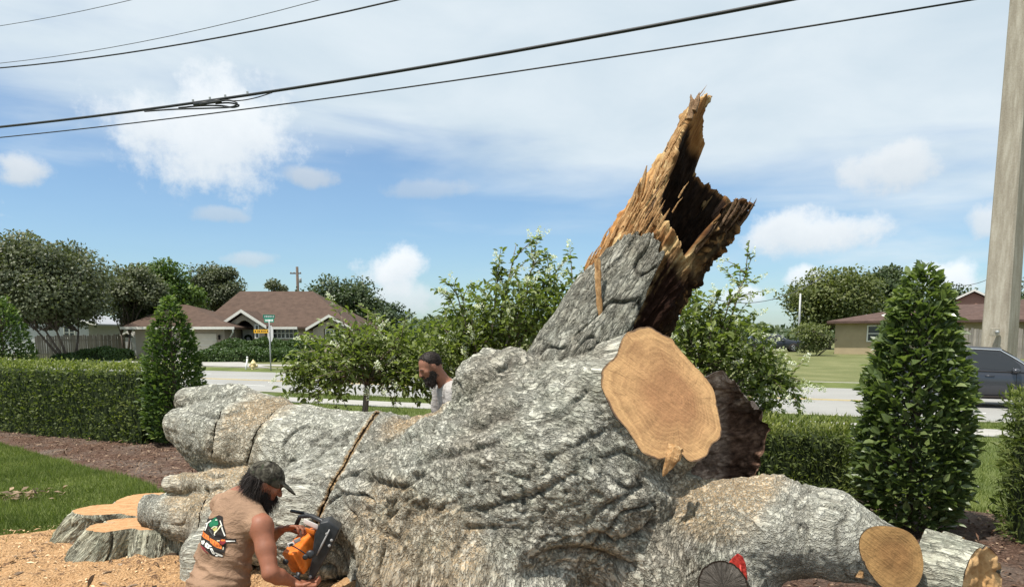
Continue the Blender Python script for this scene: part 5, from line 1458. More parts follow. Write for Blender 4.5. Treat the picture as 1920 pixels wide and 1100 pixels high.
def wood_face_material(name, heart=(0.50, 0.255, 0.12), sap=(0.78, 0.47, 0.215), rings=13, tint=(1, 1, 1), stain=0.5):
    m, nt, b = new_mat(name, 0.75, sap, 0.2)
    rc = nt.attr('rc', 'Fac'); co = nt.objco()
    n1 = nt.noise(co, 3.5, 5, 0.6); n2 = nt.noise(co, 14, 5, 0.65)
    r = nt.math('ADD', rc, nt.math('MULTIPLY', nt.math('SUBTRACT', n1, 0.5), 0.24))
    r = nt.math('ADD', r, nt.math('MULTIPLY', nt.math('SUBTRACT', n2, 0.5), 0.03))
    w = nt.math('MULTIPLY', nt.math('SUBTRACT', nt.noise(nt.math('MULTIPLY', r, rings * 0.8), 1.0, 3, 0.62), 0.5), 6.5)
    w2 = nt.math('SINE', nt.math('MULTIPLY', r, rings * 1.0 * 6.283))
    ring = nt.math('ADD', nt.math('MULTIPLY', w, 0.34), nt.math('ADD', nt.math('MULTIPLY', w2, 0.13), 0.5))
    c = nt.ramp(r, [(0.0, tuple(x * 1.12 for x in heart)), (0.38, heart), (0.58, tuple(lerp(h, s, 0.55) for h, s in zip(heart, sap))), (0.9, sap)])
    c = nt.mix(nt.math('MULTIPLY', nt.math('MULTIPLY', ring, nt.mrange(nt.noise(co, 4.5, 3, 0.6), 0.28, 0.6)), 0.85), c, tuple(x * 0.62 for x in heart))
    # saw marks across the face
    cs = nt.node('ShaderNodeCombineXYZ'); nt.put(cs.inputs[0], nt.math('MULTIPLY', nt.vmath('DOT_PRODUCT', co, (0.55, 0.1, 0.83)), 75.0)); nt.put(cs.inputs[1], nt.math('MULTIPLY', nt.vmath('DOT_PRODUCT', co, (0.83, 0.2, -0.55)), 3.0))
    sm = nt.mrange(nt.noise(cs.outputs[0], 1.0, 3, 0.6, 0.2), 0.38, 0.66)
    c = nt.mix(nt.math('MULTIPLY', sm, 0.09), c, tuple(min(1, x * 1.25) for x in sap))
    st = nt.mrange(nt.noise(co, 2.7, 4, 0.6, 0.8), 0.54, 0.70)
    c = nt.mix(nt.math('MULTIPLY', st, stain), c, tuple(x * 0.72 for x in heart))
    cr = nt.node('ShaderNodeCombineXYZ'); nt.put(cr.inputs[0], nt.math('MULTIPLY', nt.attr('fa', 'Fac'), 9.0)); nt.put(cr.inputs[1], nt.math('MULTIPLY', rc, 1.3))
    ck = nt.mrange(nt.noise(cr.outputs[0], 1.6, 4, 0.6, 0.3), 0.60, 0.70)
    c = nt.mix(nt.math('MULTIPLY', ck, 0.45), c, tuple(x * 0.5 for x in heart))
    edge = nt.mrange(nt.math('ADD', rc, nt.math('MULTIPLY', nt.math('SUBTRACT', n2, 0.5), 0.03)), 0.972, 0.985)
    c = nt.mix(nt.math('MULTIPLY', edge, nt.mrange(n1, 0.35, 0.6)), c, (0.16, 0.10, 0.065))
    c = nt.mix(1.0, c, tint, 'MULTIPLY')
    nt.put(b.inputs['Base Color'], c)
    nt.put(b.inputs['Normal'], nt.bump(nt.math('ADD', nt.math('MULTIPLY', sm, 0.3), nt.noise(co, 55, 4, 0.65)), 0.35, 0.01))
    return m

def grain_coords(V, axes):
    """coordinates squeezed along the limb each point belongs to; axes: (a, b, r)"""
    q = np.zeros_like(V); wsum = np.zeros(len(V)); add = np.zeros_like(V)
    for a, b_, r in axes:
        ab = b_ - a; L = np.linalg.norm(ab); u = ab / L
        t = np.clip(((V - a) @ u), 0, L)
        d = np.linalg.norm(V - a - t[:, None] * u, axis=1) / r
        w = np.exp(-d * d * 2.5) + 1e-6
        add += w[:, None] * (((V - (a + b_) / 2) @ u)[:, None] * u); wsum += w
    ad = add / wsum[:, None]; return np.concatenate([V - 0.70 * ad, V - 0.90 * ad], 1)

def bark_relief(V, N, q, amp=1.0, seed=0.0):
    s = seed
    warp = np.stack([fbm(q * 1.4 + s, 3), fbm(q * 1.4 + s + 31.7, 3), fbm(q * 1.4 + s + 77.1, 3)], -1)
    qa = q + 0.22 * warp
    lump = fbm(qa * 2.3 + s, 3)
    n2 = pnoise(qa * 4.2 + s + 9.0); n3 = pnoise(qa * 7.5 + s + 50.0)
    m2 = smooth(-0.15, 0.35, fbm(q * 1.3 + s + 5.0, 2)); m3 = smooth(-0.1, 0.4, fbm(q * 2.1 + s + 15.0, 2))
    c2 = np.exp(-(n2 / 0.055) ** 2) * m2; c3 = np.exp(-(n3 / 0.075) ** 2) * m3
    fold = 1 - np.abs(pnoise(qa * 5.5 + s + 3.0)) * 2
    fine = fbm(q * 24 + s, 3); fine2 = 1 - 2 * np.abs(pnoise(q * 40 + s))
    rid = 1 - 2 * np.abs(pnoise(qa * np.array([12, 12, 12]) + s + 70)); d = 0.050 * lump + 0.009 * fold - 0.048 * c2 - 0.018 * c3 + 0.007 * rid + 0.010 * fine + 0.006 * fine2
    return V + N * (d * amp)[:, None], np.clip(0.75 * c2 + 0.35 * c3, 0, 1)

def P4(px, py, Y, r): return W(px, py, Y), r * PXM(Y)
def chain_px(S, pts, k=0.10):
    A = [P4(*p) for p in pts]
    S.chain([a for a, _ in A], [r for _, r in A], k)
    return [(A[i][0], A[i + 1][0], max(A[i][1], A[i + 1][1])) for i in range(len(A) - 1)]

# ---- main trunk: one skin
FT = empty('fallen_tree', tuple(W(900, 1000, 5.2) * np.array([1, 1, 0])), 'huge fallen oak trunk with grey bark, sawn limb stubs and broken hollow limb', 'tree trunk')
C1 = W(1243, 739, 4.72)                                   # centre of the big sawn face
N1 = unit(V3(X_ * 0.50 + U_ * 0.24 - F_ * 0.83))
C2 = W(1684, 1046, 4.28)                                  # sawn face of the low limb
N2 = unit(V3(X_ * 0.38 + U_ * 0.02 - F_ * 0.92))
CL = W(258, 953, 5.95); NL = unit(V3([-0.86, -0.42, 0.05]))
FE1 = unit(np.cross(N1, V3([0, 0, 1.0]))); FE2 = np.cross(FE1, N1)
if FE1[0] < 0: FE1 = -FE1
if FE2[2] < 0: FE2 = -FE2
def on_face(px, py):
    d = ray(px, py); k = ((C1 - CAMP) @ N1) / (d @ N1); p = CAMP + d * k - C1; return (p @ FE1, p @ FE2)
FACE_POLY = [on_face(*q) for q in ((1173, 623), (1191, 614), (1219, 613), (1231, 622), (1259, 637), (1281, 665), (1303, 687), (1324, 711), (1337, 730), (1346, 773), (1354, 813), (1350, 824), (1332, 832), (1327, 853), (1309, 864), (1290, 864),
             (1278, 849), (1235, 860), (1204, 844), (1173, 801), (1151, 779), (1126, 720), (1129, 693), (1156, 668), (1163, 643))]
def trunk():
    S = SDF((-3.0, 3.4, -0.35), (3.0, 7.0, 2.25), 0.022)
    ax = []
    ax += chain_px(S, [(690, 888, 5.50, 104), (800, 892, 5.38, 112), (890, 905, 5.22, 140), (985, 890, 5.12, 190), (1075, 888, 5.08, 192)], 0.10)
    ax += chain_px(S, [(1075, 880, 5.08, 205), (1180, 930, 5.00, 120)], 0.12)
    # stub towards the sawn face
    a = C1 - N1 * 0.95; long = unit(V3(X_ * 0.41 - U_ * 0.91)); ax.append((a, C1 + N1 * 0.3, 0.46))
    for e in (-0.06, 0.06): S.cone(a + long * e, C1 - N1 * 0.38 + long * e, 0.43, 0.36, 0.12)
    S.prism(FACE_POLY, C1, FE1, FE2, N1, 0.55, 0.10, 0.10, 0.05)
    # shoulder under the broken limb
    ax += chain_px(S, [(1040, 775, 5.28, 95), (1130, 740, 5.25, 88)], 0.12)
    # burl
    S.ell(W(908, 726, 5.05), (0.205, 0.22, 0.215), None, 0.05); S.ell(W(958, 702, 5.12), (0.25, 0.24, 0.18), None, 0.06); S.ell(W(885, 762, 5.0), (0.135, 0.15, 0.13), None, 0.05)
    # feet of the trunk
    ax += chain_px(S, [(830, 960, 5.0, 165), (775, 1075, 4.85, 120), (760, 1240, 4.8, 130)], 0.14)
    ax += chain_px(S, [(960, 960, 4.95, 170), (930, 1090, 4.75, 150), (930, 1230, 4.7, 170)], 0.16)
    ax += chain_px(S, [(1130, 960, 4.95, 140), (1190, 1040, 4.85, 105), (1290, 1130, 4.7, 110)], 0.14)
    # left limb, its upper lobe and lower lobes
    ax += chain_px(S, [(345, 800, 6.05, 38), (395, 815, 6.00, 57), (450, 823, 5.92, 63), (560, 848, 5.75, 82), (700, 885, 5.50, 112)], 0.10)
    ax += chain_px(S, [(352, 748, 6.25, 22), (400, 752, 6.2, 31), (440, 757, 6.18, 33), (520, 790, 6.0, 42)], 0.035)
    ax += chain_px(S, [(380, 864, 5.92, 22), (470, 885, 5.75, 38), (580, 925, 5.45, 70)], 0.04)
    ax += chain_px(S, [(322, 906, 5.75, 17), (400, 904, 5.65, 23), (500, 930, 5.45, 52)], 0.04)
    ax += chain_px(S, [(235, 952, 6.0, 25), (330, 965, 5.78, 38), (450, 985, 5.40, 62), (600, 985, 5.15, 95)], 0.06)
    ax += chain_px(S, [(600, 960, 5.2, 100), (720, 960, 5.15, 120)], 0.10)
    S.cone(W(400, 1040, 5.3), W(420, 1180, 5.25), 0.22, 0.30, 0.08)
    # low limb to the right
    ax += chain_px(S, [(1275, 1005, 4.86, 78), (1345, 1000, 4.78, 94), (1440, 992, 4.62, 92), (1545, 1000, 4.46, 80), (1685, 1052, 4.28, 53), (1760, 1085, 4.15, 50)], 0.10)
    ax += chain_px(S, [(1330, 1010, 4.7, 90), (1370, 1180, 4.6, 110)], 0.10)
    # hollows under the arch and beside the saw
    S.ell(W(1120, 1092, 4.12), (0.52, 0.36, 0.16), None, 0.08, 'sub')
    S.ell(W(600, 1080, 4.62), (0.24, 0.34, 0.34), None, 0.05, 'sub')
    V, Q = S.mesh()
    V = relax(V, Q, 2)
    V, Q = quad_split(V, Q); V = relax(V, Q, 2)
    N = normals(V, Q); q6 = grain_coords(V, ax); q = q6[:, :3]
    att = np.ones(len(V))
    for (C, n) in ((C1, N1), (C2, N2), (CL, NL)): att *= 1 - 0.85 * np.exp(-(((V - C) @ n) / 0.07) ** 2) * (np.linalg.norm(V - C, axis=1) < 0.7)
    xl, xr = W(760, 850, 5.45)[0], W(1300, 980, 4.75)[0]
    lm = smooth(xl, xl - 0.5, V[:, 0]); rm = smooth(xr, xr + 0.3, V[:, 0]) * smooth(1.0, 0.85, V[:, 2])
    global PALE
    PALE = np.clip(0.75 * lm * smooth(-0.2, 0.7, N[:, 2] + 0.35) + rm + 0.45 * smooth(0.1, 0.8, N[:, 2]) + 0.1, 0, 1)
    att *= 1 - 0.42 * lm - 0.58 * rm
    V2, crack_shade = bark_relief(V, N, q, att)
    # deep folds in the bark, their shadow also painted in as dark lines
    rel = V2 - CAMP; dep = rel @ F_; pxx = CX + FPX * (rel @ X_) / dep; pyy = CY - FPX * (rel @ U_) / dep
    front = smooth(0.15, -0.1, np.einsum('ij,ij->i', N, unit(rel)))
    wv = np.stack([pxx / 60, pyy / 60, pxx * 0], -1); jx = 7 * fbm(wv, 3); jy = 7 * fbm(wv + 40, 3); ax_, ay_ = pxx + jx, pyy + jy
    for (pts, wd, dp) in FOLDS:
        best = np.full(len(V2), 1e9); sgn = np.zeros(len(V2)); tpos = np.zeros(len(V2)); ns = len(pts) - 1
        for i in range(ns):
            (x0, y0), (x1, y1) = pts[i], pts[i + 1]; ex, ey = x1 - x0, y1 - y0; L2 = ex * ex + ey * ey
            t = np.clip(((ax_ - x0) * ex + (ay_ - y0) * ey) / L2, 0, 1); dx, dy = ax_ - x0 - t * ex, ay_ - y0 - t * ey; dd = np.hypot(dx, dy)
            m = dd < best; best = np.where(m, dd, best); sgn = np.where(m, dy, sgn); tpos = np.where(m, (i + t) / ns, tpos)
        en = np.sin(np.clip(tpos, 0.02, 0.98) * math.pi) ** 0.5
        V2 = V2 + N * (front * en * (-0.62 * dp * np.exp(-(best / wd) ** 2) + dp * 0.3 * np.exp(-((best - 2.2 * wd) / (1.6 * wd)) ** 2) * (sgn < 0)))[:, None]
        crack_shade = np.maximum(crack_shade, 0.8 * front * en * np.exp(-(best / (wd * 0.55)) ** 2))  # fold shadow painted along the crease
    # saw kerfs as real slots
    for (n, d, c, rad, w, dw) in KERFS:
        dist = np.abs(V2 @ n - d); reg = smooth(rad, rad * 0.8, np.linalg.norm(V2 - c, axis=1))
        V2 = V2 - N * (0.035 * np.exp(-(dist / 0.012) ** 2) * reg)[:, None]
    V2 = relax(V2, Q, 1, 0.25)
    # where fresh sawdust lies
    dust = np.zeros(len(V2))
    for (px, py, Y, r, a) in ((780, 765, 5.2, 0.28, 1.0), (500, 775, 5.8, 0.35, 0.9), (430, 905, 5.5, 0.35, 1.0), (1370, 915, 4.6, 0.30, 1.2), (1330, 960, 4.55, 0.25, 0.9), (720, 1020, 4.5, 0.45, 1.1), (330, 935, 5.5, 0.3, 1.0), (860, 1060, 4.4, 0.35, 0.8), (1120, 690, 4.9, 0.25, 0.5)):
        dust += a * np.exp(-(np.linalg.norm(V2 - W(px, py, Y), axis=1) / r) ** 2)
    return V2, Q, q6, crack_shade, dust
def plane_px(p1, p2, into=(0.10, 1.0, 0.0)):
    a, b_ = W(*p1), W(*p2); n = unit(np.cross(b_ - a, V3(into))); return n, float(n @ a), (a + b_) / 2
KERFS = []
FOLDS = [([(745, 872), (800, 862), (860, 848), (935, 830)], 8, 0.05), ([(640, 878), (690, 902), (750, 912), (815, 880)], 8, 0.045), ([(890, 968), (950, 940), (1020, 925), (1080, 890)], 7, 0.04),
         ([(842, 778), (890, 800), (945, 785), (985, 748)], 9, 0.05), ([(1090, 980), (1140, 945), (1180, 925), (1215, 880)], 7, 0.04), ([(860, 990), (910, 992), (960, 985)], 7, 0.04),
         ([(985, 1052), (1050, 1030), (1130, 1040), (1210, 1075)], 10, 0.06), ([(930, 700), (950, 690), (962, 672)], 5, 0.035), ([(760, 940), (820, 958), (880, 940)], 7, 0.035), ([(990, 800), (1050, 775), (1110, 740)], 6, 0.03),
         ([(1010, 870), (1080, 835), (1140, 800)], 6, 0.03), ([(480, 905), (560, 900), (620, 915)], 7, 0.04), ([(380, 868), (440, 872), (520, 890)], 6, 0.03), ([(700, 985), (740, 1010), (770, 1060)], 6, 0.03), ([(345, 772), (400, 780), (470, 772)], 6, 0.03), ([(1110, 860), (1170, 850), (1220, 872)], 6, 0.03)]
for p1, p2, rad, w, dw in (((700, 772, 5.25), (612, 955, 4.95), 0.62, 0.008, 0.030), ((512, 768, 5.7), (458, 850, 5.45), 0.30, 0.006, 0.0), ((440, 752, 6.0), (402, 860, 5.7), 0.30, 0.005, 0.0), ((385, 915, 5.5), (366, 1000, 5.25), 0.22, 0.005, 0.0)):
    n, d, c = plane_px(p1, p2); KERFS.append((n, d, c, rad, w, dw))
M_bark = bark_material('oak_bark', dust=0.9, kerfs=KERFS)
M_face = wood_face_material('sawn_oak')
M_face2 = wood_face_material('sawn_oak_brown', (0.42, 0.22, 0.085), (0.62, 0.36, 0.14), 9, stain=0.35)

def cut(bm, C, n, rad, back=0.25):
    """saw a limb off square to n at C; returns the outline, ordered"""
    C, n = Vector(C), Vector(n)
    near = []
    for f in bm.faces:
        d = f.calc_center_median() - C; h = d.dot(n)
        if h > -back and (d - n * h).length < rad: near.append(f)
    geom = list({v for f in near for v in f.verts}) + list({e for f in near for e in f.edges}) + near
    r = bmesh.ops.bisect_plane(bm, geom=geom, plane_co=C, plane_no=n, clear_outer=True, dist=1e-5)
    adj = {}
    for e in r['geom_cut']:
        if isinstance(e, bmesh.types.BMEdge):
            a, b_ = e.verts; adj.setdefault(a, []).append(b_); adj.setdefault(b_, []).append(a)
    best, seen = [], set()
    for v0 in adj:
        if v0 in seen: continue
        comp, st = [], [v0]; seen.add(v0)
        while st:
            v = st.pop(); comp.append(v)
            for w in adj[v]:
                if w not in seen: seen.add(w); st.append(w)
        if len(comp) > len(best): best = comp
    cen = sum((v.co for v in best), Vector()) / len(best)
    t1 = n.orthogonal().normalized(); t2 = n.cross(t1)
    P = sorted(((math.atan2((v.co - cen).dot(t2), (v.co - cen).dot(t1)), v.co.copy()) for v in best), key=lambda x: x[0])
    return [p for _, p in P]
def face_disc(name, outline, n, mat, parent, pith=(0, 0, 0), lift=0.004, rough=0.004, rings=14, label=None):
    n = V3(n); O = np.array([tuple(p) for p in outline]); C = O.mean(0) + V3(pith) - n * (n @ V3(pith))
    k = len(O); V = [C]; rc = [0.0]; Fc3 = []; Fc4 = []; fa = [0.0]; an = list(np.linspace(-math.pi, math.pi, k))
    for j in range(1, rings + 1):
        f = j / rings; V += list(C + (O - C) * f); rc += [f] * k; fa += an
    V = np.array(V); rc = np.array(rc)
    V = V + n * (lift + rough * fbm(V * 9, 3) * np.where(rc > 0.97, 0.2, 1))[:, None]
    Fc3 = np.array([(0, 1 + i, 1 + (i + 1) % k) for i in range(k)])
    Fc4 = np.array([(1 + j * k + i, 1 + (j + 1) * k + i, 1 + (j + 1) * k + (i + 1) % k, 1 + j * k + (i + 1) % k) for j in range(rings - 1) for i in range(k)])
    me = mesh_np(name, V, [Fc3, Fc4], True, {'rc': rc, 'fa': np.array(fa)}); o = link(name, me, mat, parent)
    if label: o['label'] = label
    return o
def bark_part(name, V, Q, q, crack_shade, dust, mat, parent, cuts=(), pale=None):
    me = mesh_np(name, V, Q, True, {'bark_co': q[:, :3], 'bark_co2': q[:, -3:], 'crack_shade': crack_shade, 'dust': dust, 'pale': pale if pale is not None else np.full(len(V), 0.6)})
    outs = []
    if cuts:
        bm = bmesh.new(); bm.from_mesh(me)
        for (C, n, rad, back) in cuts: outs.append(cut(bm, C, n, rad, back))
        # drop loose crumbs
        loose = [v for v in bm.verts if not v.link_faces]
        bmesh.ops.delete(bm, geom=loose, context='VERTS')
        bm.to_mesh(me); bm.free()
    return link(name, me, mat, parent), outs

V, Q, q, crack_shade, dust = trunk()
body, outs = bark_part('trunk', V, Q, q, crack_shade, dust, M_bark, FT, [(C1, N1, 0.64, 0.2), (C2, N2, 0.50, 0.15), (CL, NL, 0.36, 0.12)], PALE)
face_disc('sawn_face', outs[0], N1, M_face, FT, pith=X_ * 0.13 + U_ * 0.0, label='big fresh orange sawn face with growth rings')
face_disc('sawn_face', outs[1], N2, M_face2, FT, pith=X_ * 0.03 + U_ * 0.02, label='round brown sawn face of the low limb')
face_disc('sawn_face', outs[2], NL, M_face2, FT, label='shaded sawn end facing the stump')

# torn flap under the big sawn face
M_fibre_cols = {}
def fibre_mat(name, c0, c1, c2, sc=(30, 30, 30), bump=0.8):
    m, nt, b = new_mat(name, 0.85, c1, 0.15)
    q = nt.attr('fib'); f = nt.noise(nt.scalev(q, sc), 1.0, 6, 0.68, 0.4); g = nt.noise(nt.objco(), 9, 4, 0.6)
    v = nt.math('ADD', nt.math('MULTIPLY', f, 0.7), nt.math('MULTIPLY', g, 0.3))
    c = nt.ramp(v, [(0.34, c0), (0.5, c1), (0.66, c2)])
    a = nt.node('ShaderNodeAttribute', attribute_name='zone')
    nt.put(b.inputs['Base Color'], nt.mix(1.0, c, a.outputs['Color'], 'MULTIPLY'))
    nt.put(b.inputs['Normal'], nt.bump(f, bump, 0.02))
    return m
M_split = fibre_mat('split_wood', (0.22, 0.11, 0.045), (0.44, 0.25, 0.11), (0.64, 0.45, 0.25))
def splinter(pts, w, th, name='splinter', mat=None, parent=None, seed=0, label=None, taper=True):
    """a torn sliver: pts world polyline, flat section, jagged end"""
    P = np.array([V3(p) for p in pts]); n = 18
    t = np.linspace(0, 1, n); s = np.linspace(0, 1, len(P)); C = np.stack([np.interp(t, s, P[:, i]) for i in range(3)], -1)
    d = unit(np.gradient(C, axis=0)); side = unit(np.cross(d, F_)); nor = np.cross(side, d)
    wd = w * (1 - (t ** 2.2 if taper else t ** 6) * 0.92) * (0.85 + 0.3 * pnoise(np.stack([t * 6 + seed, t * 0, t * 0], -1)))
    ringv = [(-0.5, 0), (-0.3, 0.5), (0.1, 0.42), (0.5, 0.1), (0.35, -0.45), (-0.2, -0.5)]
    V = []; fib = []; JJ = 0.12 * pnoise(np.array([[a * 7 + seed, b_ * 7, t[i] * 7.0] for i in range(n) for (a, b_) in ringv])).reshape(n, 6)
    for i in range(n):
        for m_, (a, b_) in enumerate(ringv):
            j = JJ[i, m_]
            V.append(C[i] + side[i] * (a + j) * wd[i] + nor[i] * (b_ + j) * th * (1 - 0.7 * t[i])); fib.append((a * w * 1.2, b_ * th, t[i] * 0.25))
    k = 6; Fc = [(i * k + j, i * k + (j + 1) % k, (i + 1) * k + (j + 1) % k, (i + 1) * k + j) for i in range(n - 1) for j in range(k)]
    mb = np.array(Fc); V = np.array(V)
    me = mesh_np(name, V, [mb, np.array([[5, 4, 3], [5, 3, 2], [5, 2, 1], [5, 1, 0]]), np.array([[(n - 1) * k, (n - 1) * k + a, (n - 1) * k + a + 1] for a in range(1, 5)])], False, {'fib': np.array(fib), 'zone': np.ones((len(V), 4))})
    o = link(name, me, mat or M_split, parent or FT)
    if label: o['label'] = label
    return o
splinter([W(1268, 838, 4.47), W(1260, 860, 4.42), W(1243, 892, 4.44)], 0.12, 0.05, seed=2.0, label='torn orange flap hanging under the big sawn face')
splinter([W(1612, 1082, 4.20), W(1616, 1040, 4.22), W(1622, 1012, 4.24)], 0.06, 0.03, seed=5.0, label='small torn strip beside the low sawn face')

# ---- broken hollow limb
YB = 5.32; SB = PXM(YB); BASE = W(1120, 650, YB)
AX = unit(V3(0.52 * X_ + 0.854 * U_)); EP = unit(V3(0.854 * X_ - 0.52 * U_)); EF = -F_
PH = [-180, -172, -168, -161, -150, -140, -125, -112, -100, -90, -85, -70, -60, -50, -44, -38, -24, -8, 5, 22, 25, 29, 36, 50, 70, 88, 96, 106, 118, 130, 156, 180]
TM = [402, 405, 411, 464, 484, 499, 513, 521, 514, 474, 445, 405, 378, 350, 300, 265, 243, 230, 216, 200, 228, 274, 324, 348, 364, 374, 374, 368, 372, 384, 396, 402]
def limb_surface(ph, t, inner=0.0):
    """ph degrees, t pixels along the limb"""
    a = np.radians(ph)
    r = np.interp(t, [-110, -60, 0, 80, 200, 330, 420, 520], [98, 97, 94, 92, 92, 95, 97, 92])
    r = r * (1 + 0.05 * np.sin(2 * a + 0.6) + 0.04 * np.sin(3 * a + t / 140.0))
    bend = 10 * np.sin(t / 260.0)
    c = BASE + AX * (t * SB)[..., None] + EP * (bend * SB)[..., None]
    d = EP * np.sin(a)[..., None] + EF * np.cos(a)[..., None]
    return c + d * ((r - inner) * SB)[..., None], d
def broken_limb():
    nph, nt_ = 300, 170
    ph = np.linspace(-180, 180, nph, endpoint=False)
    tm = np.interp(ph, PH, TM)
    c = np.stack([np.cos(np.radians(ph)), np.sin(np.radians(ph))], -1)
    jag = 6 * fbm(np.stack([c[:, 0] * 7, c[:, 1] * 7, ph * 0], -1), 3) + 7 * np.abs(fbm(np.stack([c[:, 0] * 16, c[:, 1] * 16, ph * 0 + 4], -1), 2))
    tm = tm + jag
    s = np.linspace(0, 1, nt_)
    PHI, SS = np.meshgrid(ph, s, indexing='ij'); T = -110 + (tm[:, None] + 110) * SS
    P, D = limb_surface(PHI, T)
    f3 = np.stack([np.cos(np.radians(PHI)) * 1.2, np.sin(np.radians(PHI)) * 1.2, T / 260.0], -1).reshape(-1, 3)
    fib = f3 * np.array([1, 1, 0.13])
    lump = fbm(f3 * 2.2, 3).reshape(PHI.shape); fine = fbm(fib * 14, 4).reshape(PHI.shape); rag = fbm(f3 * 11, 3).reshape(PHI.shape)
    # zones
    right = smooth(6, 18, PHI + 9 * rag) * smooth(178, 150, PHI) * np.clip(smooth(190, 235, T) + smooth(40, 60, PHI), 0, 1)          # dark lumpy outer side
    bk = bark_top(PHI) - T
    disp = 0.030 * lump + 0.024 * fine + 0.024 * rag + 0.03 * np.round(fbm(f3 * np.array([5, 5, 3.0]) + 2, 2).reshape(PHI.shape) * 3) / 3 + right * (0.035 * lump + 0.020 * rag)
    cover = smooth(-4, 18, bk) * (PHI < 30); disp = disp * (1 - cover) - 0.03 * cover
    # knob on the back rim
    kn = np.exp(-(((PHI + 160) / 9) ** 2 + ((T - 455) / 24) ** 2)); disp += 0.07 * kn
    Vo = P + D * disp[..., None]
    th = np.interp(SS, [0, 0.5, 0.85, 0.97, 1], [34, 26, 17, 10, 6]) * (1 + 0.45 * fbm(f3 * 3 + 8, 2).reshape(PHI.shape))
    Pi, _ = limb_surface(PHI, T, np.maximum(th, 5))
    Vi = Pi + D * (0.030 * fbm(f3 * 5 + 20, 4).reshape(PHI.shape) * smooth(1.0, 0.9, SS))[..., None]
    I = np.arange(nph * nt_).reshape(nph, nt_); J = I + nph * nt_; I2 = np.roll(I, -1, 0); J2 = np.roll(J, -1, 0)
    Qo = np.stack([I[:, :-1], I2[:, :-1], I2[:, 1:], I[:, 1:]], -1).reshape(-1, 4)[:, ::-1]
    Qi = np.stack([J[:, :-1], J2[:, :-1], J2[:, 1:], J[:, 1:]], -1).reshape(-1, 4)
    Qr = np.stack([I[:, -1], I2[:, -1], J2[:, -1], J[:, -1]], -1)[:, ::-1]
    # colours of the wood itself: tan break, orange fibres, red-brown rot, black-brown core
    z = np.ones(PHI.shape + (3,))
    tan = np.array([1.0, 0.98, 0.92]); org = np.array([0.86, 0.62, 0.42]); rot = np.array([0.030, 0.014, 0.010]); drk = np.array([0.038, 0.029, 0.024])
    w_org = smooth(-60, -85, PHI) * smooth(380, 300, T)
    z = z * tan * (1 - w_org[..., None]) + org * w_org[..., None]
    patch = smooth(-0.05, 0.25, fbm(f3 * 4.5 + 3, 3)).reshape(PHI.shape) * 0.6
    patch = np.clip(patch + 0.85 * np.exp(-(((PHI + 30) / 26) ** 2 + ((T - 205) / 26) ** 2)) * (0.6 + rag), 0, 0.9); z = z * (1 - patch[..., None]) + np.array([0.40, 0.245, 0.16]) * patch[..., None]
    w_rot = smooth(2, 14, PHI + 10 * rag) * smooth(222, 170, T + 30 * lump); z = z * (1 - w_rot[..., None]) + rot * w_rot[..., None]
    wr = np.clip(right * (0.93 + 0.3 * rag), 0, 1); z = z * (1 - wr[..., None]) + (drk * (1 + 0.9 * np.clip(rag, -0.6, 1)[..., None]) + np.array([0.42, 0.32, 0.23]) * smooth(0.28, 0.5, fbm(f3 * 16 + 40, 3)).reshape(PHI.shape)[..., None]) * wr[..., None]
    back = smooth(120, 150, np.abs(PHI)); z = z * (1 - back[..., None] * 0.6) + np.array([0.35, 0.26, 0.19]) * back[..., None] * 0.6
    zi = np.ones(PHI.shape + (3,)) * np.array([0.030, 0.019, 0.014]) * (1 + 0.7 * np.clip(rag, -0.7, 1))[..., None]
    rim = smooth(0.975, 0.998, SS)[..., None]; zi = zi * (1 - rim) + np.array([0.30, 0.2, 0.13]) * rim
    tip = (smooth(425, 455, T) * (np.abs(PHI + 115) < 60))[..., None]; zi = zi * (1 - tip * 0.85) + np.array([0.62, 0.42, 0.26]) * tip * 0.85
    zone = np.ones((nph * nt_ * 2, 4)); zone[:nph * nt_, :3] = z.reshape(-1, 3); zone[nph * nt_:, :3] = zi.reshape(-1, 3)
    me = mesh_np('broken_limb', np.concatenate([Vo.reshape(-1, 3), Vi.reshape(-1, 3)]), np.concatenate([Qo, Qi, Qr]), True, {'fib': np.concatenate([fib, fib]) * 0.3, 'zone': zone})
    o = link('broken_limb', me, fibre_mat('torn_wood', (0.28, 0.155, 0.07), (0.55, 0.38, 0.19), (0.78, 0.63, 0.38), (46, 46, 46), 1.0), FT)
    o['label'] = 'broken hollow limb of torn orange and dark rotten wood'
    return o
def bark_top(PHI):            # how high the grey bark reaches up the limb
    return np.interp(PHI, [-180, -120, -95, -80, -60, -45, -25, -8, 2, 8, 14, 22, 30, 180], [40, 60, 92, 120, 168, 188, 200, 196, 182, 110, 60, 0, -90, -90])
LIMB = broken_limb()
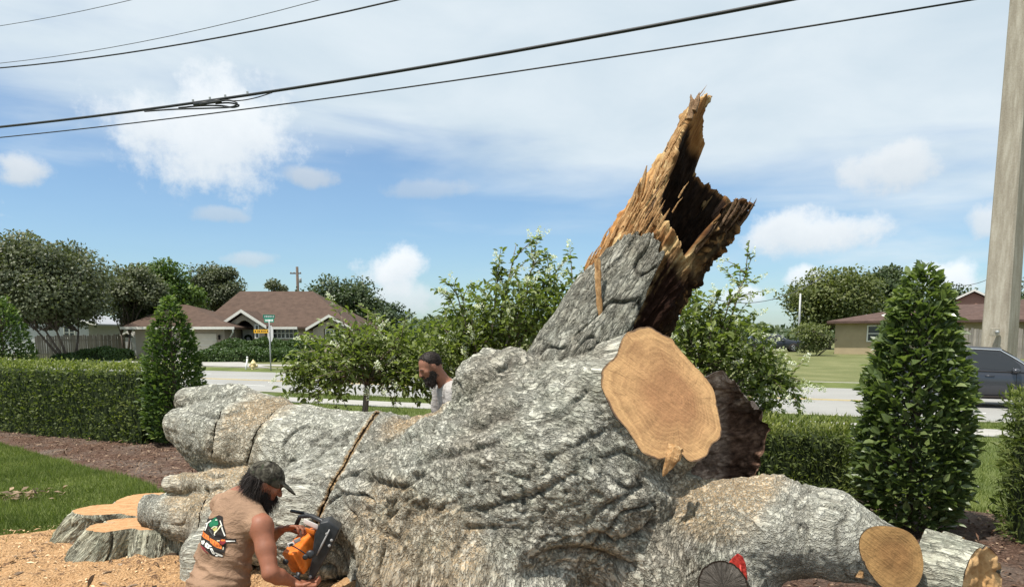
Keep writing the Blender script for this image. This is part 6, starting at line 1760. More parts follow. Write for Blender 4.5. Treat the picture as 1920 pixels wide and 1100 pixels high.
def limb_bark():
    nph, nt_ = 240, 190
    ph = np.linspace(-170, 32, nph); c = np.radians(ph)
    top = bark_top(ph) + 14 * fbm(np.stack([np.cos(c) * 9, np.sin(c) * 9, ph * 0 + 9], -1), 4)
    s = np.linspace(0, 1, nt_); PHI, SS = np.meshgrid(ph, s, indexing='ij'); T = -115 + np.maximum(top[:, None] + 115, 4) * SS
    P, D = limb_surface(PHI, T)
    edge = np.minimum(np.minimum(SS * 30, (1 - SS) * (T + 130) / 3.0), np.minimum((PHI + 170) / 1.5, (32 - PHI) / 1.5)); edge = np.clip(edge, 0, 1)
    q = (P - BASE); q = q - 0.55 * (q @ AX)[..., None] * AX; qf = q.reshape(-1, 3)
    rel, crack_shade = bark_relief(np.zeros_like(qf), np.ones_like(qf), qf * 1.35 + 3.3, 0.55, 4.0)
    h = rel[:, 0].reshape(PHI.shape) + 0.034
    f3 = np.stack([np.cos(np.radians(PHI)) * 1.2, np.sin(np.radians(PHI)) * 1.2, T / 260.0], -1).reshape(-1, 3)
    V = P + D * (h * edge - 0.05 * (1 - edge))[..., None]
    I = np.arange(nph * nt_).reshape(nph, nt_); Q = np.stack([I[:-1, :-1], I[1:, :-1], I[1:, 1:], I[:-1, 1:]], -1).reshape(-1, 4)[:, ::-1]
    me = mesh_np('bark', V.reshape(-1, 3), Q, True, {'bark_co': qf * 1.5, 'bark_co2': ((P - BASE) - 0.88 * ((P - BASE) @ AX)[..., None] * AX).reshape(-1, 3), 'crack_shade': crack_shade, 'dust': np.zeros(len(qf)), 'pale': np.full(len(qf), 0.25)})
    link('bark', me, bark_material('limb_bark', (0.80, 0.80, 0.80), 0.0, (), 0.05, 0.15), LIMB)
limb_bark()
def LP(ph, t, out=0.0):
    p, d = limb_surface(np.array([float(ph)]), np.array([float(t)])); return (p + d * out)[0]
def WL(px, py, out=0.0): return W(px, py, YB) + EF * out
for i, (a, b_, c, w) in enumerate([((1128, 500), (1165, 425), (1176, 395), 0.10), ((1150, 470), (1185, 400), (1196, 345), 0.09), ((1172, 430), (1200, 365), (1212, 312), 0.075), ((1160, 440), (1186, 375), (1192, 352), 0.04),
                                  ((1185, 430), (1212, 372), (1216, 330), 0.05), ((1118, 520), (1140, 462), (1158, 425), 0.07), ((1178, 415), (1193, 372), (1199, 338), 0.03), ((1205, 400), (1222, 350), (1240, 300), 0.05)]):
    splinter([WL(*a, 0.02 * (i % 3)), WL(*b_, 0.03 * (i % 2)), WL(*c, 0.02)], w, 0.05, seed=i * 3.1, parent=LIMB)
splinter([WL(1111, 502, 0.30), WL(1112, 560, 0.33), WL(1116, 618, 0.34)], 0.05, 0.02, name='bark_strip', seed=40.0, parent=LIMB, label='long orange strip of torn bark hanging down', taper=False)
for i, (a, b_, c, w) in enumerate([((1290, 230), (1296, 195), (1295, 178), 0.05), ((1298, 215), (1306, 190), (1311, 174), 0.05)]):
    splinter([WL(*a, 0.05), WL(*b_, 0.03), WL(*c, 0.0)], w, 0.05, seed=60 + i * 2.3, parent=LIMB, mat=fibre_mat('rotten_splinter%d' % i, (0.12, 0.07, 0.04), (0.26, 0.16, 0.09), (0.44, 0.29, 0.16)))

# loose splinters along the torn rim
M_rimd = fibre_mat('rim_splinter_dark', (0.05, 0.03, 0.02), (0.14, 0.085, 0.05), (0.32, 0.21, 0.13))
for i in range(64):
    ph = random.choice([random.uniform(-150, -60), random.uniform(-75, -20), random.uniform(-90, -20), random.uniform(25, 110)])
    tm = float(np.interp(ph, PH, TM)); b0 = tm - random.uniform(15, 70); e0 = tm + random.uniform(-4, 20) * (1.5 if ph < -60 else 0.8)
    dr = random.uniform(-2, 2)
    splinter([LP(ph, b0, 0.012), LP(ph + dr, (b0 + e0) / 2, 0.022), LP(ph + dr * 2, e0, 0.012)], random.uniform(0.008, 0.026), random.uniform(0.008, 0.018), seed=100 + i * 1.7, parent=LIMB, mat=M_rimd if (ph > 20 or random.random() < 0.2) else None)
for i in range(44):      # torn fibres lower on the break
    ph = random.uniform(-95, -12); t0 = float(bark_top(np.array(ph))) + random.uniform(-6, 90); L = random.uniform(22, 60)
    splinter([LP(ph, t0, 0.03), LP(ph, t0 + L * 0.6, 0.045), LP(ph + random.uniform(-2, 2), t0 + L, 0.05)], random.uniform(0.008, 0.024), random.uniform(0.008, 0.016), seed=200 + i * 1.3, parent=LIMB)

# ---- dark rotten slab behind the sawn face
def rotten():
    S = SDF(W(1250, 960, 5.9) - 0.5, W(1480, 660, 5.5) + 0.6, 0.018)
    ax = []
    ax += chain_px(S, [(1352, 760, 5.35, 52), (1375, 850, 5.25, 62), (1380, 950, 5.2, 80)], 0.08)
    ax += chain_px(S, [(1300, 860, 5.3, 60), (1320, 960, 5.15, 70)], 0.08)
    ax += chain_px(S, [(1395, 790, 5.4, 38), (1425, 880, 5.3, 26)], 0.06)
    V, Q = S.mesh(); V = relax(V, Q, 2); V, Q = quad_split(V, Q); V = relax(V, Q, 1); N = normals(V, Q)
    u = unit(W(1440, 850, 5.3) - W(1340, 870, 5.3)); q = V - 0.6 * (V @ u)[:, None] * u
    d = 0.040 * fbm(q * 5, 4) + 0.028 * (1 - 2 * np.abs(pnoise(q * 13))) + 0.02 * fbm(V * 18, 3) - 0.06 * np.exp(-((V - W(1405, 800, 5.05)) ** 2).sum(1) / 0.02)
    V = V + N * d[:, None]
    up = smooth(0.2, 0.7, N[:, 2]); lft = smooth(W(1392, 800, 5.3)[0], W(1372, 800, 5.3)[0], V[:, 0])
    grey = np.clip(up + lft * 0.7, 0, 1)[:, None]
    zone = np.ones((len(V), 4)); zone[:, :3] = np.array([0.75, 0.6, 0.52]) * (1 - grey) + np.array([2.3, 2.4, 2.4]) * grey  # grey bark on top and left, brightened in colour against the shade
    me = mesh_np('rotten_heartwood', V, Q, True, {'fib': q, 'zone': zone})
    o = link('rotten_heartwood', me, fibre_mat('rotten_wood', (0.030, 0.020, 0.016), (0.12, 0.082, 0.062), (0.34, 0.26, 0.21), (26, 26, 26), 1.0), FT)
    o['label'] = 'dark rotten heartwood slab behind the big sawn face'
rotten()

# ================================================================== stump, loose logs, small things
def stump():
    t = empty('tree_stump', tuple(W(240, 1000, 5.5) * np.array([1, 1, 0])), 'low root stump with flat fresh orange sawn top heaped with sawdust', 'stump')
    zt = 0.34
    S = SDF((-4.6, 4.6, -0.25), (-1.2, 7.4, 0.95), 0.018)
    def g(px, py, z):      # point at height z seen at that pixel
        d = ray(px, py); k = (z - CAMH) / d[2]; return CAMP + d * k
    ax = []
    def lobe(a, b_, ra, rb, k=0.06): S.cone(a, b_, ra, rb, k); ax.append((V3(a), V3(b_), max(ra, rb)))
    c0 = g(270, 962, zt)
    up = np.array([0, 0, 0.14])
    lobe(g(222, 955, zt) + up, g(132, 1020, 0.0), 0.17, 0.16); lobe(g(340, 945, zt) + up, g(222, 955, zt) + up, 0.22, 0.17, 0.05)
    lobe(g(262, 975, zt) + up, g(178, 1062, 0.0), 0.16, 0.21, 0.04); lobe(g(300, 974, zt) + up, g(285, 1064, 0.0), 0.17, 0.17, 0.04)
    lobe(g(350, 972, zt) + up, g(352, 1060, 0.0), 0.15, 0.14, 0.03); lobe(g(345, 960, zt) + up, g(300, 965, zt) + up, 0.22, 0.2)
    lobe(g(300, 950, zt), g(260, 1000, 0.0), 0.3, 0.34, 0.05)
    S.ell(g(205, 975, zt) + np.array([-0.02, 0, 0.0]), (0.08, 0.022, 0.2), None, 0.03, 'sub'); S.ell(g(318, 1015, 0.15), (0.04, 0.10, 0.16), None, 0.03, 'sub')
    pn = unit(V3([-0.03, -0.05, 1])); pc = V3([c0[0], c0[1], zt])
    gx = [S.lo[i] + S.h * np.arange(S.n[i]) for i in range(3)]
    pl = (gx[0][:, None, None] - pc[0]) * pn[0] + (gx[1][None, :, None] - pc[1]) * pn[1] + (gx[2][None, None, :] - pc[2]) * pn[2]
    S.F = np.maximum(S.F, pl.astype(np.float32))
    V, Q = S.mesh(); V = relax(V, Q, 1, 0.3); V, Q = quad_split(V, Q); N = normals(V, Q); q6 = grain_coords(V, ax); q = q6[:, :3]
    h = (V - pc) @ pn; keep = smooth(0.02, -0.05, h) * (N @ pn < 0.75)
    V, crack_shade = bark_relief(V, N, q * 1.2, 0.8 * keep, 12.0); crack_shade = crack_shade * keep
    flat = ((V - pc) @ pn > -0.012)
    ft = flat[Q].all(1)
    V[flat] -= (((V[flat] - pc) @ pn) - 0.004 * fbm(V[flat] * 14, 3))[:, None] * pn
    def pick(m):
        used = np.unique(Q[m]); mp = np.full(len(V), -1); mp[used] = np.arange(len(used)); return used, mp[Q[m]]
    ub, qb = pick(~ft); me = mesh_np('bark', V[ub], qb, True, {'bark_co': q[ub] * 1.2, 'bark_co2': q6[ub, 3:], 'crack_shade': crack_shade[ub], 'dust': np.full(len(ub), 0.3), 'pale': np.full(len(ub), 0.3)})
    ut, qt = pick(ft); m2 = mesh_np('sawn_top', V[ut], qt, True)
    link('bark', me, bark_material('stump_bark', (0.95, 0.96, 0.88), 0.5, (), 0.0, 0.45), t)
    set_attr(m2, 'rc', np.full(len(m2.vertices), 0.55))
    m, nt, b = new_mat('stump_top', 0.9, (0.66, 0.42, 0.24), 0.1)
    co = nt.objco(); f = nt.noise(co, 50, 5, 0.7); w = nt.noise(nt.scalev(co, (2, 9, 2)), 3, 5, 0.6)
    c = nt.ramp(nt.math('ADD', nt.math('MULTIPLY', f, 0.5), nt.math('MULTIPLY', w, 0.5)), [(0.34, (0.30, 0.155, 0.07)), (0.5, (0.47, 0.26, 0.125)), (0.66, (0.58, 0.36, 0.195))])
    nt.put(b.inputs['Base Color'], c); nt.put(b.inputs['Normal'], nt.bump(f, 0.5, 0.012))
    link('sawn_top', m2, m, t)
stump()

def log(name, label, a, b_, ra, rb, mat, fmat, amp=0.6, seed=0.0, endA=None, endB=None, vox=0.014, cat='log', rough=0.004):
    """a free log from a to b (world) sawn at both ends"""
    a, b_ = V3(a), V3(b_); u = unit(b_ - a)
    t = empty(name, tuple((a + b_) / 2), label, cat)
    S = SDF(np.minimum(a, b_) - ra * 1.8, np.maximum(a, b_) + ra * 1.8, vox)
    S.cone(a - u * ra * 0.6, b_ + u * rb * 0.6, ra, rb, 0.02)
    V, Q = S.mesh(); V = relax(V, Q, 2); N = normals(V, Q); q = V - 0.6 * ((V - a) @ u)[:, None] * u
    q2_ = V - 0.88 * ((V - a) @ u)[:, None] * u
    V, crack_shade = bark_relief(V, N, q * 1.4, amp, seed)
    nA = -u if endA is None else unit(V3(endA)); nB = u if endB is None else unit(V3(endB))
    o, outs = bark_part('bark', V, Q, np.concatenate([q * 1.4, q2_], 1), crack_shade, np.zeros(len(V)), mat, t, [(a, nA, ra * 1.8, ra * 1.0), (b_, nB, rb * 1.8, rb * 1.0)])
    face_disc('sawn_end', outs[0], nA, fmat, t); face_disc('sawn_end', outs[1], nB, fmat, t, rough=rough, rings=22)
    return t
M_bark2 = bark_material('oak_bark_pale', (1.05, 1.06, 1.02), 0.0, (), 0.0, 0.5)
M_split_face = wood_face_material('split_end', (0.48, 0.27, 0.11), (0.66, 0.42, 0.2), 5, stain=0.8)
log('cut_log', 'short pale-barked log with split orange end beside the low sawn limb', W(1722, 1056, 4.62), W(1842, 1088, 4.40), 0.225, 0.215, M_bark2, M_split_face, 0.45, 21.0, None, (0.52, -0.85, 0.05), rough=0.035)
def log_split():
    o = [c for c in bpy.data.objects if c.name.startswith('cut_log')][0]
    for i, (a, b_) in enumerate([((1812, 1035, 4.27), (1836, 1022, 4.26)), ((1815, 1050, 4.25), (1850, 1040, 4.28)), ((1822, 1075, 4.24), (1856, 1070, 4.27))]):
        p, q = W(*a), W(*b_); splinter([p, (p + q) / 2 - F_ * 0.012, q], 0.05, 0.03, seed=80 + i, parent=o)
m, nt, b = new_mat('weathered_end', 0.9, (0.12, 0.11, 0.10), 0.1)
rc = nt.attr('rc', 'Fac'); co = nt.objco()
ce = W(1357, 1100, 4.02)
d = nt.vmath('SUBTRACT', co, tuple(ce)); sp = nt.node('ShaderNodeSeparateXYZ'); nt.put(sp.inputs[0], d)
ang = nt.math('ARCTAN2', sp.outputs[2], sp.outputs[0])
cmb = nt.node('ShaderNodeCombineXYZ'); nt.put(cmb.inputs[0], nt.math('MULTIPLY', ang, 7.0)); nt.put(cmb.inputs[1], nt.math('MULTIPLY', rc, 1.2))
f = nt.noise(cmb.outputs[0], 1.6, 5, 0.7, 0.3)
c = nt.ramp(f, [(0.34, (0.05, 0.043, 0.036)), (0.5, (0.11, 0.097, 0.082)), (0.7, (0.21, 0.185, 0.16))])
c = nt.mix(nt.mrange(rc, 0.91, 0.95), c, (0.03, 0.022, 0.016))
nt.put(b.inputs['Base Color'], c); nt.put(b.inputs['Normal'], nt.bump(f, 1.0, 0.02)); M_wend = m
log('cut_log', 'small dark weathered log end with radial cracks in front of the trunk', W(1357, 1100, 4.02), W(1400, 1160, 4.55), 0.135, 0.14, bark_material('dark_bark', (0.8, 0.75, 0.7), 0.0, (), 0.4, 0.1), M_wend, 0.25, 33.0, (-0.15, -0.97, 0.2), None, 0.012)
def wedge():
    t = empty('red_wedge', tuple(W(1384, 1060, 4.12)), 'bright red ridged wedge sticking up beside the dark log end', 'wedge')
    m, nt, b = new_mat('wedge_red', 0.5, (0.55, 0.04, 0.03), 0.4); co = nt.objco(); f = nt.noise(co, 45, 4, 0.6)
    nt.put(b.inputs['Base Color'], nt.ramp(f, [(0.35, (0.32, 0.015, 0.012)), (0.65, (0.66, 0.07, 0.045))])); nt.put(b.inputs['Normal'], nt.bump(f, 0.6, 0.01))
    base = W(1387, 1100, 4.14)
    pts = [(1360, 1062), (1372, 1046), (1383, 1036), (1392, 1042), (1398, 1056), (1401, 1085), (1398, 1120), (1372, 1120)]
    P0 = [W(x, y, 4.10) for x, y in pts]; P1 = [W(x + 1, y + 1, 4.16) for x, y in pts]
    n = len(pts); mb = MB(); mb.add(P0 + P1, [tuple(range(n)), tuple(range(2 * n - 1, n - 1, -1))] + [(i, n + i, n + (i + 1) % n, (i + 1) % n) for i in range(n)])
    mb.build('blade', m, t, bevel=0.006)
    for x in (1377, 1388):
        MB().tube([W(x, 1058, 4.095), W(x + 3, 1118, 4.095)], 0.006, 6).build('ridge', m, t, True)
wedge()
# small bark slab on the mulch by the logs
o = log('bark_slab', 'thin pale bark slab lying on the mulch behind the split log', W(1768, 1006, 5.3), W(1803, 1016, 5.2), 0.045, 0.04, M_bark2, M_face2, 0.2, 3.0, vox=0.008, cat='bark slab')
# leaf and twig litter on the lawn
def litter():
    c = CAMP + ray(45, 933) * ((0.03 - CAMH) / ray(45, 933)[2])
    n = 90; P = c + rng.normal(0, 1, (n, 3)) * np.array([0.20, 0.12, 0.0]); P[:, 2] = 0.05 + 0.05 * rng.random(n)
    D = rdir(n); D[:, 2] *= 0.3
    o = leaf_obj('leaf_litter', P, D, unit(rdir(n) * 0.6 + np.array([0, 0, 1])), rng.uniform(0.04, 0.14, n), rng.uniform(0.015, 0.05, n), leaf_mat('litter', (0.05, 0.04, 0.03), (0.22, 0.16, 0.11), (0.42, 0.30, 0.20), 0.1, 0.9, 0.1), None, CARD_V, CARD_F)
    tag(o, label='small heap of dry brown leaves and bark on the lawn', kind='stuff')
litter()
# ================================================================== people and the chainsaw
def skin_mat(name, c):
    m, nt, b = new_mat(name, 0.55, c, 0.35)
    co = nt.objco(); f = nt.noise(co, 14, 5, 0.6); g = nt.noise(co, 90, 3, 0.6)
    nt.put(b.inputs['Base Color'], nt.mix(0.35, nt.ramp(f, [(0.3, tuple(x * 0.78 for x in c)), (0.7, tuple(min(1, x * 1.18) for x in c))]), nt.ramp(g, [(0.3, tuple(x * 0.85 for x in c)), (0.7, tuple(x * 1.1 for x in c))])))
    nt.put(b.inputs['Normal'], nt.bump(g, 0.15, 0.004)); b.inputs['Subsurface Weight'].default_value = 0.06
    b.inputs['Subsurface Radius'].default_value = (0.01, 0.004, 0.002)
    return m
def cloth_mat(name, c, var=0.12):
    m, nt, b = new_mat(name, 0.92, c, 0.1)
    co = nt.objco(); f = nt.noise(co, 6, 5, 0.65); g = nt.noise(co, 220, 2, 0.5)
    nt.put(b.inputs['Base Color'], nt.ramp(f, [(0.3, tuple(x * (1 - var) for x in c)), (0.7, tuple(min(1, x * (1 + var)) for x in c))]))
    nt.put(b.inputs['Normal'], nt.bump(nt.math('ADD', g, nt.math('MULTIPLY', nt.noise(nt.scalev(co, (1, 1, 1.8)), 16, 5, 0.6, 0.6), 5.0)), 0.5, 0.008)); return m
M_hair = simple_mat('hair_dark', (0.022, 0.015, 0.012), 0.6, 0.3, 0.5, 60)
M_boot = simple_mat('boot_leather', (0.07, 0.045, 0.03), 0.7, 0.3, 0.2, 20)

def hand(S, wrist, d, nrm, size=1.0, curl=1.0, flip=1, k=0.008):
    """palm along d, palm side towards nrm, five bent fingers; flip mirrors the thumb"""
    d = unit(V3(d)); nrm = unit(V3(nrm) - d * (V3(nrm) @ d)); s = np.cross(d, nrm) * flip
    w = V3(wrist); z = size
    S.ell(w + d * 0.048 * z, np.array([0.052, 0.040, 0.017]) * z, np.stack([d, s, nrm]), 0.012)
    for i, (off, ln) in enumerate(((-0.031, 0.82), (-0.011, 0.97), (0.010, 1.0), (0.030, 0.92))):
        p = w + d * (0.088 if i in (1, 2) else 0.081) * z + s * off * z; a = 0.25 * curl
        r = 0.0093 * z
        for seg, L in enumerate((0.043, 0.028, 0.021)):
            a2 = a + (0.0, 0.75, 0.65)[seg] * curl; dd = d * math.cos(a2) + nrm * math.sin(a2)
            q = p + dd * L * ln * z; S.cone(p, q, r, r * 0.92, k); p = q; r *= 0.93; a = a2
    b0 = w + d * 0.022 * z + s * 0.034 * z
    b1 = b0 + (d * 0.55 + s * 0.6 + nrm * 0.45) * 0.045 * z; b2 = b1 + (d * 0.75 + s * 0.05 + nrm * 0.6) * 0.032 * z
    S.cone(w + d * 0.03 * z + s * 0.015 * z, b0, 0.018 * z, 0.014 * z, 0.01); S.cone(b0, b1, 0.0135 * z, 0.011 * z, k); S.cone(b1, b2, 0.011 * z, 0.009 * z, k)

def head(S, c, fd, hu, jaw=1.0):
    """skull, jaw, brow, nose, lips, ears; returns the side vector"""
    fd = unit(V3(fd)); hu = unit(V3(hu) - fd * (V3(hu) @ fd)); sd = np.cross(fd, hu); A = np.stack([sd, fd, hu])
    S.ell(c + hu * 0.025 - fd * 0.008, (0.076, 0.098, 0.092), A, 0.02)
    S.ell(c - hu * 0.045 + fd * 0.028, (0.060, 0.066, 0.070), A, 0.03)
    S.ell(c - hu * 0.088 + fd * 0.055, (0.032, 0.030, 0.026), A, 0.03)
    S.ell(c + hu * 0.012 + fd * 0.080, (0.052, 0.020, 0.013), A, 0.016)              # brow
    S.cone(c + hu * 0.006 + fd * 0.094, c - hu * 0.030 + fd * 0.116, 0.010, 0.014, 0.012)   # nose
    for q in (-1, 1):
        S.ell(c - hu * 0.033 + fd * 0.104 + sd * q * 0.012, (0.009, 0.010, 0.009), A, 0.006)
        S.ell(c - hu * 0.018 + fd * 0.066 + sd * q * 0.042, (0.022, 0.020, 0.020), A, 0.02)  # cheek
        S.ell(c - hu * 0.006 + fd * 0.089 + sd * q * 0.031, (0.016, 0.012, 0.010), A, 0.006, 'sub')   # eye socket
        S.ell(c - hu * 0.006 + fd * 0.078 + sd * q * 0.031, (0.012, 0.012, 0.012), A, 0.003)          # eyeball
        e = c - hu * 0.006 - fd * 0.008 + sd * q * 0.077
        S.ell(e, (0.010, 0.020, 0.032), A, 0.006); S.ell(e + sd * q * 0.009 + fd * 0.003, (0.006, 0.009, 0.017), A, 0.004, 'sub')
    S.ell(c - hu * 0.058 + fd * 0.088, (0.026, 0.014, 0.007), A, 0.006); S.ell(c - hu * 0.070 + fd * 0.086, (0.023, 0.014, 0.008), A, 0.006)
    return fd, hu, sd, A

def sdf_obj(name, S, mat, parent, it=2, disp=None):
    V, Q = S.mesh(); V = relax(V, Q, it); N = normals(V, Q)
    if disp is not None: V = V + N * disp(V, N)[:, None]
    return link(name, mesh_np(name, V, Q, True), mat, parent)

def strands(P, D, L, W_, droop=0.4, seg=5):
    """thin tapering ribbons that start at P along D and droop"""
    n = len(P); t = np.linspace(0, 1, seg + 1); V = np.zeros((n, seg + 1, 2, 3)); g = np.array([0, 0, -1.0])
    side = unit(np.cross(D, rdir(n)))
    for j, tt in enumerate(t):
        c = P + D * (L * tt)[:, None] + g * (droop * L * tt * tt)[:, None] + side * (0.12 * L * np.sin(tt * 5 + np.arange(n)))[:, None] * tt * 0.5
        V[:, j, 0] = c - side * (W_ * (1 - tt * 0.85))[:, None]; V[:, j, 1] = c + side * (W_ * (1 - tt * 0.85))[:, None]
    I = np.arange(n * (seg + 1) * 2).reshape(n, seg + 1, 2)
    Q = np.stack([I[:, :-1, 0], I[:, :-1, 1], I[:, 1:, 1], I[:, 1:, 0]], -1).reshape(-1, 4)
    return V.reshape(-1, 3), Q
def hair_obj(name, S, parent, mat, n, L, W_, D_fn, droop=0.5):
    V, Q = S.mesh(); V = relax(V, Q, 1); N = normals(V, Q)
    V = V + N * (0.004 * fbm(V * 90, 2))[:, None]
    i = rng.integers(0, len(V), n); P = V[i]; D = D_fn(P, N[i])
    sv, sq = strands(P - N[i] * 0.003, D, L * rng.uniform(0.5, 1.2, n), np.full(n, W_), droop)
    me = mesh_np(name, np.concatenate([V, sv]), np.concatenate([Q, sq + len(V)]), True)
    return link(name, me, mat, parent)

def person_kneeling():
    N0 = W(452, 928, 4.30); P0 = W(408, 1100, 4.14)
    RS = W(490, 986, 4.10); LS = W(414, 946, 4.47)
    u = unit(N0 - P0); r = unit(RS - LS); r = unit(r - u * (r @ u)); f = np.cross(u, r); A = np.stack([r, f, u])
    if f[0] + f[1] < 0: f = -f
    A = np.stack([r, f, u])
    g0 = 0.05
    t = empty('person', (P0[0], P0[1], g0), 'kneeling person in tan sleeveless shirt and dark cap holding the chainsaw', 'person')
    Ms = skin_mat('skin_tanned', (0.285, 0.112, 0.064))
    Hc = W(496, 904, 4.31); fd = unit(V3([0.80, 0.36, -0.50]))
    hu0 = V3([0.35, 0.12, 0.93])
    RE = W(507, 1074, 3.98); RH = W(548, 1090, 4.10); LE = W(497, 1012, 4.56); LH = W(528, 992, 4.36)
    S = SDF(np.minimum(P0, Hc) - np.array([0.45, 0.55, 0.60]), np.maximum(P0, Hc) + np.array([0.55, 0.5, 0.20]), 0.0065)
    fd, hu, sd, AH = head(S, Hc, fd, hu0)
    S.cone(N0 - u * 0.02, Hc - hu * 0.04 - fd * 0.02, 0.066, 0.058, 0.04)
    S.ell(lerp(P0, N0, 0.66), (0.175, 0.11, 0.19), A, 0.05); S.ell(lerp(P0, N0, 0.3), (0.15, 0.11, 0.18), A, 0.05); S.ell(P0, (0.16, 0.12, 0.13), A, 0.05)
    S.cone(N0 - u * 0.03, RS, 0.06, 0.062, 0.05); S.cone(N0 - u * 0.03, LS, 0.06, 0.062, 0.05)
    S.ell(RS - u * 0.01, (0.066, 0.064, 0.075), A, 0.03)
    S.cone(RS, lerp(RS, RE, 0.5), 0.060, 0.054, 0.02); S.cone(lerp(RS, RE, 0.5), RE, 0.054, 0.043, 0.02)
    S.cone(RE, lerp(RE, RH, 0.35), 0.044, 0.045, 0.02); S.cone(lerp(RE, RH, 0.35), RH, 0.045, 0.028, 0.02)
    S.cone(LS, LE, 0.056, 0.044, 0.02); S.cone(LE, lerp(LE, LH, 0.35), 0.043, 0.043, 0.02); S.cone(lerp(LE, LH, 0.35), LH, 0.043, 0.027, 0.02)
    hand(S, LH, W(560, 984, 4.33) - LH, -U_ * 0.8 - F_ * 0.15, 1.08, 1.0, 1)
    hand(S, RH, W(585, 1096, 4.16) - RH, -F_ * 0.2 + U_ * 0.6, 1.05, 1.1, 1)
    # legs: kneeling, sitting back on the heels
    knees = []
    for s in (-1, 1):
        hip = P0 + r * 0.09 * s - u * 0.05; fl = unit(V3([f[0], f[1], 0])); kn = hip + fl * 0.40 + r * 0.05 * s; kn[2] = 0.13
        ft = kn - fl * 0.40; ft[2] = 0.12; knees.append((hip, kn, ft, fl))
        S.cone(hip, kn, 0.075, 0.05, 0.04); S.cone(kn, ft, 0.045, 0.035, 0.03)
    sdf_obj('body', S, Ms, t, 2)
    # sleeveless shirt
    S = SDF(P0 - np.array([0.4, 0.4, 0.28]), N0 + np.array([0.35, 0.35, 0.12]), 0.008)
    S.ell(lerp(P0, N0, 0.66), (0.192, 0.128, 0.205), A, 0.06); S.ell(lerp(P0, N0, 0.32), (0.178, 0.134, 0.20), A, 0.06); S.ell(lerp(P0, N0, -0.02), (0.186, 0.148, 0.15), A, 0.06)
    S.cone(N0 - u * 0.035, RS - r * 0.02 - u * 0.005, 0.072, 0.075, 0.05); S.cone(N0 - u * 0.035, LS + r * 0.02, 0.072, 0.072, 0.05)
    S.ell(RS + r * 0.055 - u * 0.10, (0.075, 0.085, 0.13), A, 0.015, 'sub'); S.ell(LS - r * 0.055 - u * 0.10, (0.07, 0.085, 0.13), A, 0.015, 'sub')
    S.ell(N0 + u * 0.055, (0.072, 0.078, 0.06), A, 0.012, 'sub')
    def wr(V, N):
        q = np.stack([V @ r, V @ f, V @ u], -1)
        lo = smooth(0.75, 0.1, ((V - P0) @ u) / np.linalg.norm(N0 - P0))
        return 0.016 * fbm(q * np.array([4, 4, 9]), 3) * (0.4 + lo) + 0.011 * (1 - 2 * np.abs(pnoise(q * np.array([6, 6, 16]) + 3))) * (0.3 + lo)
    Msh = cloth_mat('shirt_tan', (0.30, 0.19, 0.125), 0.2)
    shirt = sdf_obj('shirt', S, Msh, t, 2, wr)
    # trousers and boots
    S = SDF(P0 - np.array([0.45, 0.35, 0.50]), P0 + np.array([0.65, 0.65, 0.16]), 0.012)
    S.ell(P0 - u * 0.03, (0.178, 0.14, 0.13), A, 0.05)
    for hip, kn, ft, fl in knees: S.cone(hip, kn, 0.098, 0.078, 0.05); S.cone(kn, ft, 0.075, 0.058, 0.04)
    sdf_obj('trousers', S, cloth_mat('denim_dark', (0.06, 0.065, 0.08), 0.25), t, 2, lambda V, N: 0.008 * fbm(V * 14, 3))
    for hip, kn, ft, fl in knees:
        S = SDF(ft - 0.25, ft + 0.25, 0.012); S.cone(ft + np.array([0, 0, 0.0]), ft - fl * 0.06, 0.058, 0.05, 0.03); S.cone(ft - fl * 0.05, ft - fl * 0.06 + np.array([0, 0, -0.07]), 0.05, 0.035, 0.03)
        sdf_obj('boot', S, M_boot, t, 2)
    # cap
    S = SDF(Hc - 0.22, Hc + 0.30, 0.0055)
    cc = Hc + hu * 0.030 - fd * 0.006
    S.ell(cc, (0.088, 0.112, 0.098), AH, 0.01); 
    vd = unit(fd * 0.96 - hu * 0.26); vu = np.cross(sd, vd); vu = vu if vu @ hu > 0 else -vu
    S.ell(cc - hu * 0.075 - fd * 0.01, (0.12, 0.14, 0.075), AH, 0.008, 'sub')
    S.ell(cc + hu * 0.002 + fd * 0.125, (0.078, 0.082, 0.010), np.stack([sd, vd, vu]), 0.012)
    S.ell(cc + hu * 0.098, (0.010, 0.010, 0.008), AH, 0.004)
    m, nt, b = new_mat('cap_camouflage', 0.9, (0.06, 0.056, 0.045), 0.1)
    co = nt.objco(); f1 = nt.noise(co, 26, 3, 0.5, 0.8); f2 = nt.noise(nt.vmath('ADD', co, (5, 2, 1)), 19, 3, 0.5, 0.8)
    c = nt.ramp(f1, [(0.42, (0.030, 0.027, 0.022)), (0.47, (0.075, 0.068, 0.052)), (0.60, (0.075, 0.068, 0.052)), (0.64, (0.15, 0.14, 0.115))])
    c = nt.mix(nt.mrange(f2, 0.56, 0.6), c, (0.045, 0.05, 0.032)); nt.put(b.inputs['Base Color'], c); nt.put(b.inputs['Normal'], nt.bump(nt.noise(co, 300, 2, 0.5), 0.3, 0.003))
    cap = sdf_obj('cap', S, m, t, 1, lambda V, N: 0.003 * fbm(V * 30, 2))
    # seams of the crown
    for k in range(3):
        a = k * math.pi / 3; pts = []
        for j in range(13):
            th = -1.25 + 2.5 * j / 12; v = sd * math.cos(a) * math.sin(th) * 0.0895 + fd * math.sin(a) * math.sin(th) * 0.1135 + hu * math.cos(th) * 0.0995
            pts.append(cc + v)
        MB().tube(pts, 0.0016, 5).build('seam', m, cap, True)
    # hair below the cap, beard
    S = SDF(Hc - 0.22, Hc + 0.2, 0.007)
    S.ell(Hc - fd * 0.042 + hu * 0.005, (0.077, 0.064, 0.080), AH, 0.02); S.ell(Hc - fd * 0.066 - hu * 0.055, (0.055, 0.028, 0.062), AH, 0.03)
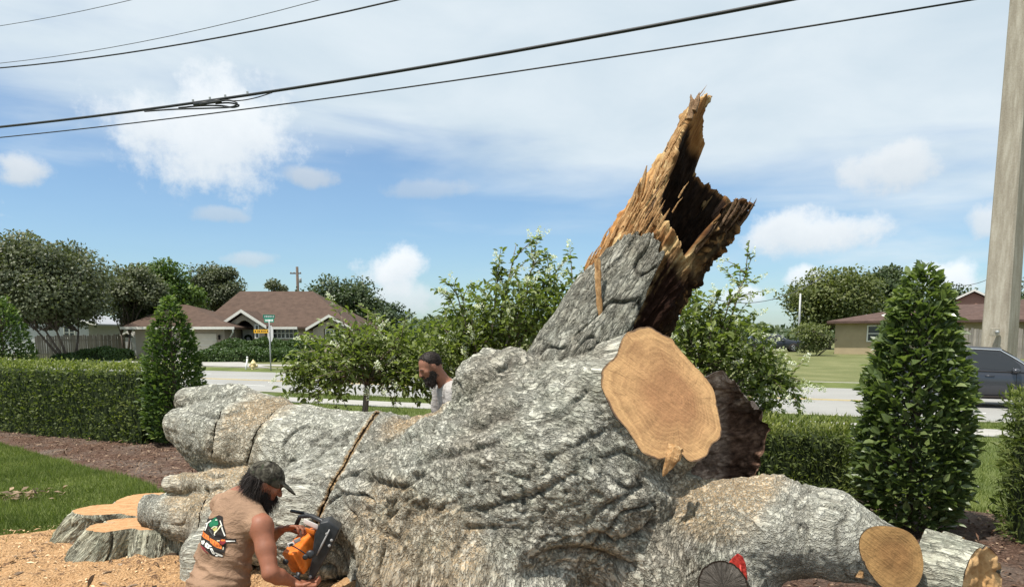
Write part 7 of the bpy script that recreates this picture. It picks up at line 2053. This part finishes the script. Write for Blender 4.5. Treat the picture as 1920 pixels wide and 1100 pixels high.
    S.ell(Hc + sd * 0.06 - fd * 0.035 - hu * 0.03, (0.022, 0.03, 0.06), AH, 0.02); S.ell(Hc - sd * 0.06 - fd * 0.035 - hu * 0.03, (0.022, 0.03, 0.06), AH, 0.02)
    hair_obj('hair', S, t, M_hair, 5200, 0.062, 0.0009, lambda P, N: unit(N * 0.35 - hu * 0.8 - fd * 0.15 + rdir(len(P)) * 0.5), 0.5)
    S = SDF(Hc - 0.25, Hc + 0.2, 0.007)
    S.ell(Hc - hu * 0.095 + fd * 0.058, (0.052, 0.042, 0.046), AH, 0.03); S.ell(Hc - hu * 0.125 + fd * 0.052, (0.034, 0.026, 0.036), AH, 0.03)
    S.ell(Hc - hu * 0.045 + fd * 0.020 + sd * 0.052, (0.014, 0.032, 0.048), AH, 0.02); S.ell(Hc - hu * 0.045 + fd * 0.020 - sd * 0.052, (0.017, 0.035, 0.05), AH, 0.02)
    S.ell(Hc - hu * 0.050 + fd * 0.100, (0.03, 0.010, 0.007), AH, 0.006)
    hair_obj('beard', S, t, M_hair, 3600, 0.055, 0.0009, lambda P, N: unit(N * 0.35 - hu * 0.7 + fd * 0.1 + rdir(len(P)) * 0.45), 0.4)
    shirt_print(shirt, t)
    return t

def shirt_print(shirt, root):
    """the flat print on the back of the shirt, laid on its cloth"""
    me = shirt.data; V = np.zeros(len(me.vertices) * 3, np.float32); me.vertices.foreach_get('co', V); V = V.reshape(-1, 3)
    bvh = BVHTree.FromPolygons([tuple(v) for v in V], [tuple(p.vertices) for p in me.polygons])
    inks = {k: simple_mat('ink_' + k, c, 0.9, 0.1, 0.25, 60) for k, c in dict(black=(0.03, 0.026, 0.024), orange=(0.62, 0.17, 0.04), white=(0.72, 0.70, 0.64), green=(0.02, 0.14, 0.07), yellow=(0.50, 0.46, 0.16), grey=(0.10, 0.10, 0.095), maroon=(0.20, 0.03, 0.035), pale=(0.66, 0.60, 0.42)).items()}
    def shape(poly, ink, layer):
        bm = bmesh.new(); vs_ = [bm.verts.new((x, -y, 0)) for x, y in poly]; bm.faces.new(vs_)
        bmesh.ops.triangulate(bm, faces=bm.faces[:])
        for _ in range(5):
            ed = [e for e in bm.edges if e.calc_length() > 2.2]
            if not ed: break
            bmesh.ops.subdivide_edges(bm, edges=ed, cuts=1)
            bmesh.ops.triangulate(bm, faces=bm.faces[:])
        ok = True
        for v in bm.verts:
            d = Vector(ray(v.co.x, -v.co.y)).normalized()
            hit, nrm, i, dist = bvh.ray_cast(Vector(CAMP), d)
            k = 0
            while hit is None and k < 16:
                k += 1; d = Vector(ray(v.co.x + k, -v.co.y)).normalized(); hit, nrm, i, dist = bvh.ray_cast(Vector(CAMP), d)
            if hit is None: ok = False; break
            if nrm.dot(d) > 0: nrm = -nrm
            v.co = hit + nrm * (0.004 + 0.0012 * layer)
        if ok:
            m = bpy.data.meshes.new('print'); bm.to_mesh(m); link('print', m, inks[ink], shirt)
        bm.free()
    def line(p, q, w, ink, layer):
        a, b_ = np.array(p, float), np.array(q, float); d = (b_ - a) / np.linalg.norm(b_ - a); n = np.array([-d[1], d[0]]) * w / 2
        shape([tuple(a - n), tuple(b_ - n), tuple(b_ + n), tuple(a + n)], ink, layer)
    # photograph positions, from an enlarged view (12.22 times, corner 370,960)
    g = lambda x, y: (370 + x / 12.22, 960 + y / 12.22)
    shape([g(*p) for p in ((150, 260), (215, 90), (290, 150), (400, 120), (500, 60), (590, 90), (600, 260), (650, 440), (660, 560), (520, 610), (430, 640), (300, 560), (200, 470), (120, 380))], 'black', 0)
    shape([g(*p) for p in ((280, 310), (300, 210), (400, 150), (480, 160), (500, 280), (420, 320), (330, 340))], 'green', 1)
    shape([g(*p) for p in ((370, 160), (430, 110), (470, 150), (420, 180))], 'green', 1)
    shape([g(*p) for p in ((360, 370), (470, 340), (470, 400), (400, 440))], 'yellow', 1)
    for a, b_, w, ink in (((130, 330), (190, 255), 2.0, 'white'), ((190, 255), (260, 250), 2.0, 'white'), ((255, 250), (340, 185), 2.2, 'white'), ((250, 260), (225, 360), 2.0, 'white'), ((225, 360), (195, 420), 1.6, 'white'), ((340, 370), (400, 325), 1.8, 'pale'), ((400, 325), (480, 335), 1.8, 'pale'),
                          ((570, 290), (405, 490), 2.4, 'pale'), ((405, 490), (420, 520), 2.0, 'white'), ((540, 190), (580, 320), 1.9, 'white'), ((575, 340), (645, 540), 2.4, 'white'), ((430, 175), (475, 175), 1.8, 'white'), ((280, 380), (350, 440), 1.2, 'grey'), ((300, 420), (410, 560), 1.4, 'grey')):
        line(g(*a), g(*b_), w, ink, 2)
    shape([g(*p) for p in ((75, 390), (110, 380), (250, 500), (400, 610), (560, 700), (660, 720), (660, 800), (620, 930), (560, 910), (350, 800), (170, 690), (80, 560))], 'black', 0)
    shape([g(*p) for p in ((95, 410), (120, 410), (280, 540), (290, 660), (170, 590), (90, 500))], 'orange', 1)
    shape([g(*p) for p in ((300, 590), (420, 650), (570, 760), (560, 850), (430, 800), (300, 690))], 'orange', 1)
    for a, b_ in (((140, 480), (150, 520)), ((190, 520), (195, 570)), ((235, 555), (240, 600)), ((340, 640), (350, 700)), ((400, 680), (405, 740)), ((460, 720), (465, 780)), ((515, 755), (520, 810))): line(g(*a), g(*b_), 0.9, 'maroon', 2)
    line(g(605, 790), g(590, 870), 1.2, 'pale', 2)
    # small saw drawn across the banner
    shape([g(*p) for p in ((520, 590), (890, 600), (900, 680), (660, 700), (640, 740), (520, 720), (450, 660))], 'black', 1)
    shape([g(*p) for p in ((660, 645), (870, 635), (870, 665), (670, 685))], 'white', 3)
    shape([g(*p) for p in ((510, 680), (560, 610), (650, 610), (660, 690), (600, 735), (530, 720))], 'maroon', 2)
    shape([g(*p) for p in ((545, 640), (600, 610), (650, 630), (640, 670), (570, 670))], 'orange', 3)
    line(g(465, 655), g(530, 655), 1.8, 'pale', 3)
    # white lettering under the banner
    shape([g(*p) for p in ((60, 560), (90, 600), (190, 650), (350, 760), (590, 950), (590, 1010), (430, 1010), (320, 960), (180, 830), (90, 740))], 'black', 0)
    for q in (((58, 575), (80, 580), (85, 625), (65, 620)), ((110, 650), (185, 645), (185, 690), (150, 740), (110, 725)), ((195, 720), (225, 690), (345, 770), (330, 800), (270, 790), (300, 830), (250, 830), (190, 790)), ((300, 830), (350, 830), (380, 880), (420, 920), (400, 960), (350, 930)), ((420, 900), (590, 970), (585, 1010), (500, 985), (430, 935)), ((420, 970), (480, 975), (490, 1000), (430, 1005))):
        shape([g(*p) for p in q], 'white', 1)
    for a, b_ in (((140, 670), (145, 710)), ((245, 730), (250, 790)), ((330, 850), (370, 900))): line(g(*a), g(*b_), 0.9, 'black', 2)
    for a, b_ in (((95, 760), (140, 840)), ((140, 840), (260, 930)), ((125, 800), (215, 850))): line(g(*a), g(*b_), 1.6, 'maroon', 1)
person_kneeling()

def chainsaw():
    t = empty('chainsaw', tuple(W(575, 1040, 4.22)), 'orange and black chainsaw held against the trunk by the kneeling person', 'chainsaw')
    Mo, nt, b = new_mat('saw_orange', 0.38, (0.72, 0.17, 0.02), 0.4); f = nt.noise(nt.objco(), 24, 5, 0.7)
    nt.put(b.inputs['Base Color'], nt.ramp(f, [(0.3, (0.50, 0.11, 0.015)), (0.55, (0.74, 0.18, 0.02)), (0.8, (0.70, 0.30, 0.10))]))
    Mk = simple_mat('saw_black', (0.022, 0.023, 0.025), 0.45, 0.4, 0.4, 25)
    Mg = simple_mat('saw_grey', (0.28, 0.27, 0.26), 0.5, 0.4, 0.2, 30)
    Mw = simple_mat('saw_white', (0.66, 0.62, 0.58), 0.5, 0.4, 0.1, 20)
    Mst = simple_mat('bar_steel', (0.45, 0.45, 0.44), 0.35, 0.5, 0.2, 25, metal=0.8)
    def slab(name, O, a, b_, c, mat, bevel=0.008, parent=None, cham=0.0):
        O, a, b_, c = (V3(x) for x in (O, a, b_, c)); e = [a - O, b_ - O, c - O]
        P = [O, O + e[0], O + e[0] + e[1], O + e[1]]; P += [p + e[2] for p in P]
        mb = MB(); mb.add(P, [(0, 1, 2, 3), (7, 6, 5, 4), (0, 4, 5, 1), (1, 5, 6, 2), (2, 6, 7, 3), (3, 7, 4, 0)])
        return mb.build(name, mat, parent or t, True, bevel, 3)
    def plate(name, pts, Y0, Y1, mat, bevel=0.005, dx=0, dy=0, parent=None):
        P0 = [W(x, y, Y0) for x, y in pts]; P1 = [W(x + dx, y + dy, Y1) for x, y in pts]; n = len(pts); mb = MB()
        mb.add(P0 + P1, [tuple(range(n)), tuple(range(2 * n - 1, n - 1, -1))] + [(i, n + i, n + (i + 1) % n, (i + 1) % n) for i in range(n)])
        return mb.build(name, mat, parent or t, bevel > 0, bevel, 2)
    body = slab('engine_cover', W(550, 1040, 4.11), W(527, 1036, 4.20), W(594, 988, 4.34), W(570, 1078, 4.14), Mo, 0.014)
    slab('rear_cap', W(548.5, 1038, 4.095), W(529, 1035, 4.175), W(556, 1031, 4.135), W(564, 1068, 4.12), Mo, 0.010, body)
    plate('badge', [(538, 1018), (550, 1014), (553, 1020), (541, 1026)], 4.10, 4.112, Mw, 0.002, parent=body)
    plate('emblem', [(541, 1020), (548, 1017), (550, 1020), (543, 1024)], 4.095, 4.099, Mk, 0.001, parent=body)
    plate('grey_panel', [(550, 1012), (563, 1006), (564, 1013), (553, 1019)], 4.12, 4.13, Mg, 0.002, parent=body)
    MB().tube([W(540, 1020, 4.105), W(552, 1024, 4.10), W(568, 1034, 4.11), W(580, 1044, 4.12)], 0.0035, 6).build('panel_gap', Mk, body, True)
    for (x, y, Y) in ((536, 1052, 4.10), (573, 1043, 4.095)):
        MB().lathe([(0.016, 0), (0.016, 0.010), (0.006, 0.011)], 10, Matrix.Translation(W(x, y, Y)) @ Matrix.Rotation(R(90), 4, 'X')).build('knob', Mk, body, True)
    MB().lathe([(0.024, 0), (0.024, 0.02), (0.010, 0.022)], 14, Matrix.Translation(W(583, 1038, 4.12)) @ Matrix.Rotation(R(80), 4, 'X')).build('fuel_cap', Mk, t, True)
    cv = plate('clutch_cover', [(590, 1000), (600, 980), (615, 976), (637, 992), (620, 1030), (588, 1086), (577, 1082), (584, 1050)], 4.17, 4.34, Mk, 0.008, 6, -10)
    MB().tube([W(618, 992, 4.165), W(604, 1020, 4.162), W(594, 1040, 4.164)], [0.004, 0.006, 0.003], 6).build('cover_ridge', Mg, cv, True)
    for (x, y) in ((613, 1000), (622, 1012), (618, 1022), (582, 1080)):
        MB().lathe([(0.009, 0), (0.009, 0.007), (0.004, 0.008)], 8, Matrix.Translation(W(x, y, 4.168)) @ Matrix.Rotation(R(90), 4, 'X')).build('nut', Mg, cv, True)
    MB().tube([W(553, 990, 4.35), W(562, 968, 4.33), W(582, 966, 4.30), W(604, 976, 4.26), W(611, 996, 4.22), W(606, 1022, 4.17)], 0.014, 8).build('front_handle', Mk, t, True)
    MB().tube([W(546, 957, 4.42), W(566, 961, 4.38), W(590, 968, 4.34), W(612, 985, 4.30)], 0.011, 8).build('hand_guard', Mk, t, True)
    plate('label_plate', [(570, 971), (597, 983), (596, 993), (569, 981)], 4.255, 4.285, Mw, 0.004)
    plate('air_filter_side', [(572, 988), (591, 994), (589, 1003), (575, 998)], 4.20, 4.24, Mo, 0.004)
    MB().tube([W(560, 1072, 4.14), W(556, 1084, 4.13), W(566, 1096, 4.14), W(584, 1104, 4.16), W(598, 1092, 4.2)], 0.014, 8).build('rear_handle', Mk, t, True)
    MB().tube([W(545, 1078, 4.12), W(556, 1080, 4.11), W(562, 1086, 4.11), W(557, 1092, 4.12)], 0.007, 7).build('trigger_guard', Mk, t, True)
    # guide bar running into the cut
    n, d, c = KERFS[0][0], KERFS[0][1], KERFS[0][2]
    plate('guide_bar', [(622, 1000), (626, 1001), (600, 1052), (596, 1051)], 4.335, 4.75, Mst, 0.0, 4, -6)
    a, b_ = W(572, 1100, 4.20), W(600, 1058, 4.18)
    MB().tube([a, b_], 0.006, 6).build('chain_cover_edge', Mst, t, True)
chainsaw()

def person_standing():
    N0 = W(838, 722, 6.34); Hc = W(807, 687, 6.27)
    fd = V3([-0.80, -0.36, -0.46]); hu0 = V3([-0.42, -0.15, 0.9])
    P0 = N0 + V3([0.20, 0.10, -0.50])
    u = unit(N0 - P0); f = unit(V3([-0.92, -0.35, -0.1])); f = unit(f - u * (f @ u)); r = np.cross(f, u); A = np.stack([r, f, u])
    t = empty('person', (P0[0], P0[1], 0.03), 'bearded person in pale grey shirt looking down behind the trunk beside the burl', 'person')
    Ms = skin_mat('skin_brown', (0.30, 0.135, 0.085))
    S = SDF(np.array([min(P0[0], Hc[0]) - 0.5, 5.85, 0.0]), np.array([max(P0[0], Hc[0]) + 0.45, 7.0, Hc[2] + 0.2]), 0.009)
    fd, hu, sd, AH = head(S, Hc, fd, hu0)
    S.cone(N0 - u * 0.02, Hc - hu * 0.05 - fd * 0.025, 0.064, 0.056, 0.04)
    S.ell(lerp(P0, N0, 0.66), (0.175, 0.115, 0.19), A, 0.05); S.ell(lerp(P0, N0, 0.3), (0.15, 0.11, 0.18), A, 0.05); S.ell(P0, (0.16, 0.12, 0.13), A, 0.05)
    arms = []
    for s in (-1, 1):
        SH = N0 - u * 0.05 + r * 0.19 * s; EL = SH + V3([-0.05, 0.02, -0.28]) + r * 0.05 * s; HA = EL + f * 0.20 + V3([0, 0, -0.12]); arms.append((SH, EL))
        S.cone(N0 - u * 0.03, SH, 0.06, 0.062, 0.05); S.cone(SH, EL, 0.057, 0.043, 0.02); S.cone(EL, HA, 0.043, 0.028, 0.02); hand(S, HA, f, V3([0, 0, -1]), 1.0, 0.7, s)
    legs = []
    for s in (-1, 1):
        hip = P0 + r * 0.09 * s - V3([0, 0, 0.05]); kn = hip + V3([-0.02, 0, -0.40]) + f * 0.05; ft = V3([kn[0] + 0.05, kn[1] + 0.02, 0.09]); legs.append((hip, kn, ft))
        S.cone(hip, kn, 0.08, 0.055, 0.04); S.cone(kn, ft, 0.052, 0.035, 0.03)
    sdf_obj('body', S, Ms, t, 1)
    S = SDF(P0 - np.array([0.5, 0.45, 0.15]), N0 + np.array([0.4, 0.4, 0.12]), 0.010)
    S.ell(lerp(P0, N0, 0.66), (0.195, 0.135, 0.205), A, 0.06); S.ell(lerp(P0, N0, 0.3), (0.175, 0.135, 0.20), A, 0.06); S.ell(P0, (0.18, 0.14, 0.14), A, 0.06)
    for SH, EL in arms: S.cone(N0 - u * 0.035, SH, 0.074, 0.078, 0.05); S.cone(SH, lerp(SH, EL, 0.65), 0.080, 0.072, 0.03)
    S.ell(N0 + u * 0.060 + f * 0.02, (0.068, 0.085, 0.065), A, 0.012, 'sub')
    sdf_obj('shirt', S, cloth_mat('shirt_grey', (0.42, 0.39, 0.365), 0.08), t, 2, lambda V, N: 0.008 * fbm(V * np.array([9, 9, 5]), 3) + 0.005 * (1 - 2 * np.abs(pnoise(V * 14))))
    S = SDF(np.array([P0[0] - 0.4, P0[1] - 0.4, 0.0]), P0 + np.array([0.4, 0.4, 0.15]), 0.014)
    S.ell(P0 - u * 0.03, (0.175, 0.135, 0.12), A, 0.05)
    for hip, kn, ft in legs: S.cone(hip, kn, 0.100, 0.078, 0.05); S.cone(kn, ft, 0.075, 0.06, 0.03)
    sdf_obj('trousers', S, cloth_mat('work_trousers', (0.10, 0.09, 0.075), 0.2), t, 2, lambda V, N: 0.008 * fbm(V * 12, 3))
    for hip, kn, ft in legs:
        S = SDF(ft - 0.3, ft + 0.3, 0.014); S.cone(ft + V3([0, 0, 0.03]), ft - V3([0, 0, 0.03]), 0.055, 0.05, 0.03); S.cone(ft - V3([0, 0, 0.035]), ft + unit(V3([f[0], f[1], 0])) * 0.17 - V3([0, 0, 0.045]), 0.05, 0.042, 0.03)
        sdf_obj('boot', S, M_boot, t, 2)
    S = SDF(Hc - 0.2, Hc + 0.2, 0.008)
    S.ell(Hc + hu * 0.031 - fd * 0.014, (0.0795, 0.101, 0.092), AH, 0.02)
    S.ell(Hc - hu * 0.045 + fd * 0.075, (0.12, 0.085, 0.128), AH, 0.025, 'sub'); S.ell(Hc - hu * 0.09 - fd * 0.05, (0.12, 0.1, 0.05), AH, 0.02, 'sub')
    hair_obj('hair', S, t, M_hair, 3000, 0.012, 0.0012, lambda P, N: unit(N + rdir(len(P)) * 0.5), 0.0)
    S = SDF(Hc - 0.25, Hc + 0.2, 0.008)
    S.ell(Hc - hu * 0.092 + fd * 0.056, (0.056, 0.05, 0.05), AH, 0.03); S.ell(Hc - hu * 0.125 + fd * 0.058, (0.042, 0.036, 0.04), AH, 0.03)
    for s in (-1, 1): S.ell(Hc - hu * 0.050 + fd * 0.020 + sd * 0.052 * s, (0.018, 0.036, 0.052), AH, 0.02)
    S.ell(Hc - hu * 0.048 + fd * 0.100, (0.03, 0.010, 0.007), AH, 0.006)
    hair_obj('beard', S, t, M_hair, 1200, 0.022, 0.0016, lambda P, N: unit(N * 0.6 - hu * 0.5 + rdir(len(P)) * 0.4), 0.3)
    # brows
    for s in (-1, 1):
        MB().tube([Hc + hu * 0.014 + fd * 0.096 + sd * s * 0.014, Hc + hu * 0.019 + fd * 0.094 + sd * s * 0.03, Hc + hu * 0.012 + fd * 0.084 + sd * s * 0.048], [0.005, 0.005, 0.003], 6).build('eyebrow', M_hair, t, True)
person_standing()
